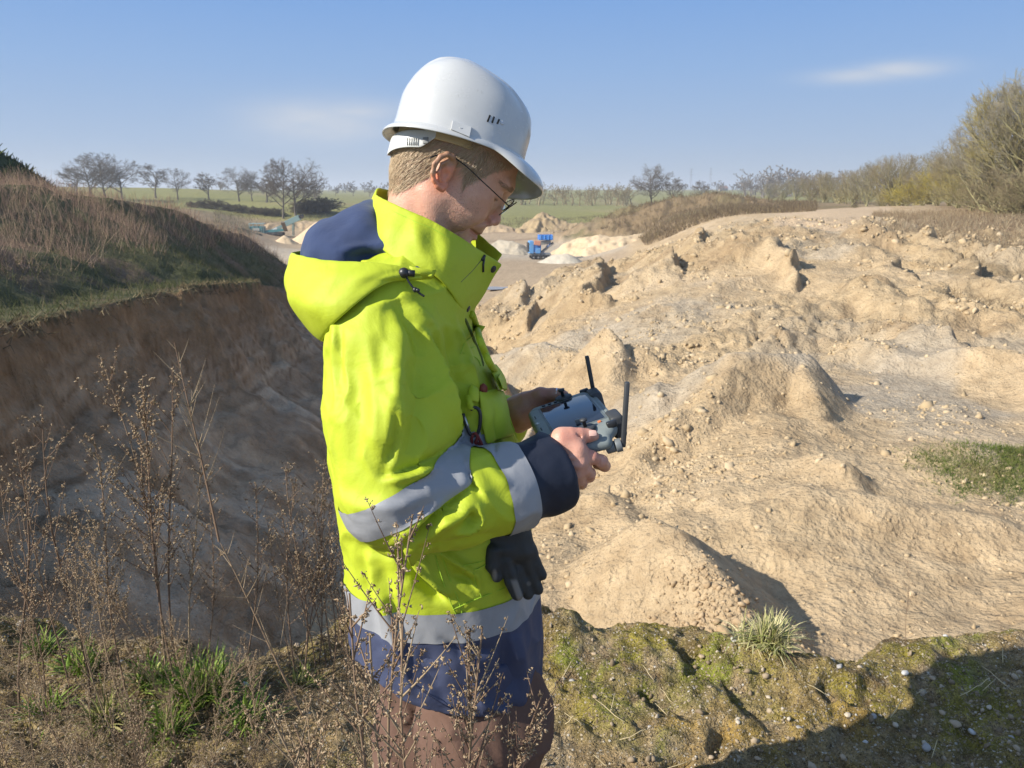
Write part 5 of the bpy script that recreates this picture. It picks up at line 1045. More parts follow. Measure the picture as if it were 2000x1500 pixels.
def arm_inside(path, V, off_hand, pick):
    """the arm inside the sleeve: joins neck and hand into one body"""
    global bv, bf
    P = np.array([[list(p) for p in path]]); v, f = tubes_np(P, np.array([[.05, .05, .042, .034, .024]]), 8); b0 = len(bv)
    i0 = int(np.argmin(((bV-v[:8].mean(0))**2).sum(1))); i1 = off_hand+int(np.argmin(((V-v[-8:].mean(0))**2).sum(1)))
    k = np.arange(8); k2 = (k+1) % 8
    c0 = np.stack([np.full(8, i0), b0+k2, b0+k, np.full(8, i0)], 1); c1 = np.stack([np.full(8, i1), b0+32+k, b0+32+k2, np.full(8, i1)], 1)
    bv = np.concatenate([bv, v]); bf = np.concatenate([bf, f+b0]); return np.concatenate([c0, c1])[:, :3]
_t1 = arm_inside([W(800, 545, YM-.05), W(760, 600, 1.26), W(775, 940, 1.14), W(900, 955, 1.15), W(975, 930, 1.165)], nV, len(bV), 0)
_t2 = arm_inside([W(800, 545, YM+.05), W(800, 600, 1.54), W(890, 840, 1.61), W(915, 850, 1.59), W(930, 846, 1.575)], fV, len(bV)+len(nV), 0)
def mixed_mesh(name, V, Q, T):
    me = bpy.data.meshes.new(name); n4, n3 = len(Q), len(T)
    me.vertices.add(len(V)); me.vertices.foreach_set('co', V.astype(np.float32).ravel()); li = np.concatenate([Q.ravel(), T.ravel()]).astype(np.int32)
    me.loops.add(len(li)); me.loops.foreach_set('vertex_index', li); me.polygons.add(n4+n3)
    me.polygons.foreach_set('loop_start', np.concatenate([np.arange(n4)*4, n4*4+np.arange(n3)*3]).astype(np.int32)); me.polygons.foreach_set('loop_total', np.concatenate([np.full(n4, 4), np.full(n3, 3)]).astype(np.int32))
    me.update(calc_edges=True); me.validate(); return me
bm_ = mixed_mesh('body', bv, bf, np.concatenate([_t1, _t2])); set_col(bm_, 'tint', np.concatenate([bT, nT, fT, np.tile(np.array([[.45, .25, .17]]), (80, 1))]))
child(link('body', bm_, M_SKIN), man)
# thumb nail
def nail(p, nrm, along, w, l):
    nrm = nrm.normalized(); along = (along-nrm*along.dot(nrm)).normalized(); sd = nrm.cross(along); mb = MB(); n = 6; vs = []
    for i in range(n+1):
        for j in range(5):
            a = (i/n-.5)*2; b = (j/4-.5)*2; ww = w*math.sqrt(max(0, 1-.35*max(a, -.2)**2*1.0))
            vs.append(p+along*a*l/2+sd*b*ww/2-nrm*(b*b*w*.16+a*a*l*.05))
    mb.add(vs, [(i*5+j, i*5+j+1, (i+1)*5+j+1, (i+1)*5+j) for i in range(n) for j in range(4)])
    return child(mb.build('nail', simple('nail_gloss', (.58, .36, .29), .3, .05)), man)
nail(W(1157, 847, 1.2125)+Vector((0, -.0035, .003)), Vector((0, -.75, .65)), W(1163, 852, 1.22)-W(1140, 849, 1.213), .0105, .0125)

def child_stuff(o, p): o['kind'] = 'stuff'; return child(o, p)
# short hair as single strands
def hair_strands():
    N = normals(bV, bF); f, s, u = (bV-np.array(HO)) @ np.array(HF), (bV-np.array(HO)) @ np.array(HS), (bV-np.array(HO)) @ np.array(HU)
    cand = np.where((bH > .5) & (np.abs(s) < .0805) & (u < .075) & (~((np.abs(s) > .074) & (f > -.045) & (f < .03) & (u < .035))))[0]
    n = 9000; ids = RNG.choice(cand, n); p = bV[ids]; nr = N[ids]
    dn = -np.array(HU)[None]*1.0-np.array(HF)[None]*np.where(f[ids] < .02, .38, -.1)[:, None]+RNG.normal(0, .11, (n, 3)); dn -= nr*(dn*nr).sum(1, keepdims=True)
    dn /= np.linalg.norm(dn, axis=1, keepdims=True); L = np.where((f[ids] > .035), .006, .0155)*RNG.uniform(.6, 1.25, n); lift = RNG.uniform(.03, .20, n)
    P = np.stack([p+nr*.0002, p+nr*(L*lift*.75)[:, None]+dn*(L*.5)[:, None], p+nr*(L*lift)[:, None]+dn*L[:, None]], 1)
    V, F = tubes_np(P, np.stack([np.full(n, .00026), np.full(n, .00024), np.full(n, .00006)], 1), 3)
    me = np_mesh('hair', V, F); tone = np.repeat(RNG.uniform(0, 1, n), 9); set_attr(me, 'tone', tone)
    t = NT('blond_hair'); return child_stuff(link('hair', me, t.out(t.ramp(t.attr('tone'), [(0, (.35, .245, .14)), (.5, (.47, .345, .205)), (1, (.60, .47, .30))]), .42, None, Specular_IOR_Level=.5)), man)
child_hair = hair_strands()
# brow, sideburn and stubble hairs
def fine_hairs():
    f, s, u = (bV-np.array(HO)) @ np.array(HF), (bV-np.array(HO)) @ np.array(HS), (bV-np.array(HO)) @ np.array(HU); N = normals(bV, bF)
    c1 = np.where((np.abs(u-.047+.06*(np.abs(s)-.03)) < .0040) & (np.abs(s) > .012) & (np.abs(s) < .052) & (f > .06))[0]
    c2 = np.where((u < .0) & (u > -.085) & (f > .0) & (np.abs(s) < .07) & (f < .075))[0]
    ids = np.concatenate([RNG.choice(c1, 260), RNG.choice(c2, 900)]); n = len(ids); p = bV[ids]; nr = N[ids]; L = np.concatenate([np.full(260, .0065), np.full(900, .0016)])*RNG.uniform(.7, 1.2, n)
    out = np.sign(s[ids])[:, None]*np.array(HS)[None]
    d = np.where((np.arange(n) < 260)[:, None], out*.9-np.array(HU)[None]*.1-np.array(HF)[None]*.3, -np.array(HU)[None])+RNG.normal(0, .15, (n, 3)); d -= nr*(d*nr).sum(1, keepdims=True)*.8; d /= np.linalg.norm(d, axis=1, keepdims=True)
    P = np.stack([p, p+d*(L*.6)[:, None]+nr*(L*.18)[:, None], p+d*L[:, None]+nr*(L*.2)[:, None]], 1)
    V, F = tubes_np(P, np.stack([np.full(n, .00030), np.full(n, .00026), np.full(n, .00008)], 1), 3)
    child_stuff(link('facial_hair', np_mesh('facial_hair', V, F), simple('brow_hair', (.34, .23, .13), .45)), man)
fine_hairs()

# ---- jacket, sleeves and body of one cloth
TZ = [(520, 690, 900, .120), (560, 662, 915, .150), (610, 648, 920, .185), (660, 642, 928, .195), (700, 640, 947, .198), (760, 643, 979, .20), (830, 648, 1001, .20), (900, 654, 1020, .202), (980, 664, 1033, .205), (1040, 678, 1041, .208), (1100, 683, 1047, .21), (1180, 692, 1057, .213), (1300, 702, 1062, .215), (1420, 712, 1066, .215), (1520, 716, 1068, .215)]
tz, tx0, tx1, tb = [], [], [], []
for (py, a, b, w) in TZ:
    pa, pb = W(a, py, YM), W(b, py, YM); tz.append(pa.z); tx0.append(pa.x); tx1.append(pb.x); tb.append(w)
tz, tx0, tx1, tb = [np.array(q)[::-1] for q in (tz, tx0, tx1, tb)]
ztop = tz[-1]
def torso_fn(inset=0.0):
    def fn(x, y, z):
        a0, a1, b = np.interp(z, tz, tx0), np.interp(z, tz, tx1), np.interp(z, tz, tb)-inset
        cx, ax = (a0+a1)/2, (a1-a0)/2-inset
        q = (np.abs((x-cx)/ax)**2.3+np.abs((y-YM)/b)**2.3)**(1/2.3)
        d = (q-1)*np.minimum(ax, b)*.85
        return np.maximum(d, z-ztop)
    return fn
def hem_z(x): return .718+(.05-x)*.27
ARM = [W(752, 628, 1.235), W(744, 690, 1.205), W(763, 820, 1.165), W(778, 945, 1.135)]; ARMR = [.078, .088, .1015, .0975]
FORE = [W(786, 975, 1.125), W(880, 972, 1.140), W(985, 955, 1.175), W(1066, 926, 1.212), W(1112, 908, 1.232)]; FORER = [.086, .0765, .070, .0635, .061]
def jacket():
    g = Sdf((-.46, .90, .58), (.20, 1.74, 1.60), .0046)
    g.func((-.46, .9, .58), (.2, 1.74, 1.6), torso_fn(), 0)
    g.ell(W(800, 560, YM), (.125, .165, .055), .05)
    g.cone(W(790, 560, YM-.10), ARM[0], .06, .075, .05)
    g.cone(W(790, 560, YM+.10), W(800, 600, 1.56), .06, .085, .05)
    g.chain([W(800, 600, 1.56), W(860, 760, 1.62), W(900, 860, 1.62)], [.085, .09, .085], .03); g.cone(W(900, 860, 1.62), W(975, 826, 1.545), .08, .066, .02)
    g.chain(ARM, ARMR, .022)
    g.chain(FORE, FORER, .018)
    # sag under the elbow
    g.cone(W(800, 1030, 1.11), W(790, 1000, 1.115), .042, .065, .03)
    # open sleeve end and open hem
    ax = (FORE[4]-FORE[3]).normalized(); e = W(1088, 917, 1.222)
    g.func(e-Vector((.12, .12, .12)), e+Vector((.16, .16, .16)), lambda x, y, z: -((x-e.x)*ax.x+(y-e.y)*ax.y+(z-e.z)*ax.z)+0*x, .004, 'sub')
    g.cone(e-ax*.05, e+ax*.08, .050, .052, .004, 'sub')
    g.func((-.46, .9, .58), (.2, 1.74, .90), lambda x, y, z: np.maximum(torso_fn(.013)(x, y, z), z-hem_z(x)-.09), .003, 'sub')
    g.func((-.46, .9, .58), (.2, 1.74, .90), lambda x, y, z: z-hem_z(x)+0*y, .003, 'sub')
    V, F = g.mesh(); V = relax(V, F, 3)
    # slack cloth: broad undulations, then the creases one sees
    N = normals(V, F)
    V = V + N*(.006*vnoise(V[:, 0]*9+3, V[:, 1]*9, V[:, 2]*6, seed=2)+.0032*vnoise(V[:, 0]*22, V[:, 1]*22, V[:, 2]*15, seed=3)+.0010*vnoise(V[:, 0]*60, V[:, 1]*60, V[:, 2]*48, seed=4))[:, None]
    wx, wy, wz = [V[:, i]+.05*vnoise(V[:, 0]*7, V[:, 1]*7, V[:, 2]*7, seed=40+i) for i in range(3)]
    cr_ = (1-np.abs(vnoise(wx*13+wz*5, wy*13, wz*8-wx*4, seed=6)))**6; cr2 = (1-np.abs(vnoise(wx*24-wz*9, wy*24, wz*17+wx*9, seed=7)))**6
    V = V + N*(.0052*cr_-.0030+.0022*cr2*sstep(-.2, .4, vnoise(V[:, 0]*5, V[:, 1]*5, V[:, 2]*5, seed=8)))[:, None]
    L = [
     # back edge of the sleeve, behind the shoulder
     ([(640, 650), (638, 690), (644, 740), (650, 800)], 9, -.007, 'r'), ([(652, 640), (652, 690), (656, 750), (652, 820)], 9, .006, 'r'), ([(664, 640), (660, 690), (664, 750)], 8, -.006, 'r'),
     # front of the sleeve: the sharp ridge and the hollow beyond it
     ([(815, 640), (832, 655), (856, 715), (876, 770), (890, 830), (905, 868)], 9, .016, 's'), ([(842, 640), (868, 700), (893, 770), (905, 815), (912, 850)], 12, -.022, 'r'),
     ([(770, 580), (800, 640), (835, 700)], 14, -.008, 'r'), ([(800, 585), (845, 640), (890, 740)], 12, .008, 'r'),
     ([(785, 620), (775, 720), (772, 820), (762, 905)], 26, .013, 'r'), ([(815, 690), (822, 800), (800, 900)], 26, -.012, 'r'),
     ([(690, 700), (700, 800), (696, 900)], 20, -.006, 'r'), ([(722, 660), (735, 800), (730, 900)], 14, .005, 'r'),
     # elbow
     ([(752, 928), (800, 918), (850, 898), (905, 862)], 9, -.015, 's'), ([(750, 922), (770, 860), (775, 790)], 10, -.010, 'r'),
     ([(756, 940), (800, 930), (850, 912)], 10, .012, 'r'), ([(650, 960), (700, 990), (770, 990), (850, 960)], 16, .006, 'r'),
     ([(785, 1070), (835, 1020), (880, 985), (925, 945)], 8, -.020, 's'), ([(800, 1068), (850, 1030), (900, 1000), (935, 985)], 16, .012, 'r'), ([(770, 1060), (815, 1020), (860, 988)], 12, .011, 'r'),
     ([(864, 1006), (885, 1000), (905, 992)], 6, -.012, 'r'), ([(934, 990), (940, 1012), (925, 1032), (895, 1044)], 5, .011, 'r'), ([(918, 998), (922, 1014), (905, 1026)], 8, -.010, 'r'),
     ([(820, 1072), (900, 1062), (980, 1040)], 12, -.006, 'r'),
     ([(940, 905), (975, 935), (1000, 955)], 12, .005, 'r'), ([(905, 900), (925, 935), (940, 975)], 10, -.010, 'r'),
     # chest
     ([(885, 620), (915, 700), (930, 760), (945, 830)], 7, .006, 'r'), ([(870, 650), (902, 740), (912, 800)], 8, -.010, 'r'), ([(900, 740), (935, 765), (955, 775)], 6, -.006, 'r'),
     ([(920, 760), (915, 800), (903, 815)], 7, .009, 'r'), ([(958, 790), (965, 850), (968, 890)], 5, -.007, 'r'), ([(940, 800), (948, 860)], 5, .006, 'r'),
     # skirt of the jacket
     ([(775, 1075), (800, 1120), (850, 1165), (880, 1172)], 10, -.018, 'r'), ([(790, 1072), (825, 1120), (870, 1155)], 8, .014, 'r'), ([(810, 1075), (850, 1130), (890, 1190)], 9, .008, 'r'), ([(860, 1075), (905, 1105), (930, 1130)], 9, .014, 'r'), ([(880, 1120), (930, 1140), (945, 1160)], 12, -.012, 'r'), ([(930, 1125), (940, 1160)], 8, .010, 'r'),
     ([(722, 1095), (735, 1140), (765, 1210), (800, 1340)], 12, .014, 'r'), ([(705, 1080), (712, 1150), (745, 1260)], 12, -.008, 'r'), ([(745, 1100), (762, 1180), (790, 1260)], 14, -.006, 'r'),
     ([(865, 1250), (900, 1275), (960, 1270)], 10, -.008, 'r'), ([(905, 1255), (925, 1320), (950, 1400)], 8, .006, 'r'), ([(985, 1245), (990, 1320), (980, 1390)], 16, -.010, 'r'), ([(1010, 1230), (1020, 1320), (1015, 1390)], 14, .009, 'r'), ([(940, 1375), (975, 1385), (1000, 1395)], 8, .008, 'r'),
     ([(830, 1260), (845, 1320), (870, 1380)], 18, -.006, 'r'), ([(690, 1060), (730, 1080), (775, 1085)], 10, -.006, 'r'),
    ]
    L = [(p, w*.9, a*1.35, k) for p, w, a, k in L]
    V = folds(V, F, L)
    return V, F
JV, JF = jacket()
J_ME = np_mesh('jacket_form', JV, JF)
def cut(me, planes, keep=None, grow=0.0, name='x', mat=None, thick=0.0):
    """the piece of a form between planes (point, normal pointing out), grown outwards along its normals"""
    bm = bmesh.new(); bm.from_mesh(me)
    if keep is not None:
        cent = np.empty(len(me.polygons)*3, np.float32); me.polygons.foreach_get('center', cent); k = keep(cent.reshape(-1, 3))
        bm.faces.ensure_lookup_table(); bmesh.ops.delete(bm, geom=[bm.faces[i] for i in np.where(~k)[0]], context='FACES')
    for p, n in planes:
        bmesh.ops.bisect_plane(bm, geom=bm.verts[:]+bm.edges[:]+bm.faces[:], plane_co=p, plane_no=n, clear_outer=True, dist=1e-5)
    bm.normal_update()
    if grow:
        nn = {v: v.normal.copy() for v in bm.verts}
        for v in bm.verts: v.co += nn[v]*grow
    o = bpy.data.meshes.new(name); bm.to_mesh(o); bm.free(); ob = link(name, o, mat)
    if thick: s = ob.modifiers.new('thickness', 'SOLIDIFY'); s.thickness = thick; s.offset = -1
    return ob
def plane_px(a, b, Y, up):
    """plane through two photographed points and the line of depth between; normal towards `up` pixel"""
    A, B = W(*a, Y), W(*b, Y); n = (B-A).cross(Vector((0, 1, 0))).normalized(); U = W(*up, Y)
    return (A, n if n.dot(U-A) > 0 else -n)
Zu, Zd = Vector((.0, 0, 1)), Vector((.0, 0, -1))
fax = (FORE[3]-FORE[2]).normalized(); fax2 = (FORE[4]-FORE[2]).normalized()
c0, c1, c2 = W(962, 960, 1.165), W(1012, 945, 1.185), W(1013, 945, 1.186)
def arm_part(c):
    """faces of the near sleeve below the elbow line"""
    d = np.full(len(c), 9.)
    for a, b, ra, rb in zip(FORE[:-1], FORE[1:], FORER[:-1], FORER[1:]):
        a_, e = np.array(a), np.array(b-a); t = np.clip(((c-a_)@e)/(e@e), 0, 1); d = np.minimum(d, np.linalg.norm(c-a_-t[:, None]*e, axis=1)-(ra+(rb-ra)*t))
    return d
def upper_part(c):
    d = arm_part(c)
    for a, b, ra, rb in zip(ARM[:-1], ARM[1:], ARMR[:-1], ARMR[1:]):
        a_, e = np.array(a), np.array(b-a); t = np.clip(((c-a_)@e)/(e@e), 0, 1); d = np.minimum(d, np.linalg.norm(c-a_-t[:, None]*e, axis=1)-(ra+(rb-ra)*t))
    return d
def not_cuff(c): return ~((arm_part(c) < .022) & (((c-np.array(c1)) @ np.array(fax2)) > .0))
Zc = .925
jacket_o = cut(J_ME, [(Vector((0, 0, Zc-.0)), Zd)], keep=not_cuff, name='jacket', mat=M_HIVIS); child(jacket_o, man); jacket_o['label'] = 'fluorescent yellow upper jacket with creased sleeves'
lower = cut(J_ME, [(Vector((0, 0, Zc)), Zu)], name='jacket_hem', mat=M_NAVY); child(lower, man); lower['label'] = 'navy lower part of the jacket'
cuff = cut(J_ME, [(c1, -fax2)], keep=lambda c: (arm_part(c) < .03) & (((c-np.array(c1)) @ np.array(fax2)) > -.02), name='cuff', mat=M_DARKN); child(cuff, man); cuff['label'] = 'dark navy sleeve end'
hb = cut(J_ME, [(Vector((0, 0, Zc+.028)), Zu), (Vector((0, 0, Zc-.027)), Zd)], keep=lambda c: torso_fn()(c[:, 0], c[:, 1], c[:, 2]) > -.02, grow=.0022, name='reflective_band', mat=M_BAND); child(hb, man); hb['label'] = 'grey reflective band round the hem'
sb = cut(J_ME, [plane_px((665, 987), (906, 866), 1.12, (700, 800)), plane_px((706, 1036), (922, 930), 1.12, (800, 1200)), plane_px((907, 866), (923, 932), 1.10, (1000, 900))], keep=lambda c: (c[:, 1] < 1.27) & (c[:, 2] > 1.0) & (upper_part(c) < .03), grow=.0022, name='reflective_band', mat=M_BAND); child(sb, man); sb['label'] = 'slanting grey reflective band at the elbow'
cb_ = cut(J_ME, [(c0, -fax2), (c1+fax2*.003, fax2)], keep=lambda c: arm_part(c) < .03, grow=.0022, name='reflective_band', mat=M_BAND); child(cb_, man); cb_['label'] = 'grey reflective band next to the cuff'
from mathutils.bvhtree import BVHTree
def bvh_np(V, F): return BVHTree.FromPolygons([tuple(v) for v in V.tolist()], F.tolist())
J_BVH = bvh_np(JV, JF)
def hit(px, py, off=0.0, bv=None):
    """point and normal of the garment where the photograph shows px, py"""
    d = px_dir(px, py).normalized(); h = (bv or J_BVH).ray_cast(Vector((0, 0, CAMH)), d)
    if h[0] is None: return W(px, py, 1.25), Vector((0, -1, 0))
    n = h[1] if h[1].dot(d) < 0 else -h[1]
    return h[0]+n*off, n
# trousers
def trousers():
    g = Sdf((-.36, 1.02, -.02), (.16, 1.74, .98), .0075)
    g.ell((-.13, YM, .86), (.135, .165, .12), .03)
    kn, an = Vector((-.075, 1.27, .47)), Vector((-.11, 1.27, .07)); kf, af = Vector((-.20, 1.52, .47)), Vector((-.27, 1.52, .07))
    g.chain([Vector((-.095, 1.305, .84)), Vector((-.055, 1.285, .66)), kn, an], [.092, .122, .108, .086], .03); g.chain([Vector((-.15, 1.475, .84)), Vector((-.165, 1.50, .66)), kf, af], [.092, .116, .104, .086], .03)
    V, F = g.mesh(); V = relax(V, F, 3); N = normals(V, F)
    V = V+N*(.007*vnoise(V[:, 0]*14, V[:, 1]*14, V[:, 2]*7, seed=21)+.004*vnoise(V[:, 0]*34, V[:, 1]*34, V[:, 2]*16, seed=22)+.008*(1-np.abs(vnoise(V[:, 0]*13+V[:, 2]*9, V[:, 1]*13, V[:, 2]*12-V[:, 0]*8, seed=23)))**5-.003)[:, None]
    V = folds(V, F, [([(842, 1360), (880, 1430), (915, 1500)], 12, .010, 'r'), ([(805, 1370), (840, 1380), (850, 1385)], 5, -.006, 'r'), ([(900, 1410), (930, 1450)], 10, -.006, 'r'), ([(1000, 1420), (1005, 1500)], 14, -.008, 'r')])
    child(link('trousers', np_mesh('trousers', V, F), M_TROUS), man)
    for (a, rz) in ((an, .15), (af, -.1)):
        g = Sdf(a-Vector((.14, .14, .12)), a+Vector((.28, .14, .13)), .008); d = Vector((math.cos(rz), -math.sin(rz), 0))
        g.cone(a+Vector((0, 0, .06)), a, .052, .05, .03); g.cone(a-d*.04-Vector((0, 0, .03)), a+d*.16-Vector((0, 0, .035)), .042, .036, .03)
        g.func(a-Vector((.2, .2, .2)), a+Vector((.3, .2, -.05)), lambda x, y, z: (z-.004)+0*x+0*y, .004, 'sub')
        V, F = g.mesh(); child(link('boot', np_mesh('boot', relax(V, F, 2), F), simple('boot_leather', (.07, .05, .035), .6, .2)), man)
trousers()
# ---- collar, hood and trimmings of the jacket
def grid_mesh(name, rows, mat, parent, closed=False, thick=0, smooth=True, sub=0):
    """surface through rows of points"""
    n = len(rows[0]); V = [tuple(p) for r in rows for p in r]; F = []
    for i in range(len(rows)-1):
        for k in range(n if closed else n-1): F.append((i*n+k, i*n+(k+1) % n, (i+1)*n+(k+1) % n, (i+1)*n+k))
    me = bpy.data.meshes.new(name); me.from_pydata(V, [], F); me.update(); o = link(name, me, mat, None, smooth)
    if thick: m = o.modifiers.new('thickness', 'SOLIDIFY'); m.thickness = thick; m.offset = 0
    if sub: m = o.modifiers.new('smooth', 'SUBSURF'); m.levels = sub; m.render_levels = sub
    return child(o, parent) if parent is not None else o
def cr(pts, n):
    """Catmull-Rom through points -> n points"""
    P = [Vector(p) for p in pts]; m = len(P)-1; out = []
    for i in range(n):
        t = i/(n-1)*m; k = min(int(t), m-1); f = t-k
        a, b, c, d = P[max(k-1, 0)], P[k], P[k+1], P[min(k+2, m)]
        out.append(.5*((2*b)+(c-a)*f+(2*a-5*b+4*c-d)*f*f+(3*b-a-3*c+d)*f**3))
    return out
def mirrorY(p, yc): return Vector((p.x, 2*yc-p.y, p.z+.012))
def collar():
    YC = 1.385
    top = [W(735, 380, YC), W(745, 386, 1.335), W(772, 399, 1.296), W(806, 414, 1.276), W(842, 430, 1.268), W(872, 447, 1.268), W(905, 467, 1.285), W(940, 490, 1.315), W(981, 516, 1.352)]
    bot = [W(712, 440, YC), W(722, 462, 1.31), W(752, 492, 1.255), W(790, 518, 1.232), W(828, 530, 1.226), W(856, 545, 1.226), W(880, 572, 1.240), W(900, 604, 1.275), W(917, 615, 1.345)]
    n = 46; t, b = cr(top, n), cr(bot, n); rows = []
    for j in range(15):
        v = j/14; row = []
        for i in range(n):
            u = i/(n-1); p = t[i].lerp(b[i], v); c = Vector((W(850, 500, YC).x, YC, p.z)); o = (p-c); o.z = 0; o = o.normalized() if o.length > 1e-6 else Vector()
            d = .010*math.sin(v*math.pi)*math.sin(u*math.pi)
            d += .0060*math.exp(-((u-.43)/.035-(v-.30)*3)**2)*math.sin(min(1, v*1.3)*math.pi) - .0065*math.exp(-((u-.33)/.05+(v-.5)*1.6)**2)*math.sin(v*math.pi)
            d += -.006*math.exp(-((u-.58)/.06-(v-.6)*2)**2)*math.sin(v*math.pi)+.0012*math.sin(u*95)*math.exp(-(v/.07)**2)
            d += .0025*math.sin(u*17+v*5)*math.sin(v*math.pi)
            row.append(p+o*d)
        # far half mirrors the near one, front edges stay apart
        far = [mirrorY(q, YC) for q in reversed(row[1:])]
        rows.append(far+row)
    grid_mesh('collar', rows, M_HIVIS, man, thick=.0045, sub=1)['label'] = 'tall yellow stand-up collar open at the throat'
    # stitched seam along the top edge and the placket seam
    inn = [[Vector(p) for p in r] for r in rows]
    mid = rows[2][n-1+4:]; out = [p+Vector((0, -.0030, 0)) for p in mid]
    mb = MB(); mb.tube(out, .0006, 4); child(mb.build('seam', simple('yellow_thread', (.34, .52, .03), .8)), man)
    return rows
COLLAR = collar()
_cv = [p for r in COLLAR for p in r]; _nc = len(COLLAR[0])
C_BVH = BVHTree.FromPolygons([tuple(p) for p in _cv], [(i*_nc+k, i*_nc+k+1, (i+1)*_nc+k+1, (i+1)*_nc+k) for i in range(len(COLLAR)-1) for k in range(_nc-1)])
def hood():
    YC = 1.385
    rim = [W(852, 531, 1.212), W(820, 528, 1.205), W(785, 521, 1.195), W(740, 514, 1.190), W(690, 511, 1.195), W(640, 508, 1.215), W(605, 502, 1.255), W(580, 496, 1.32), W(571, 492, YC)]
    bot = [W(846, 543, 1.215), W(812, 545, 1.203), W(775, 548, 1.185), W(742, 560, 1.165), W(708, 584, 1.148), W(672, 615, 1.142), W(648, 638, 1.160), W(632, 662, 1.23), W(632, 668, YC)]
    n = 44; r, b = cr(rim, n), cr(bot, n); rows = []
    for j in range(17):
        v = j/16; row = []
        for i in range(n):
            u = i/(n-1); p = r[i].lerp(b[i], v)
            out = (Vector((-1, -.0, -.15))*u + Vector((-.25, -1, -.1))*(1-u)).normalized()
            bul = (.010+.022*sstep(.25, .8, u))*math.sin(v*math.pi)**.8
            d = bul + .0032*math.sin(u*13+v*7)*math.sin(v*math.pi)+.0022*math.sin(u*31-v*11)*math.sin(v*math.pi)
            if .11 < v < .17: d -= .0022
            if v < .11: d += .0013*math.sin(u*60)
            row.append(p+out*d)
        rows.append([mirrorY(q, YC) for q in reversed(row[:-1])][::-1][::-1] and (row+[Vector((q.x, 2*YC-q.y, q.z)) for q in reversed(row[:-1])]))
    grid_mesh('hood', rows, M_HIVIS, man, thick=.004, sub=1)['label'] = 'yellow hood folded down on the shoulders'
    mb = MB(); mb.tube([p+Vector((-.001, -.0035, -.002)) for p in rows[2][3:60]], .0006, 4); child(mb.build('seam', bpy.data.materials['yellow_thread']), man)
    # fleece lining that bulges out of the opening
    g = Sdf(W(560, 560, 1.38)-Vector((.02, .22, .02)), W(860, 380, 1.38)+Vector((.03, .22, .04)), .004)
    g.ell(W(700, 497, YC), (.070, .150, .068), .02); g.ell(W(655, 492, YC), (.045, .120, .052), .04); g.ell(W(733, 452, YC), (.040, .105, .050), .035); g.cone(W(770, 495, 1.285), W(815, 530, 1.24), .030, .018, .03); g.cone(W(770, 495, 1.47), W(815, 520, 1.52), .03, .018, .03)
    g.ell(W(712, 424, 1.40), (.022, .05, .016), .03)
    V, F = g.mesh(); V = relax(V, F, 2); N = normals(V, F)
    V = V+N*(.006*vnoise(V[:, 0]*18, V[:, 1]*18, V[:, 2]*18, seed=31)+.0015*vnoise(V[:, 0]*55, V[:, 1]*55, V[:, 2]*55, seed=32))[:, None]
    V = folds(V, F, [([(660, 492), (700, 484), (760, 478)], 9, .005, 'r'), ([(680, 500), (740, 498), (790, 500)], 8, -.007, 'r'), ([(770, 470), (800, 505)], 8, -.006, 'r'), ([(745, 412), (770, 440)], 6, -.005, 'r')])
    o = child(link('hood_lining', np_mesh('hood_lining', V, F), M_FLEECE), man); o['label'] = 'blue fleece lining showing in the open hood'
    # little tab that ends the rim and the cord stopper
    a, b_, c_, d_ = W(800, 520, 1.198), W(852, 528, 1.205), W(846, 541, 1.207), W(800, 543, 1.200)
    rows = [[a.lerp(b_, i/6)+Vector((0, -.003*math.sin(i/6*3), 0)) for i in range(7)], [d_.lerp(c_, i/6)+Vector((0, -.004*math.sin(i/6*3), 0)) for i in range(7)]]
    grid_mesh('hood_tab', rows, M_HIVIS, man, thick=.003)
hood()
M_BLACKP = simple('black_plastic', (.018, .019, .021), .38, .25, 60)
M_GREYP = simple('grey_plastic', (.14, .15, .15), .45, .12, 40)
def ball(mb, c, r, seg=12, ring=8, sc=(1, 1, 1), M=None):
    vs = []; fs = []
    for i in range(ring+1):
        a = math.pi*i/ring
        for k in range(seg):
            b = 2*math.pi*k/seg; p = Vector((math.sin(a)*math.cos(b)*r*sc[0], math.sin(a)*math.sin(b)*r*sc[1], math.cos(a)*r*sc[2]))
            if M is not None: p = M @ p
            vs.append(Vector(c)+p)
    for i in range(ring):
        for k in range(seg): fs.append((i*seg+k, (i+1)*seg+k, (i+1)*seg+(k+1) % seg, i*seg+(k+1) % seg))
    mb.add(vs, fs)
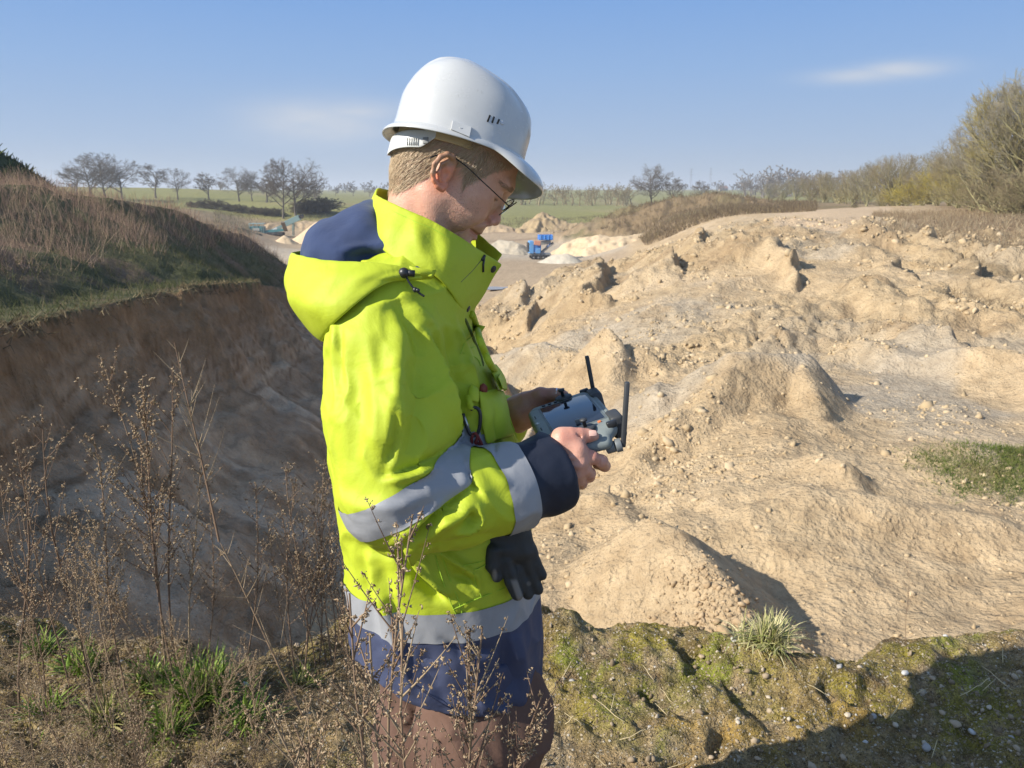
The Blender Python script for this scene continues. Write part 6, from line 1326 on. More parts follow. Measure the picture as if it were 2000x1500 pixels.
def trimmings():
    mb = MB(); c = W(789, 533, 1.187); ball(mb, c, .0085, 16, 10); mb.tube([c+Vector((.004, 0, 0)), c+Vector((.0165, 0, -.001))], .0052, 12); o = child(mb.build('cord_stopper', M_BLACKP), man); o['label'] = 'round black cord stopper on the hood'
    mb = MB(); pts = [W(793, 540, 1.186), W(800, 553, 1.184), W(808, 563, 1.183), W(818, 572, 1.183), W(829, 579, 1.182)]
    mb.tube(cr(pts, 14), .0018, 6); ball(mb, W(811, 566, 1.182), .0042, 10, 6); ball(mb, W(816, 567, 1.181), .0034, 10, 6); child(mb.build('cord', M_BLACKP), man)
    # snaps
    for (x, y) in ((962, 525), (912, 603)):
        p, n = hit(x, y, .0005, C_BVH); Z = n.to_track_quat('Z', 'Y').to_matrix(); mb = MB()
        for r, a, b in ((.0072, 0, .0028), (.0046, .0028, .0022)):
            mb.tube([p+n*a, p+n*(a+.0008), p+n*b], [r, r, r*.86], 16)
        child(mb.build('snap', M_BLACKP, bevel=.0004), man)
    # zip: teeth line, slider, pull
    zp = [(943, 502), (932, 515), (921, 528), (909, 540), (898, 551)]; P = [hit(x, y, .0016, C_BVH)[0] for x, y in zp]
    mb = MB(); mb.tube(cr(P, 20), .0011, 5); child(mb.build('zip', M_BLACKP), man)
    mb = MB(); q = [hit(x, y, .003, C_BVH)[0] for x, y in ((944, 499), (938, 508), (941, 516), (941, 530))]; mb.tube([q[0], q[1]], .0026, 6); mb.tube([q[0], q[2], q[3]], [.0016, .0022, .0022], 6); child(mb.build('zip_pull', M_BLACKP), man)
    # front opening of the jacket: a rolled edge with a dark strip coloured as the shade behind it
    edge = [(918, 612), (928, 640), (937, 662), (948, 690), (958, 712), (966, 728)]
    P = [hit(x, y, .004)[0] for x, y in edge]; mb = MB(); mb.tube(cr(P, 24), [.006]*24, 8); child(mb.build('placket_edge', M_HIVIS), man)
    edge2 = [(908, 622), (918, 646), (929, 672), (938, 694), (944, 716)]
    P = [hit(x, y, -.001)[0] for x, y in edge2]; mb = MB(); mb.tube(cr(P, 24), [.001, .0035, .004]+[.0042]*18+[.004, .003, .001], 6); child(mb.build('gap_shade_strip', simple('gap_shadow_cloth', (.10, .12, .02), .9)), man)
    # collar point of the far side
    p = W(935, 640, 1.40); mb = MB(); mb.add([p, W(948, 638, 1.40), W(938, 652, 1.40), W(926, 634, 1.41)], [(0, 1, 2), (0, 3, 1)]); o = child(mb.build('collar_point', M_HIVIS), man); o.modifiers.new('t', 'SOLIDIFY').thickness = .003
    # chest pocket: patch with seams, its flap, and what sticks out of it
    def patch(name, poly, off, mat, thick, nseg=8, bulge=0.0, bv=None):
        """patch of cloth lying on the jacket; poly = four photographed corners"""
        rows = []
        for j in range(nseg+1):
            v = j/nseg; row = []
            for i in range(nseg+1):
                u = i/nseg; x = (poly[0][0]*(1-u)+poly[1][0]*u)*(1-v)+(poly[3][0]*(1-u)+poly[2][0]*u)*v; y = (poly[0][1]*(1-u)+poly[1][1]*u)*(1-v)+(poly[3][1]*(1-u)+poly[2][1]*u)*v
                p, n = hit(x, y, off+bulge*math.sin(u*math.pi)*math.sin(v*math.pi), bv); row.append(p)
            rows.append(row)
        o = grid_mesh(name, rows, mat, man, thick=thick, sub=1); return o
    patch('chest_pocket', [(930, 765), (978, 762), (1000, 850), (945, 868)], .006, M_HIVIS, .004, 8, .008)
    patch('pocket_flap', [(941, 722), (958, 714), (983, 758), (966, 772)], .014, M_HIVIS, .003, 8, .006)
    patch('sleeve_tab', [(918, 757), (930, 757), (929, 786), (916, 784)], .006, M_HIVIS, .003, 5, .002)
    for pl in ([(900, 685), (925, 678)], [(898, 692), (906, 672), (918, 660), (929, 658)], [(941, 770), (948, 800), (956, 868)], [(953, 769), (958, 810), (962, 868)], [(905, 690), (930, 700), (938, 715)], [(978, 800), (992, 830), (1003, 858)]):
        P = [hit(x, y, .0070 if x > 938 and y > 765 else .0012)[0] for x, y in pl]; mb = MB(); mb.tube(cr(P, 16), .0009, 4); child(mb.build('seam', bpy.data.materials['yellow_thread']), man)
    M_RED = simple('rust_red_cloth', (.22, .045, .025), .6, .2)
    for (x, y, dx, dy, r) in ((940, 757, 2, 14, .0075), (964, 730, 6, 9, .006)):
        p, n = hit(x, y, .004); q, _ = hit(x+dx, y+dy, .002); mb = MB(); mb.tube([p+(p-q)*.5, p+(p-q)*.25, p, q], [.001, r*.7, r, r], 10); child(mb.build('red_handle', M_RED), man)
    # lower pocket: seams, side seam, hem seam
    for pl in ([(905, 1105), (935, 1098), (958, 1088)], [(905, 1116), (930, 1112), (956, 1098)], [(925, 1120), (930, 1140), (940, 1165)], [(862, 1080), (878, 1130), (893, 1165), (903, 1200)], [(850, 1085), (866, 1140), (884, 1185), (893, 1203)], [(885, 1190), (930, 1170), (985, 1148)], [(915, 1250), (925, 1310), (945, 1395)], [(800, 1332), (883, 1384), (960, 1402), (1040, 1390)]):
        P = [hit(x, y, .0008)[0] for x, y in pl]; mb = MB(); mb.tube(cr(P, 20), .0009, 4); child(mb.build('seam', bpy.data.materials['yellow_thread'] if pl[0][1] < 1210 else simple('navy_thread', (.02, .025, .06), .7)), man)
trimmings()

# ---- hard hat (a thing of its own: it rests on his head)
HX = Vector((.945, .19, -.29)).normalized(); HYs = (Vector((0, -1, 0))-HX*HX.dot(Vector((0, -1, 0)))).normalized(); HZ = HYs.cross(HX)
if HZ.z < 0: HZ = -HZ
_rl = R(11); HYs, HZ = HYs*math.cos(_rl)+HZ*math.sin(_rl), HZ*math.cos(_rl)-HYs*math.sin(_rl)   # the hat sits tipped away from the camera
YH = 1.385
HC = W(893, 287, YH)          # middle of the rim plane
hat = empty('hard_hat', HC, 0, 'white plastic hard hat with vent slots worn by the man', 'hard hat')
def hc(p): q = Vector(p)-HC; return q.dot(HX), q.dot(HZ)
def hl(f, s, u): return HX*f+HYs*s+HZ*u        # relative to the Empty
_prof = [hc(W(x, y, YH)) for x, y in [(769, 237), (775, 214), (782, 190), (793, 170), (807, 150), (820, 137), (833, 128), (852, 120), (872, 117), (893, 118), (915, 122), (935, 131), (954, 142), (975, 156), (994, 169), (1010, 184), (1022, 200), (1033, 217), (1040, 236), (1038, 262), (1033, 290), (1023, 326)]]
M_HAT = None
def hat_shell():
    t = NT('white_hat_plastic'); co = t.coord(); n = t.noise(40, 5, .6, co)
    c = t.mix(t.rng(n, .5, .8, 0, .25), (.48, .48, .46), (.42, .41, .385)); c = t.mix(t.rng(t.noise(220, 3, .5, co, scale3=(1, 1, .15)), .66, .74, 0, .35), c, (.34, .33, .30))
    t.b.inputs['Subsurface Weight'].default_value = .06; t.b.inputs['Subsurface Radius'].default_value = (.01, .01, .008); t.b.inputs['Coat Weight'].default_value = .25
    m = t.out(c, t.rng(n, .3, .7, .18, .30), t.bump(t.noise(300, 3, .5, co), .04, .0006))
    U = np.array([p[1] for p in _prof]); Fq = np.array([p[0] for p in _prof]); ktop = int(np.argmax(U)); H = U[ktop]
    def fb(u):
        b = np.interp(u, U[:ktop+1], Fq[:ktop+1]); a = np.interp(-u, -U[ktop:], Fq[ktop:]); return b, a
    nphi = 96; rows = []; NV = 34
    for j in range(NV+1):
        v = j/NV; u = H*math.sin(v*math.pi/2); u = min(u, H*.9994); b, a = fb(u if u > U[0] else U[0]); a = fb(max(u, U[-1]))[1]; b = float(b); a = float(a)
        w = .106*math.cos(v*math.pi/2)**.62*(1-.05*v) if v < 1 else .0
        cx = (a+b)/2; ax = max((a-b)/2, .0006) if j < NV else .0006; w = max(w, .0006); row = []
        for k in range(nphi):
            ph = 2*math.pi*k/nphi; e = 2/2.25
            cf, sf = math.cos(ph), math.sin(ph); f = cx+ax*math.copysign(abs(cf)**e, cf); s = w*math.copysign(abs(sf)**e, sf)
            p = Vector((f, s, u)); nrm = Vector((cf/ax*.1, sf/w*.1, .25+v*1.5)).normalized()
            # raised crest with a clear step, widening to the front
            wc = np.interp(f, [-.11, -.05, .0, .05, .10, .13], [.028, .036, .040, .050, .066, .080]); st = sstep(.0035, -.0035, abs(s)-wc)*sstep(.02, .05, u)*sstep(-.10, -.06, f)
            p += nrm*(.0036*st)
            lowp = sstep(.003, -.003, u-np.interp(f, [-.12, -.05, 0, .05, .12], [.055, .048, .036, .018, -.03]))*sstep(.0, .012, u-.008)
            p += nrm*(-.0012*lowp)
            row.append(p)
        rows.append(row)
    # rim: rolls outwards, a peak in front
    rim = []
    for j in range(1, 9):
        v = j/8; row = []
        for k in range(nphi):
            ph = 2*math.pi*k/nphi; base = rows[0][k]; fr = float(sstep(.30, .78, math.cos(ph))); bk = max(0, -math.cos(ph))**1.2
            od = Vector((math.cos(ph), math.sin(ph), 0)); L = .0052+.0100*bk+.040*fr; dr = .0095+.005*bk+.031*fr
            p = base+od*L*math.sin(v*math.pi/2)**.9+Vector((0, 0, -dr*(v**1.25)))
            row.append(p)
        rim.append(row)
    allr = list(reversed(rim))+rows
    V = [hl(*p) for r in allr for p in r]; F = []
    for i in range(len(allr)-1):
        for k in range(nphi): F.append(((i+1)*nphi+k, (i+1)*nphi+(k+1) % nphi, i*nphi+(k+1) % nphi, i*nphi+k))
    F.append(tuple((len(allr)-1)*nphi+k for k in range(nphi-1, -1, -1)))
    me = bpy.data.meshes.new('shell'); me.from_pydata(V, [], F); me.update(); o = link('shell', me, m, hat)
    so_ = o.modifiers.new('thickness', 'SOLIDIFY'); so_.thickness = .0026; so_.offset = -1
    sb_ = o.modifiers.new('smooth', 'SUBSURF'); sb_.levels = 1; sb_.render_levels = 1
    bv = BVHTree.FromPolygons([Vector(v)+HC for v in V], F)
    return m, bv, rows, rim
M_HAT, H_BVH, H_ROWS, H_RIM = hat_shell()
def hat_parts():
    Mi = hat.matrix_world if False else None
    def at(px, py, off=0): return hit(px, py, off, H_BVH)
    M_HOLE = simple('vent_hole', (.006, .006, .006), .9, 0)
    for a, b in (((957, 225), (952, 238)), ((965, 228), (961, 240)), ((975, 233), (971, 242))):
        p, n = at(*a, -.0005); q, _ = at(*b, -.0005); mb = MB(); mb.tube([p-HC, q-HC], .00165, 8); o = mb.build('vent', M_HOLE); o.parent = hat
    p, n = at(981, 240, 0); mb = MB(); mb.tube([p-HC, p-HC+n*.0008, p-HC+n*.0010], [.0034, .0034, .002], 14); o = mb.build('rivet', simple('grey_rivet', (.5, .5, .5), .3)); o.parent = hat
    # accessory slot on the side: a raised block with a lip
    c = [at(x, y, .0012)[0]-HC for x, y in ((884, 236), (921, 249), (917, 269), (880, 254))]; n = at(900, 252)[1]
    mb = MB(); vs = [p-n*.003 for p in c]+[p+n*.0016 for p in c]; mb.add(vs, [(0, 1, 2, 3), (7, 6, 5, 4), (0, 4, 5, 1), (1, 5, 6, 2), (2, 6, 7, 3), (3, 7, 4, 0)]); o = mb.build('accessory_slot', M_HAT, smooth=False, bevel=.0008); o.parent = hat
    p, n = at(900, 251, .003); mb = MB(); mb.tube([p-HC-HX*.0026, p-HC-HZ*.0016, p-HC+HX*.0026], .0010, 6); o = mb.build('slot_catch', simple('grey_catch', (.35, .35, .34), .5)); o.parent = hat
    # head harness: translucent band round the back of the head with ratchet strap and buckle
    t = NT('translucent_strap'); t.b.inputs['Transmission Weight'].default_value = .25; m = t.out((.66, .66, .62), .35, None)
    rows = []
    for j in range(5):
        row = []
        for i in range(40):
            a = math.pi*(.5+i/39)*1.0; fr = i/39
            f = -.012+.098*math.cos(a); s = .0800*math.sin(a)
            side = abs(math.sin(a)); h = .011+.004*(1-side); top = -.006-.018*(1-side)+.018*max(0, side-.86)/.14
            u = top-(j/4)*(.030 if side < .86 else .030-.016*(side-.86)/.14)
            row.append(hl(f, s, u+.004))
        rows.append(row)
    o = grid_mesh('head_strap', rows, m, None, thick=.002, sub=1); o.parent = hat
    sp = BVHTree.FromPolygons([tuple(p+HC) for r in rows for p in r], [(i*40+k, i*40+k+1, (i+1)*40+k+1, (i+1)*40+k) for i in range(4) for k in range(39)])
    for x in range(797, 819, 4):
        a, b = hit(x, 270, .002, sp)[0]-HC, hit(x-1, 284, .002, sp)[0]-HC; mb = MB(); mb.tube([a, b], .0010, 5); o = mb.build('strap_rib', m); o.parent = hat
    p, n = hit(832, 275, .002, sp); mb = MB(); R_ = n.to_track_quat('Z', 'Y').to_matrix(); mb.box(p-HC, (.009, .010, .002), R_); o = mb.build('buckle', simple('buckle_grey', (.20, .20, .19), .5), bevel=.0006); o.parent = hat
    # sweat band inside the rim
    t = NT('tan_sweatband'); mm = t.out((.42, .31, .15), .7, t.bump(t.noise(300, 3), .3, .001)); rows = []
    for j in range(4):
        rows.append([hl(-.004+.097*math.cos(a), .0835*math.sin(a), .018-.0115*j-.004*max(0, math.cos(a))) for a in [math.pi*2*i/48 for i in range(48)]])
    o = grid_mesh('sweatband', rows, mm, None, closed=True, thick=.002, sub=1); o.parent = hat
hat_parts()

# ---- glasses (rest on his nose and ears)
def glasses():
    org = hp(.104, 0, .012); e = empty('glasses', org, 0, 'thin black wire glasses on the man\'s nose', 'glasses'); M_WIRE = simple('black_wire', (.012, .012, .013), .3, 0, metal=.5)
    t = NT('lens_glass'); t.b.inputs['Transmission Weight'].default_value = 1.0; M_LENS = t.out((.95, .96, .95), .02, None, IOR=1.18)
    for s in (-1, 1):
        cc = hp(.1125, s*.0345, .0185); ax_u = (HU*.93+HF*.30).normalized(); ax_s = (HS-HF*.10*s).normalized(); ring = [cc+ax_s*math.cos(a)*.0225+ax_u*math.sin(a)*.0185 for a in [2*math.pi*i/32 for i in range(33)]]
        mb = MB(); mb.tube([p-org for p in ring], .00095, 6); o = mb.build('rim', M_WIRE); o.parent = e
        mb = MB(); mb.add([p-org for p in ring[:-1]], [tuple(range(32))]); o = mb.build('lens', M_LENS, smooth=False); o.parent = e; o.modifiers.new('t', 'SOLIDIFY').thickness = .0012
        tp = [hp(.1120, s*.0565, .0230), hp(.107, s*.0655, .0238), hp(.085, s*.0755, .0262), hp(.045, s*.0815, .0300), hp(.012, s*.0830, .0330), hp(-.014, s*.0810, .0310), hp(-.034, s*.079, .0180), hp(-.040, s*.079, .008)]
        mb = MB(); pt = cr(tp, 30); mb.tube([p-org for p in pt], [.0009]*18+[.0013]*12, 6); o = mb.build('temple', M_WIRE); o.parent = e
        mb = MB(); ball(mb, hp(.106, s*.0125, .012)-org, .0035, 8, 6, (.5, .7, 1)); o = mb.build('nose_pad', simple('clear_pad', (.5, .45, .4), .3)); o.parent = e
    mb = MB(); mb.tube([hp(.1135, -.012, .022)-org, hp(.1165, 0, .026)-org, hp(.1135, .012, .022)-org], .0010, 6); o = mb.build('bridge', M_WIRE); o.parent = e
glasses()

# ---- carabiner with its red cord
def carabiner():
    z = []; path = [(919, 800), (926, 796), (934, 799), (938, 810), (937, 832), (932, 848), (924, 851), (917, 846), (912, 834), (906, 818), (905, 808)]
    Yc = min(hit(x, y, .012)[0].y for x, y in ((925, 800), (936, 825), (924, 848)))
    P = [W(x, y, Yc) for x, y in path]; org = P[0].copy(); e = empty('carabiner', org, 0, 'black carabiner hooked on the front of the yellow jacket', 'carabiner')
    mb = MB(); mb.tube([p-org for p in cr(P, 40)], .0030, 10); o = mb.build('hook', M_BLACKP); o.parent = e
    a, b = W(917, 843, Yc), W(907, 814, Yc); mb = MB(); mb.tube([a-org, b-org], .0022, 8); o = mb.build('gate', simple('bare_aluminium', (.55, .55, .55), .3, .1, metal=.8)); o.parent = e
    L = [hit(x, y, .018)[0] for x, y in ((912, 790), (917, 797), (921, 802), (926, 796))]
    mb = MB(); rows = [[W(x-6, y, Yc+d), W(x+6, y, Yc+d)] for x, y, d in ((914, 772, .010), (917, 786, .004), (920, 800, -.003))]
    o = grid_mesh('webbing_loop', [[p-org for p in r] for r in rows], M_HIVIS, None, thick=.003); o.parent = e
    e2 = empty('cord_loop', hit(928, 852, .012)[0], 0, 'dark red cord loop hanging from the carabiner', 'cord'); o2 = Vector(e2.location); M_R = simple('dark_red_cord', (.20, .025, .018), .7, .2)
    for pl in ([(924, 848), (929, 846), (933, 852), (940, 866), (943, 874)], [(924, 848), (921, 858), (922, 872)], [(933, 853), (928, 868), (930, 878)], [(926, 862), (935, 866), (941, 872)]):
        mb = MB(); mb.tube([W(x, y, Yc-.002+(.006 if y > 860 else 0))-o2 for x, y in pl], .0026, 7); o = mb.build('strand', M_R); o.parent = e2
carabiner()

# ---- work glove hanging out of the pocket
def glove():
    YG = 1.222; P = lambda x, y, d=0: W(x, y, YG+d)
    g = Sdf(P(940, 1190)-Vector((.01, .09, .01)), P(1080, 1020)+Vector((.01, .09, .01)), .0021)
    g.cone(P(978, 1030, .012), P(984, 1062, .006), .026, .027, .01); g.cone(P(1008, 1030, .012), P(1014, 1064, .008), .026, .024, .02); g.cone(P(985, 1078, .004), P(1024, 1078, .008), .016, .015, .02)
    g.chain([P(965, 1075, -.012), P(962, 1105, -.016), P(971, 1126, -.018)], [.0145, .0125, .0095], .004)
    g.chain([P(988, 1095, -.012), P(1000, 1135, -.016), P(1010, 1160, -.015)], [.0135, .0120, .0110], .004)
    g.chain([P(1003, 1095, .002), P(1020, 1135, .000), P(1031, 1160, 0)], [.0130, .0115, .0105], .004)
    g.chain([P(1025, 1090, .004), P(1038, 1125, .006), P(1051, 1151, .006)], [.0130, .0110, .0100], .004)
    g.chain([P(1034, 1075, .008), P(1045, 1100, .010), P(1058, 1122, .010)], [.0125, .0108, .0098], .004)
    g.cone(P(977, 1085, -.030), P(992, 1130, -.030), .005, .006, .006, 'sub')
    V, F = g.mesh(); V = relax(V, F, 2); N = normals(V, F); V = V+N*(.0016*vnoise(V[:, 0]*70, V[:, 1]*70, V[:, 2]*70, seed=44))[:, None]
    px, py = project(V); tip_grey = sstep(9, 4, np.abs(px-1008-.35*(py-1145)))*sstep(1128, 1138, py)*(px < 1022)+sstep(9, 3, np.hypot((px-966)*1.3, (py-1124)*.55))+.5*sstep(6, 3, np.hypot(px-1033, py-1140))  # lighter grey patches on some of the fingertips
    me = np_mesh('work_glove', V, F); set_attr(me, 'tip_grey', np.clip(tip_grey, 0, 1)); t = NT('coated_glove'); co = t.coord()
    m = t.out(t.mix(t.attr('tip_grey'), (.021, .024, .025), (.16, .15, .135)), .62, t.bump(t.noise(500, 3, .5, co), .35, .0010))
    o = link('work_glove', me, m); tag(o, 'dark grey work glove hanging fingers down out of the jacket pocket', 'glove')
glove()

# ---- the tablet-like remote control he holds
def controller():
    c = W(1116, 811, 1.342)+Vector((0, 0, 0)); L = Vector((-.125, 1, .0)).normalized(); T = (Vector((math.cos(R(17)), .125, math.sin(R(17))))); T = (T-L*T.dot(L)).normalized(); N = L.cross(T)
    if N.z < 0: N = -N
    e = empty('remote_control', c, 0, 'grey drone remote control with dark screen and two antennas held by the man', 'remote control')
    def q(l, t, n): return L*l+T*t+N*n
    Mr = Matrix((L, T, N)).transposed()
    t_ = NT('grey_green_casing'); co = t_.coord(); m = t_.out(t_.mix(t_.rng(t_.noise(30, 5, .6, co), .4, .7), (.19, .215, .205), (.15, .17, .165)), .5, t_.bump(t_.noise(900, 2, .5, co), .3, .0005))
    M_DK = simple('dark_rubber', (.035, .037, .04), .6, .2, 60)
    t2 = NT('screen_glass'); M_SC = t2.out((.012, .016, .026), .06, None, Specular_IOR_Level=.9)
    def slab(name, l0, l1, t0, t1, n0, n1, mat, bev=.004, par=e):
        mb = MB(); mb.box(q((l0+l1)/2, (t0+t1)/2, (n0+n1)/2), (abs(l1-l0), abs(t1-t0), abs(n1-n0)), Mr); o = mb.build(name, mat, bevel=bev, seg=3); o.parent = par; return o
    slab('casing', -.088, .088, -.070, .056, -.030, .004, m, .007)
    for s in (-1, 1):
        # sculpted grips at both ends
        g = Sdf(c+q(s*.105, 0, -.01)-Vector((.11, .11, .10)), c+q(s*.105, 0, -.01)+Vector((.11, .11, .10)), .0024)
        g.cone(c+q(s*.098, -.050, -.012), c+q(s*.100, .042, -.012), .0145, .0145, .01); g.cone(c+q(s*.118, -.040, -.018), c+q(s*.122, .028, -.022), .0110, .0120, .015); g.cone(c+q(s*.088, -.055, -.010), c+q(s*.088, .046, -.012), .0140, .0140, .008)
        V, F = g.mesh(); V = relax(V, F, 2); o = link('grip', np_mesh('grip', V-np.array(c)[None], F), m); o.parent = e
        mb = MB(); mb.tube([q(s*.100, .006, .002), q(s*.100, .006, .006), q(s*.100, .006, .0075)], [.0175, .0165, .014], 22); o = mb.build('stick_well', M_DK); o.parent = e
        mb = MB(); b0 = q(s*.100, .006, .006); mb.tube([b0, b0+N*.012, b0+N*.012, b0+N*.016], [.0032, .0032, .0062, .0066], 12); o = mb.build('stick', M_DK); o.parent = e
    slab('screen', -.0785, .0785, -.0455, .0455, .003, .0052, M_SC, .0010)
    slab('screen_frame', -.0825, .0825, -.0495, .0495, .001, .0046, simple('frame_grey', (.10, .115, .115), .45), .0015)
    for s in (-1, 1): slab('corner_bumper', s*.052, s*.099, .050, .073, -.034, .007, M_DK, .006)
    slab('top_rail', -.055, .055, .052, .062, -.024, .002, m, .004)
    for k in range(3): slab('speaker_slot', .030+k*.0058, .034+k*.0058, -.0625, -.0605, .0036, .0047, M_BLACKP, 0)
    for k in range(3): slab('speaker_slot', -.040+k*.0058, -.036+k*.0058, -.0625, -.0605, .0036, .0047, M_BLACKP, 0)
    M_WH = simple('white_print', (.75, .76, .74), .5, 0)
    # small white maker's emblem: letters D J I in outline
    def stroke(pts, w=.0007):
        mb = MB(); mb.tube([q(l, t, .0046) for l, t in pts], w, 4); o = mb.build('emblem_stroke', M_WH); o.parent = e
    a = -.0655
    stroke([(.0055, a), (.0055, a+.0035), (.0025, a+.0040), (.0020, a+.0015), (.0055, a)]); stroke([(.0015, a+.0060), (.0008, a), (.0030, a-.0018)]); stroke([(-.0012, a+.0035), (-.0016, a-.0002)])
    slab('button', -.091, -.085, .030, .036, .002, .0055, simple('orange_button', (.62, .17, .05), .4), .001)
    slab('dial', -.112, -.102, .040, .058, -.006, .006, M_BLACKP, .003); slab('wheel', .102, .112, .040, .058, -.006, .006, M_BLACKP, .003)
    for k in range(4): slab('key', .080+k*.0+.006, .092, -.040+k*.012, -.033+k*.012, .003, .0062, M_BLACKP, .001)
    slab('small_lever', -.070, -.064, -.004, .004, .004, .013, M_GREYP, .001)
    # antennas on hinges at the two top corners
    hb = W(1207, 869, 1.228)-c
    mb = MB(); mb.tube([hb-Vector((.018, -.004, .008)), hb-Vector((.004, 0, .002))], [.0095, .0095], 16); mb.tube([hb-Vector((.004, 0, .002)), hb+Vector((.006, 0, .001))], [.0115, .0115], 18); o = mb.build('hinge', M_GREYP, bevel=.001); o.parent = e
    def antenna(p0, p1, w, th):
        d = (p1-p0).normalized(); x = d.cross(Vector((0, 1, 0))).normalized(); y = d.cross(x); M3 = Matrix((x, y, d)).transposed(); mb = MB(); mb.box((p0+p1)/2, (w, th, (p1-p0).length), M3); o = mb.build('antenna', M_DK, bevel=.0018, seg=2); o.parent = e; return o
    a0, a1 = W(1217, 872, 1.226)-c, W(1225, 746, 1.226)-c; antenna(a0, a1, .0078, .0115)
    mb = MB(); mb.tube([hb+Vector((.004, 0, 0)), a0+Vector((.002, 0, .004))], .0050, 10); o = mb.build('hinge_arm', M_DK); o.parent = e
    b0, b1 = W(1161, 775, 1.452)-c, W(1146, 695, 1.458)-c; antenna(b0, b1, .0078, .0115)
    mb = MB(); mb.tube([q(.088, .060, -.006), b0], .008, 12); o = mb.build('hinge', M_GREYP); o.parent = e
controller()
def ring():
    p = W(1087, 770, 1.481); ax = (W(1094, 771, 1.480)-W(1080, 770, 1.482)).normalized(); u = ax.orthogonal().normalized(); v = ax.cross(u); mb = MB()
    mb.tube([p+(u*math.cos(a)+v*math.sin(a))*.0108 for a in [2*math.pi*i/20 for i in range(21)]], .0022, 6); tag(mb.build('finger_ring', simple('silver', (.65, .65, .66), .25, .1, metal=1)), 'silver ring on the man\'s far thumb', 'ring')
ring()
# ------------------------------------------------------------------ dead mugwort and tufts on the ledge
def weed_parts(seed, H=1.0, nb=26, seedy=1.0, bare=False, top=.45):
    rg = np.random.default_rng(seed); k = 9; t = np.linspace(0, 1, k); ph = rg.uniform(0, 6.28); bend = rg.normal(0, .05)*(not bare); wv = .002 if bare else .02
    S = np.stack([wv*np.sin(t*5+ph)+bend*t*t, wv*np.cos(t*4+ph), t], 1)*H
    st = tubes_np(S[None], (.0029*(1-.78*t)+.0004)[None]*(1.25 if bare else 1), 5)
    P, Rr, tips = [], [], []
    for i in range(nb):
        tt = rg.uniform(.30, .97); a = i*2.4+rg.uniform(-.5, .5); p = np.array([np.interp(tt, t, S[:, j]) for j in range(3)]); L = H*(.05+.26*(1-tt)**.8)*rg.uniform(.6, 1.2)*(1.15 if bare else 1)
        out = np.array([math.cos(a), math.sin(a), 0]); upw = rg.uniform(1.1, 2.6); d = out+np.array([0, 0, upw]); d /= np.linalg.norm(d); q = [p+d*L*s+np.array([0, 0, .12*L*s*s]) for s in np.linspace(0, 1, 5)]; P.append(q); Rr.append(.0013*(1-np.linspace(0, .75, 5))*(1.3 if bare else 1)); tips.append((np.array(q), L))
    br = tubes_np(np.array(P), np.array(Rr), 4)
    sp = []
    if not bare:
        for q, L in tips:
            nc = int(5+L/H*42*seedy); n = nc*4; s = np.repeat(rg.uniform(.22, 1.02, nc), 4); f = np.clip(s, 0, .999)*4; i0 = f.astype(int); fr = (f-i0)[:, None]; pts = q[i0]*(1-fr)+q[np.minimum(i0+1, 4)]*fr; sp.append(pts+np.repeat(rg.normal(0, .0026, (nc, 3)), 4, 0)+rg.normal(0, .0014, (n, 3)))
        nc = int(34*seedy); n = nc*5; s = np.repeat(rg.uniform(top, 1.01, nc), 5); pts = np.stack([np.interp(s, t, S[:, j]) for j in range(3)], 1); sp.append(pts+np.repeat(rg.normal(0, .0034, (nc, 3)), 5, 0)+rg.normal(0, .0015, (n, 3)))
    return st, br, (np.concatenate(sp) if sp else None)
OCT_V = np.array([(1, 0, 0), (-1, 0, 0), (0, 1, 0), (0, -1, 0), (0, 0, 1.5), (0, 0, -1.2)], float); OCT_F = np.array([(0, 2, 4), (2, 1, 4), (1, 3, 4), (3, 0, 4), (2, 0, 5), (1, 2, 5), (3, 1, 5), (0, 3, 5)])
M_STEM = tone_mat('dead_stem', [(0, (.11, .075, .05)), (.5, (.20, .13, .085)), (1, (.34, .26, .16))]); M_SEED = tone_mat('seed_head', [(0, (.15, .095, .055)), (.5, (.28, .195, .115)), (1, (.44, .34, .215))])
WP, WPF = [], []
for i in range(9):
    bare = i in (7, 8); st, br, sp = weed_parts(300+i, 1.0, (30, 24, 34, 20, 28, 36, 22, 16, 20)[i], (1.0, .8, 1.2, .6, 1.0, 1.4, .7, 0, 0)[i], bare); rg = np.random.default_rng(i); ms = []
    for nm, (v, f), m in (('stem', st, M_STEM), ('branches', br, M_STEM)):
        me = np_mesh(nm, v, f); set_attr(me, 'tone', np.full(len(v), rg.uniform(.2, .9))); me.materials.append(m); ms.append((nm, me))
    if sp is not None:
        n = len(sp); V = OCT_V[None]*np.array([.5, .75, 1.25])*rg.uniform(.0010, .0021, (n, 1, 1)); V = np.einsum('nij,nkj->nki', rand_rot(n), V)+sp[:, None]; me = np_mesh('seed_heads', V.reshape(-1, 3), (OCT_F[None]+(np.arange(n)*6)[:, None, None]).reshape(-1, 3)); set_attr(me, 'tone', np.repeat(rg.uniform(0, 1, n), 6)); me.materials.append(M_SEED)
        V = OCT_V[None]*np.array([.5, .75, 1.25])*rg.uniform(.0016, .0030, (n, 1, 1)); V = np.einsum('nij,nkj->nki', rand_rot(n), V)+sp[:, None]*np.array([1.0, 1.0, 1]); m2 = np_mesh('seed_heads', V.reshape(-1, 3), (OCT_F[None]+(np.arange(n)*6)[:, None, None]).reshape(-1, 3)); set_attr(m2, 'tone', np.repeat(rg.uniform(0, 1, n), 6)); m2.materials.append(M_SEED); WPF.append(ms+[('seed_heads', me)]); ms = ms+[('seed_heads', m2)]
    else: WPF.append(ms)
    WP.append(ms)
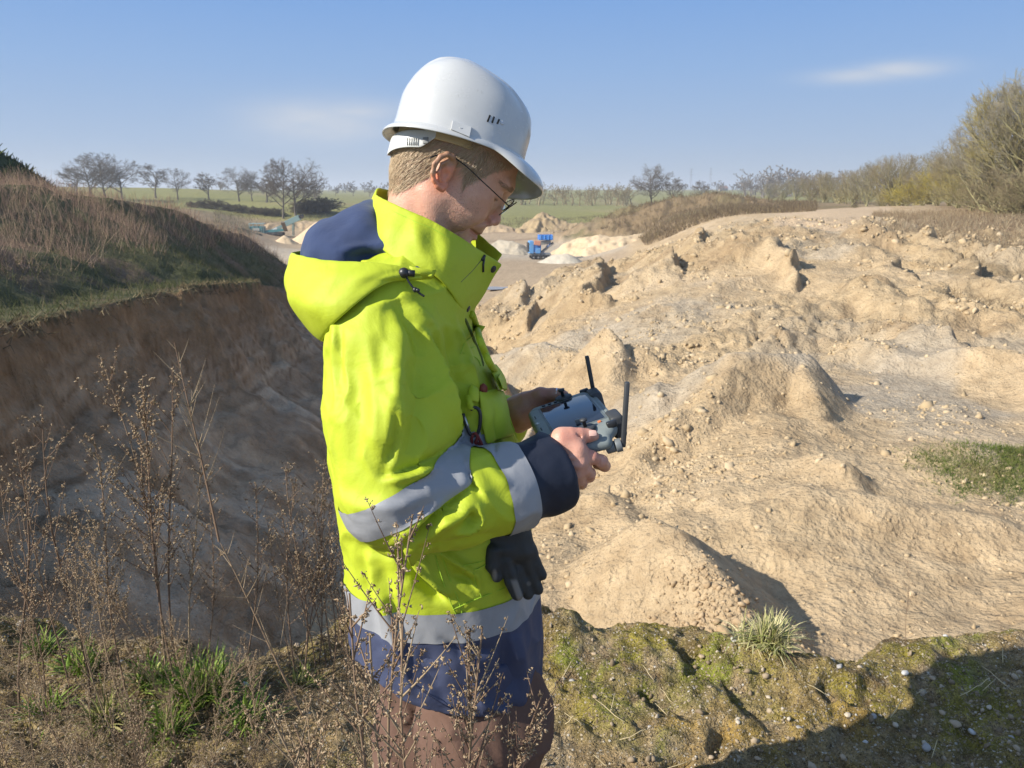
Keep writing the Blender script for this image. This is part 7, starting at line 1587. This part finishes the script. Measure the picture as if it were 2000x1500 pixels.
def weed(base, tip, kind, label, group, cat='dead weed', name='dead_weed', thick=1.0):
    b, t = Vector(base), Vector(tip); d = t-b; L = d.length; e = empty(name, b, 0, label, cat, group); e.rotation_euler = d.to_track_quat('Z', 'Y').to_euler(); e.rotation_euler.rotate_axis('Z', RNG.uniform(0, 6.28)); wd = thick*(.55+.45*min(1, L)); e.scale = (wd*min(L*1.25, 1.15)/.9, wd*min(L*1.25, 1.15)/.9, L)
    for nm, me in (WPF if b.y < 1.12 else WP)[kind]:
        o = bpy.data.objects.new(nm, me); C.objects.link(o); o.parent = e
        if nm != 'stem': o['kind'] = 'stuff'
    return e
def gnd(px_, py_):
    d = px_dir(px_, py_); t = -CAMH/d.z; return d.x*t, d.y*t
def weed_px(bx, Yb, tx, ty, kind, label, group, Yt=None, **kw):
    """root on the ledge at distance Yb under photo column bx, tip where the photograph shows it"""
    d = px_dir(bx, 1300); x = d.x/d.y*Yb; e_ = float(edge_y(np.array([x]))[0]); z = gz(x, min(Yb, e_)) if Yb < e_+.02 else h1(x, Yb)
    return weed((x, Yb, z-.02), W(tx, ty, Yt or Yb), kind, label, group, **kw)
gF = 'dead mugwort stems standing in front of the man'
for bx, Yb, tx, ty, kd, lb in ((790, .98, 735, 995, 0, 'tall dead mugwort stem with seed clusters in front of the yellow jacket'), (800, .95, 850, 1262, 1, 'short dead mugwort shoot in front of the hem band'), (840, .98, 935, 1268, 2, 'bushy dead mugwort shoot in front of the navy hem'), (880, 1.0, 1002, 1322, 2, 'dead mugwort spike leaning right across the brown trousers'), (900, .95, 1022, 1462, 3, 'short dead mugwort spike at the lower right of the trousers'), (780, .94, 715, 1232, 4, 'dead mugwort shoot leaning left in front of the jacket back'), (770, .92, 690, 1180, 1, 'thin dead mugwort spike before the jacket back'), (720, .92, 600, 1370, 5, 'low bushy dead mugwort at the lower left of the trousers'), (700, .90, 548, 1430, 2, 'dead mugwort shoot leaning far left below the hem'), (760, .93, 770, 1150, 6, 'sparse dead mugwort shoot beside the tall one')):
    weed_px(bx, Yb, tx, ty, kd, lb, gF)
gL = 'tall dead weeds on the ledge left of the man'
for bx, Yb, tx, ty, kd, lb in ((335, 2.30, 212, 700, 0, 'tallest seedy mugwort stem left of the man with a reddish top'), (345, 2.25, 270, 742, 2, 'tall bushy mugwort stem, second of the left group'), (350, 2.28, 318, 725, 3, 'tall dark mugwort stem with few seeds in the left group'), (300, 2.2, 125, 990, 4, 'mugwort stem leaning left over the shaded pit'), (150, 2.2, 104, 795, 3, 'thin reddish weed stem near the left edge of the ledge'), (115, 2.25, 60, 905, 6, 'weed stem with drooping head near the left edge'), (40, 2.2, 12, 860, 3, 'weed stem at the very left edge of the view'), (60, 2.15, 40, 940, 6, 'forked weed stem at the left edge'), (250, 2.2, 205, 860, 1, 'mugwort stem with pale seeds left of the tall pair'), (370, 2.3, 395, 900, 4, 'bushy mugwort stem right of the tall pair'), (400, 2.3, 420, 960, 6, 'sparse weed stem right of the tall group'), (480, 2.4, 510, 935, 6, 'short weed stem midway to the man'), (230, 2.1, 170, 1010, 5, 'bushy brown weed before the shaded pit on the left'), (200, 2.0, 130, 1080, 5, 'low bushy brown weed near the left tuft')):
    weed_px(bx, Yb, tx, ty, kd, lb, gL)
weed((W(590, 1320, 2.15).x, 2.15, gz(W(590, 1320, 2.15).x, 2.15)-.02), W(430, 1060, 2.2), 7, 'thick bare forked stalk leaning left, lower half', 'bare forked stalk', name='bare_stalk', cat='bare stalk', thick=1.5)
weed(W(428, 1058, 2.2), W(341, 668, 2.25), 8, 'bare pale stalk rising above the left mugwort group', 'bare forked stalk', name='bare_stalk', cat='bare stalk', thick=1.3)
gM = 'thin dead stems close behind the man'
for i, (bx, tx, ty) in enumerate(((570, 575, 940), (590, 585, 900), (605, 610, 930), (620, 622, 960), (640, 632, 905), (655, 668, 1040), (668, 650, 985), (560, 545, 1010), (630, 600, 1000), (648, 640, 950), (612, 560, 985), (676, 672, 985), (585, 650, 1010))):
    weed_px(bx, 2.35+.03*(i % 5), tx, ty, (3, 6, 1, 3, 6)[i % 5], 'thin dead stem in the row close behind the man\'s back', gM)
gB = 'low dead weeds crowding the bottom left corner'
for i in range(64):
    bx = RNG.uniform(-60, 460); Yb = RNG.uniform(1.25, 2.15); x = (bx-1000)/FPX*Yb*1.12; h = RNG.uniform(.18, .5)*(1 if Yb > 1.6 else 1.2); b = Vector((x, Yb, gz(x, Yb)-.02)); weed(b, b+Vector((RNG.normal(-.03, .09), RNG.normal(0, .07), h)), (5, 2, 4, 0, 1, 5)[i % 6], 'low brown dead weed in the thicket at the bottom left', gB, thick=1.1)
for i in range(14):
    bx = RNG.uniform(430, 720); Yb = RNG.uniform(1.5, 2.3); x = (bx-1000)/FPX*Yb*1.12; h = RNG.uniform(.15, .38); b = Vector((x, Yb, gz(x, Yb)-.02)); weed(b, b+Vector((RNG.normal(0, .06), RNG.normal(0, .05), h)), (5, 2, 4, 3)[i % 4], 'small dead weed on the mossy ledge behind the man\'s legs', 'small dead weeds behind the legs')
for bx, Yb, tx, ty, kd, lb in ((1768, 2.60, 1766, 1092, 6, 'single dark dead weed standing at the ledge edge on the right'), (1725, 2.60, 1722, 1205, 3, 'short dead weed left of the single dark weed'), (1075, 2.66, 1082, 1090, 8, 'fine bare twig right of the man\'s hip'), (1066, 2.62, 1062, 1150, 6, 'small dead weed right of the jacket hem'), (1960, 2.66, 1945, 1205, 6, 'small dark weed at the right edge of the ledge'), (1890, 2.4, 1835, 1280, 8, 'leaning bare twig at the edge of the man\'s shadow'), (1995, 2.5, 1990, 1215, 3, 'dark weed at the right border of the view'), (1790, 2.5, 1760, 1262, 5, 'low grey weed at the ledge edge on the right')):
    weed_px(bx, Yb, tx, ty, kd, lb, 'weeds on the ledge right of the man')

def tuft(px_, py_, n, L, spread, stops, label, group=None, w=.0030, dx=0):
    x, y = gnd(px_, py_); z = gz(x, y); m = n; a = RNG.uniform(0, 6.28, m); sp = RNG.beta(1.6, 1.3, m)*spread; Ls = L*RNG.uniform(.45, 1.1, m); d = np.stack([np.cos(a)*sp+dx, np.sin(a)*sp, np.ones(m)], 1); d /= np.linalg.norm(d, axis=1, keepdims=True)
    b = np.stack([RNG.normal(0, L*.16, m), RNG.normal(0, L*.13, m), np.full(m, -.01)], 1); P = [b+d*(Ls*t)[:, None]-np.array([0, 0, 1])*(Ls*sp*t*t*.55)[:, None]+np.stack([np.cos(a), np.sin(a), 0*a], 1)*(Ls*t*t*.25*sp)[:, None] for t in np.linspace(0, 1, 6)]; P = np.stack(P, 1)
    # flat blades: two-edged strips
    side = np.stack([-np.sin(a), np.cos(a), RNG.normal(0, .2, m)], 1); wd = (w*np.array([.7, 1, .95, .8, .5, .08]))[None, :, None]*RNG.uniform(.7, 1.3, (m, 1, 1)); Vv = np.stack([P-side[:, None]*wd, P+side[:, None]*wd], 2).reshape(m, 12, 3)
    f = np.array([(2*i, 2*i+1, 2*i+3, 2*i+2) for i in range(5)]); F = (f[None]+(np.arange(m)*12)[:, None, None]).reshape(-1, 4); me = np_mesh('grass_tuft', Vv.reshape(-1, 3), F); set_attr(me, 'tone', np.repeat(RNG.uniform(0, 1, m), 12))
    o = link('grass_tuft', me, tone_mat('tuft_blade', stops, .6)); o.location = (x, y, z); return tag(o, label, 'grass tuft', group)
GRN = [(0, (.075, .13, .015)), (.6, (.16, .24, .03)), (.88, (.26, .30, .06)), (1, (.42, .36, .16))]; PAL = [(0, (.17, .20, .05)), (.4, (.33, .32, .12)), (1, (.58, .50, .28))]; OLV = [(0, (.10, .12, .025)), (.6, (.17, .18, .04)), (1, (.34, .28, .13))]
tuft(400, 1385, 330, .21, .95, GRN, 'bright green grass tuft on the ledge, biggest of the green ones', w=.0034); tuft(300, 1372, 110, .15, .9, GRN, 'green grass tuft just left of the biggest one'); tuft(165, 1330, 120, .16, .9, GRN, 'small green tuft among dead weeds on the left'); tuft(85, 1290, 90, .13, .9, GRN, 'small green tuft near the left end of the ledge'); tuft(590, 1345, 90, .10, 1.0, OLV, 'small olive tuft behind the man\'s legs'); tuft(480, 1420, 130, .16, 1.2, GRN, 'flat spreading green tuft below the biggest one'); tuft(330, 1450, 150, .15, 1.1, GRN, 'low green tuft at the bottom edge left of the man'); tuft(90, 1400, 110, .14, 1.0, GRN, 'green tuft at the bottom left corner'); tuft(210, 1430, 120, .14, 1.0, OLV, 'olive tuft in the bottom left thicket')
tuft(1500, 1302, 420, .15, 1.05, PAL, 'pale yellowish grass tuft at the ledge edge on the right', w=.0024); tuft(1450, 1295, 60, .15, 1.5, PAL, 'few pale blades lying left of the pale tuft', w=.002)
def straws():
    for i in range(22):
        px_, py_ = (RNG.uniform(1070, 1480), RNG.uniform(1300, 1490)) if i < 13 else (RNG.uniform(1500, 1990), RNG.uniform(1290, 1490)); x, y = gnd(px_, py_)
        if y > edge_y(np.array([x]))[0]-.06: continue
        a = RNG.uniform(0, 3.14); L = RNG.uniform(.03, .12); z = gz(x, y)+.012; mb = MB(); p = [Vector((math.cos(a)*L*t, math.sin(a)*L*t, .012*math.sin(t*3)+RNG.uniform(0, .008))) for t in (-.5, -.15, .2, .5)]; mb.tube(p, [.0010, .0014, .0012, .0006], 5); o = mb.build('straw', M_STRAW); o.location = (x, y, z)
        tag(o, 'dry straw lying on the mossy ledge right of the man', 'straw', 'dry straws on the ledge')
M_STRAW = simple('straw', (.50, .40, .22), .8, .2); straws()
def litter():
    n = 9000; x = RNG.uniform(-2.6, .1, n); y = RNG.uniform(1.2, 2.7, n); k = (y < edge_y(x)-.05) & (RNG.uniform(0, 1, n) < .35+.65*sstep(-.3, -1.2, x)); x, y = x[k], y[k]; z = np.array([gz(a, b) for a, b in zip(x, y)])
    a = RNG.uniform(0, 6.28, len(x)); L = RNG.uniform(.02, .11, len(x)); d = np.stack([np.cos(a), np.sin(a), RNG.uniform(-.05, .6, len(x))], 1)*L[:, None]; b = np.stack([x, y, z+.006], 1); P = np.stack([b-d*.4*np.array([1, 1, 0]), b+d*.2+np.array([0, 0, .004]), b+d*.7], 1); V, F = tubes_np(P, np.full((len(x), 3), .0011)*np.array([1, .9, .5]), 3); me = np_mesh('plant_litter', V, F); set_attr(me, 'tone', np.repeat(RNG.uniform(0, 1, len(x)), 9))
    tag(link('plant_litter', me, tone_mat('litter_stalk', [(0, (.085, .058, .035)), (.6, (.20, .14, .085)), (1, (.42, .33, .20))])), 'dry stalks and plant litter on the ledge under the dead weeds', 'plant litter', kind='stuff')
    # short moss and grass blades over the ledge
    n = 16000; x = RNG.uniform(-2.7, 3.2, n); y = RNG.uniform(1.2, 2.75, n); g = sstep(-.05, .35, fbm(x, y, .38, 4, seed=99)+.15-.22*sstep(1.2, 2.2, x)); k = (y < edge_y(x)-.03) & (RNG.uniform(0, 1, n) < g*.8); x, y = x[k], y[k]; z = np.array([gz(a, b) for a, b in zip(x, y)])
    blades('moss', x, y, RNG.uniform(.008, .026, len(x))+.022, RNG.uniform(.0012, .0026, len(x)), tone_mat('moss_shoot', [(0, (.09, .085, .015)), (.6, (.17, .155, .028)), (1, (.24, .21, .05))]), 'olive moss and short shoots on the ledge', 'moss', .6, 2, z)
litter()
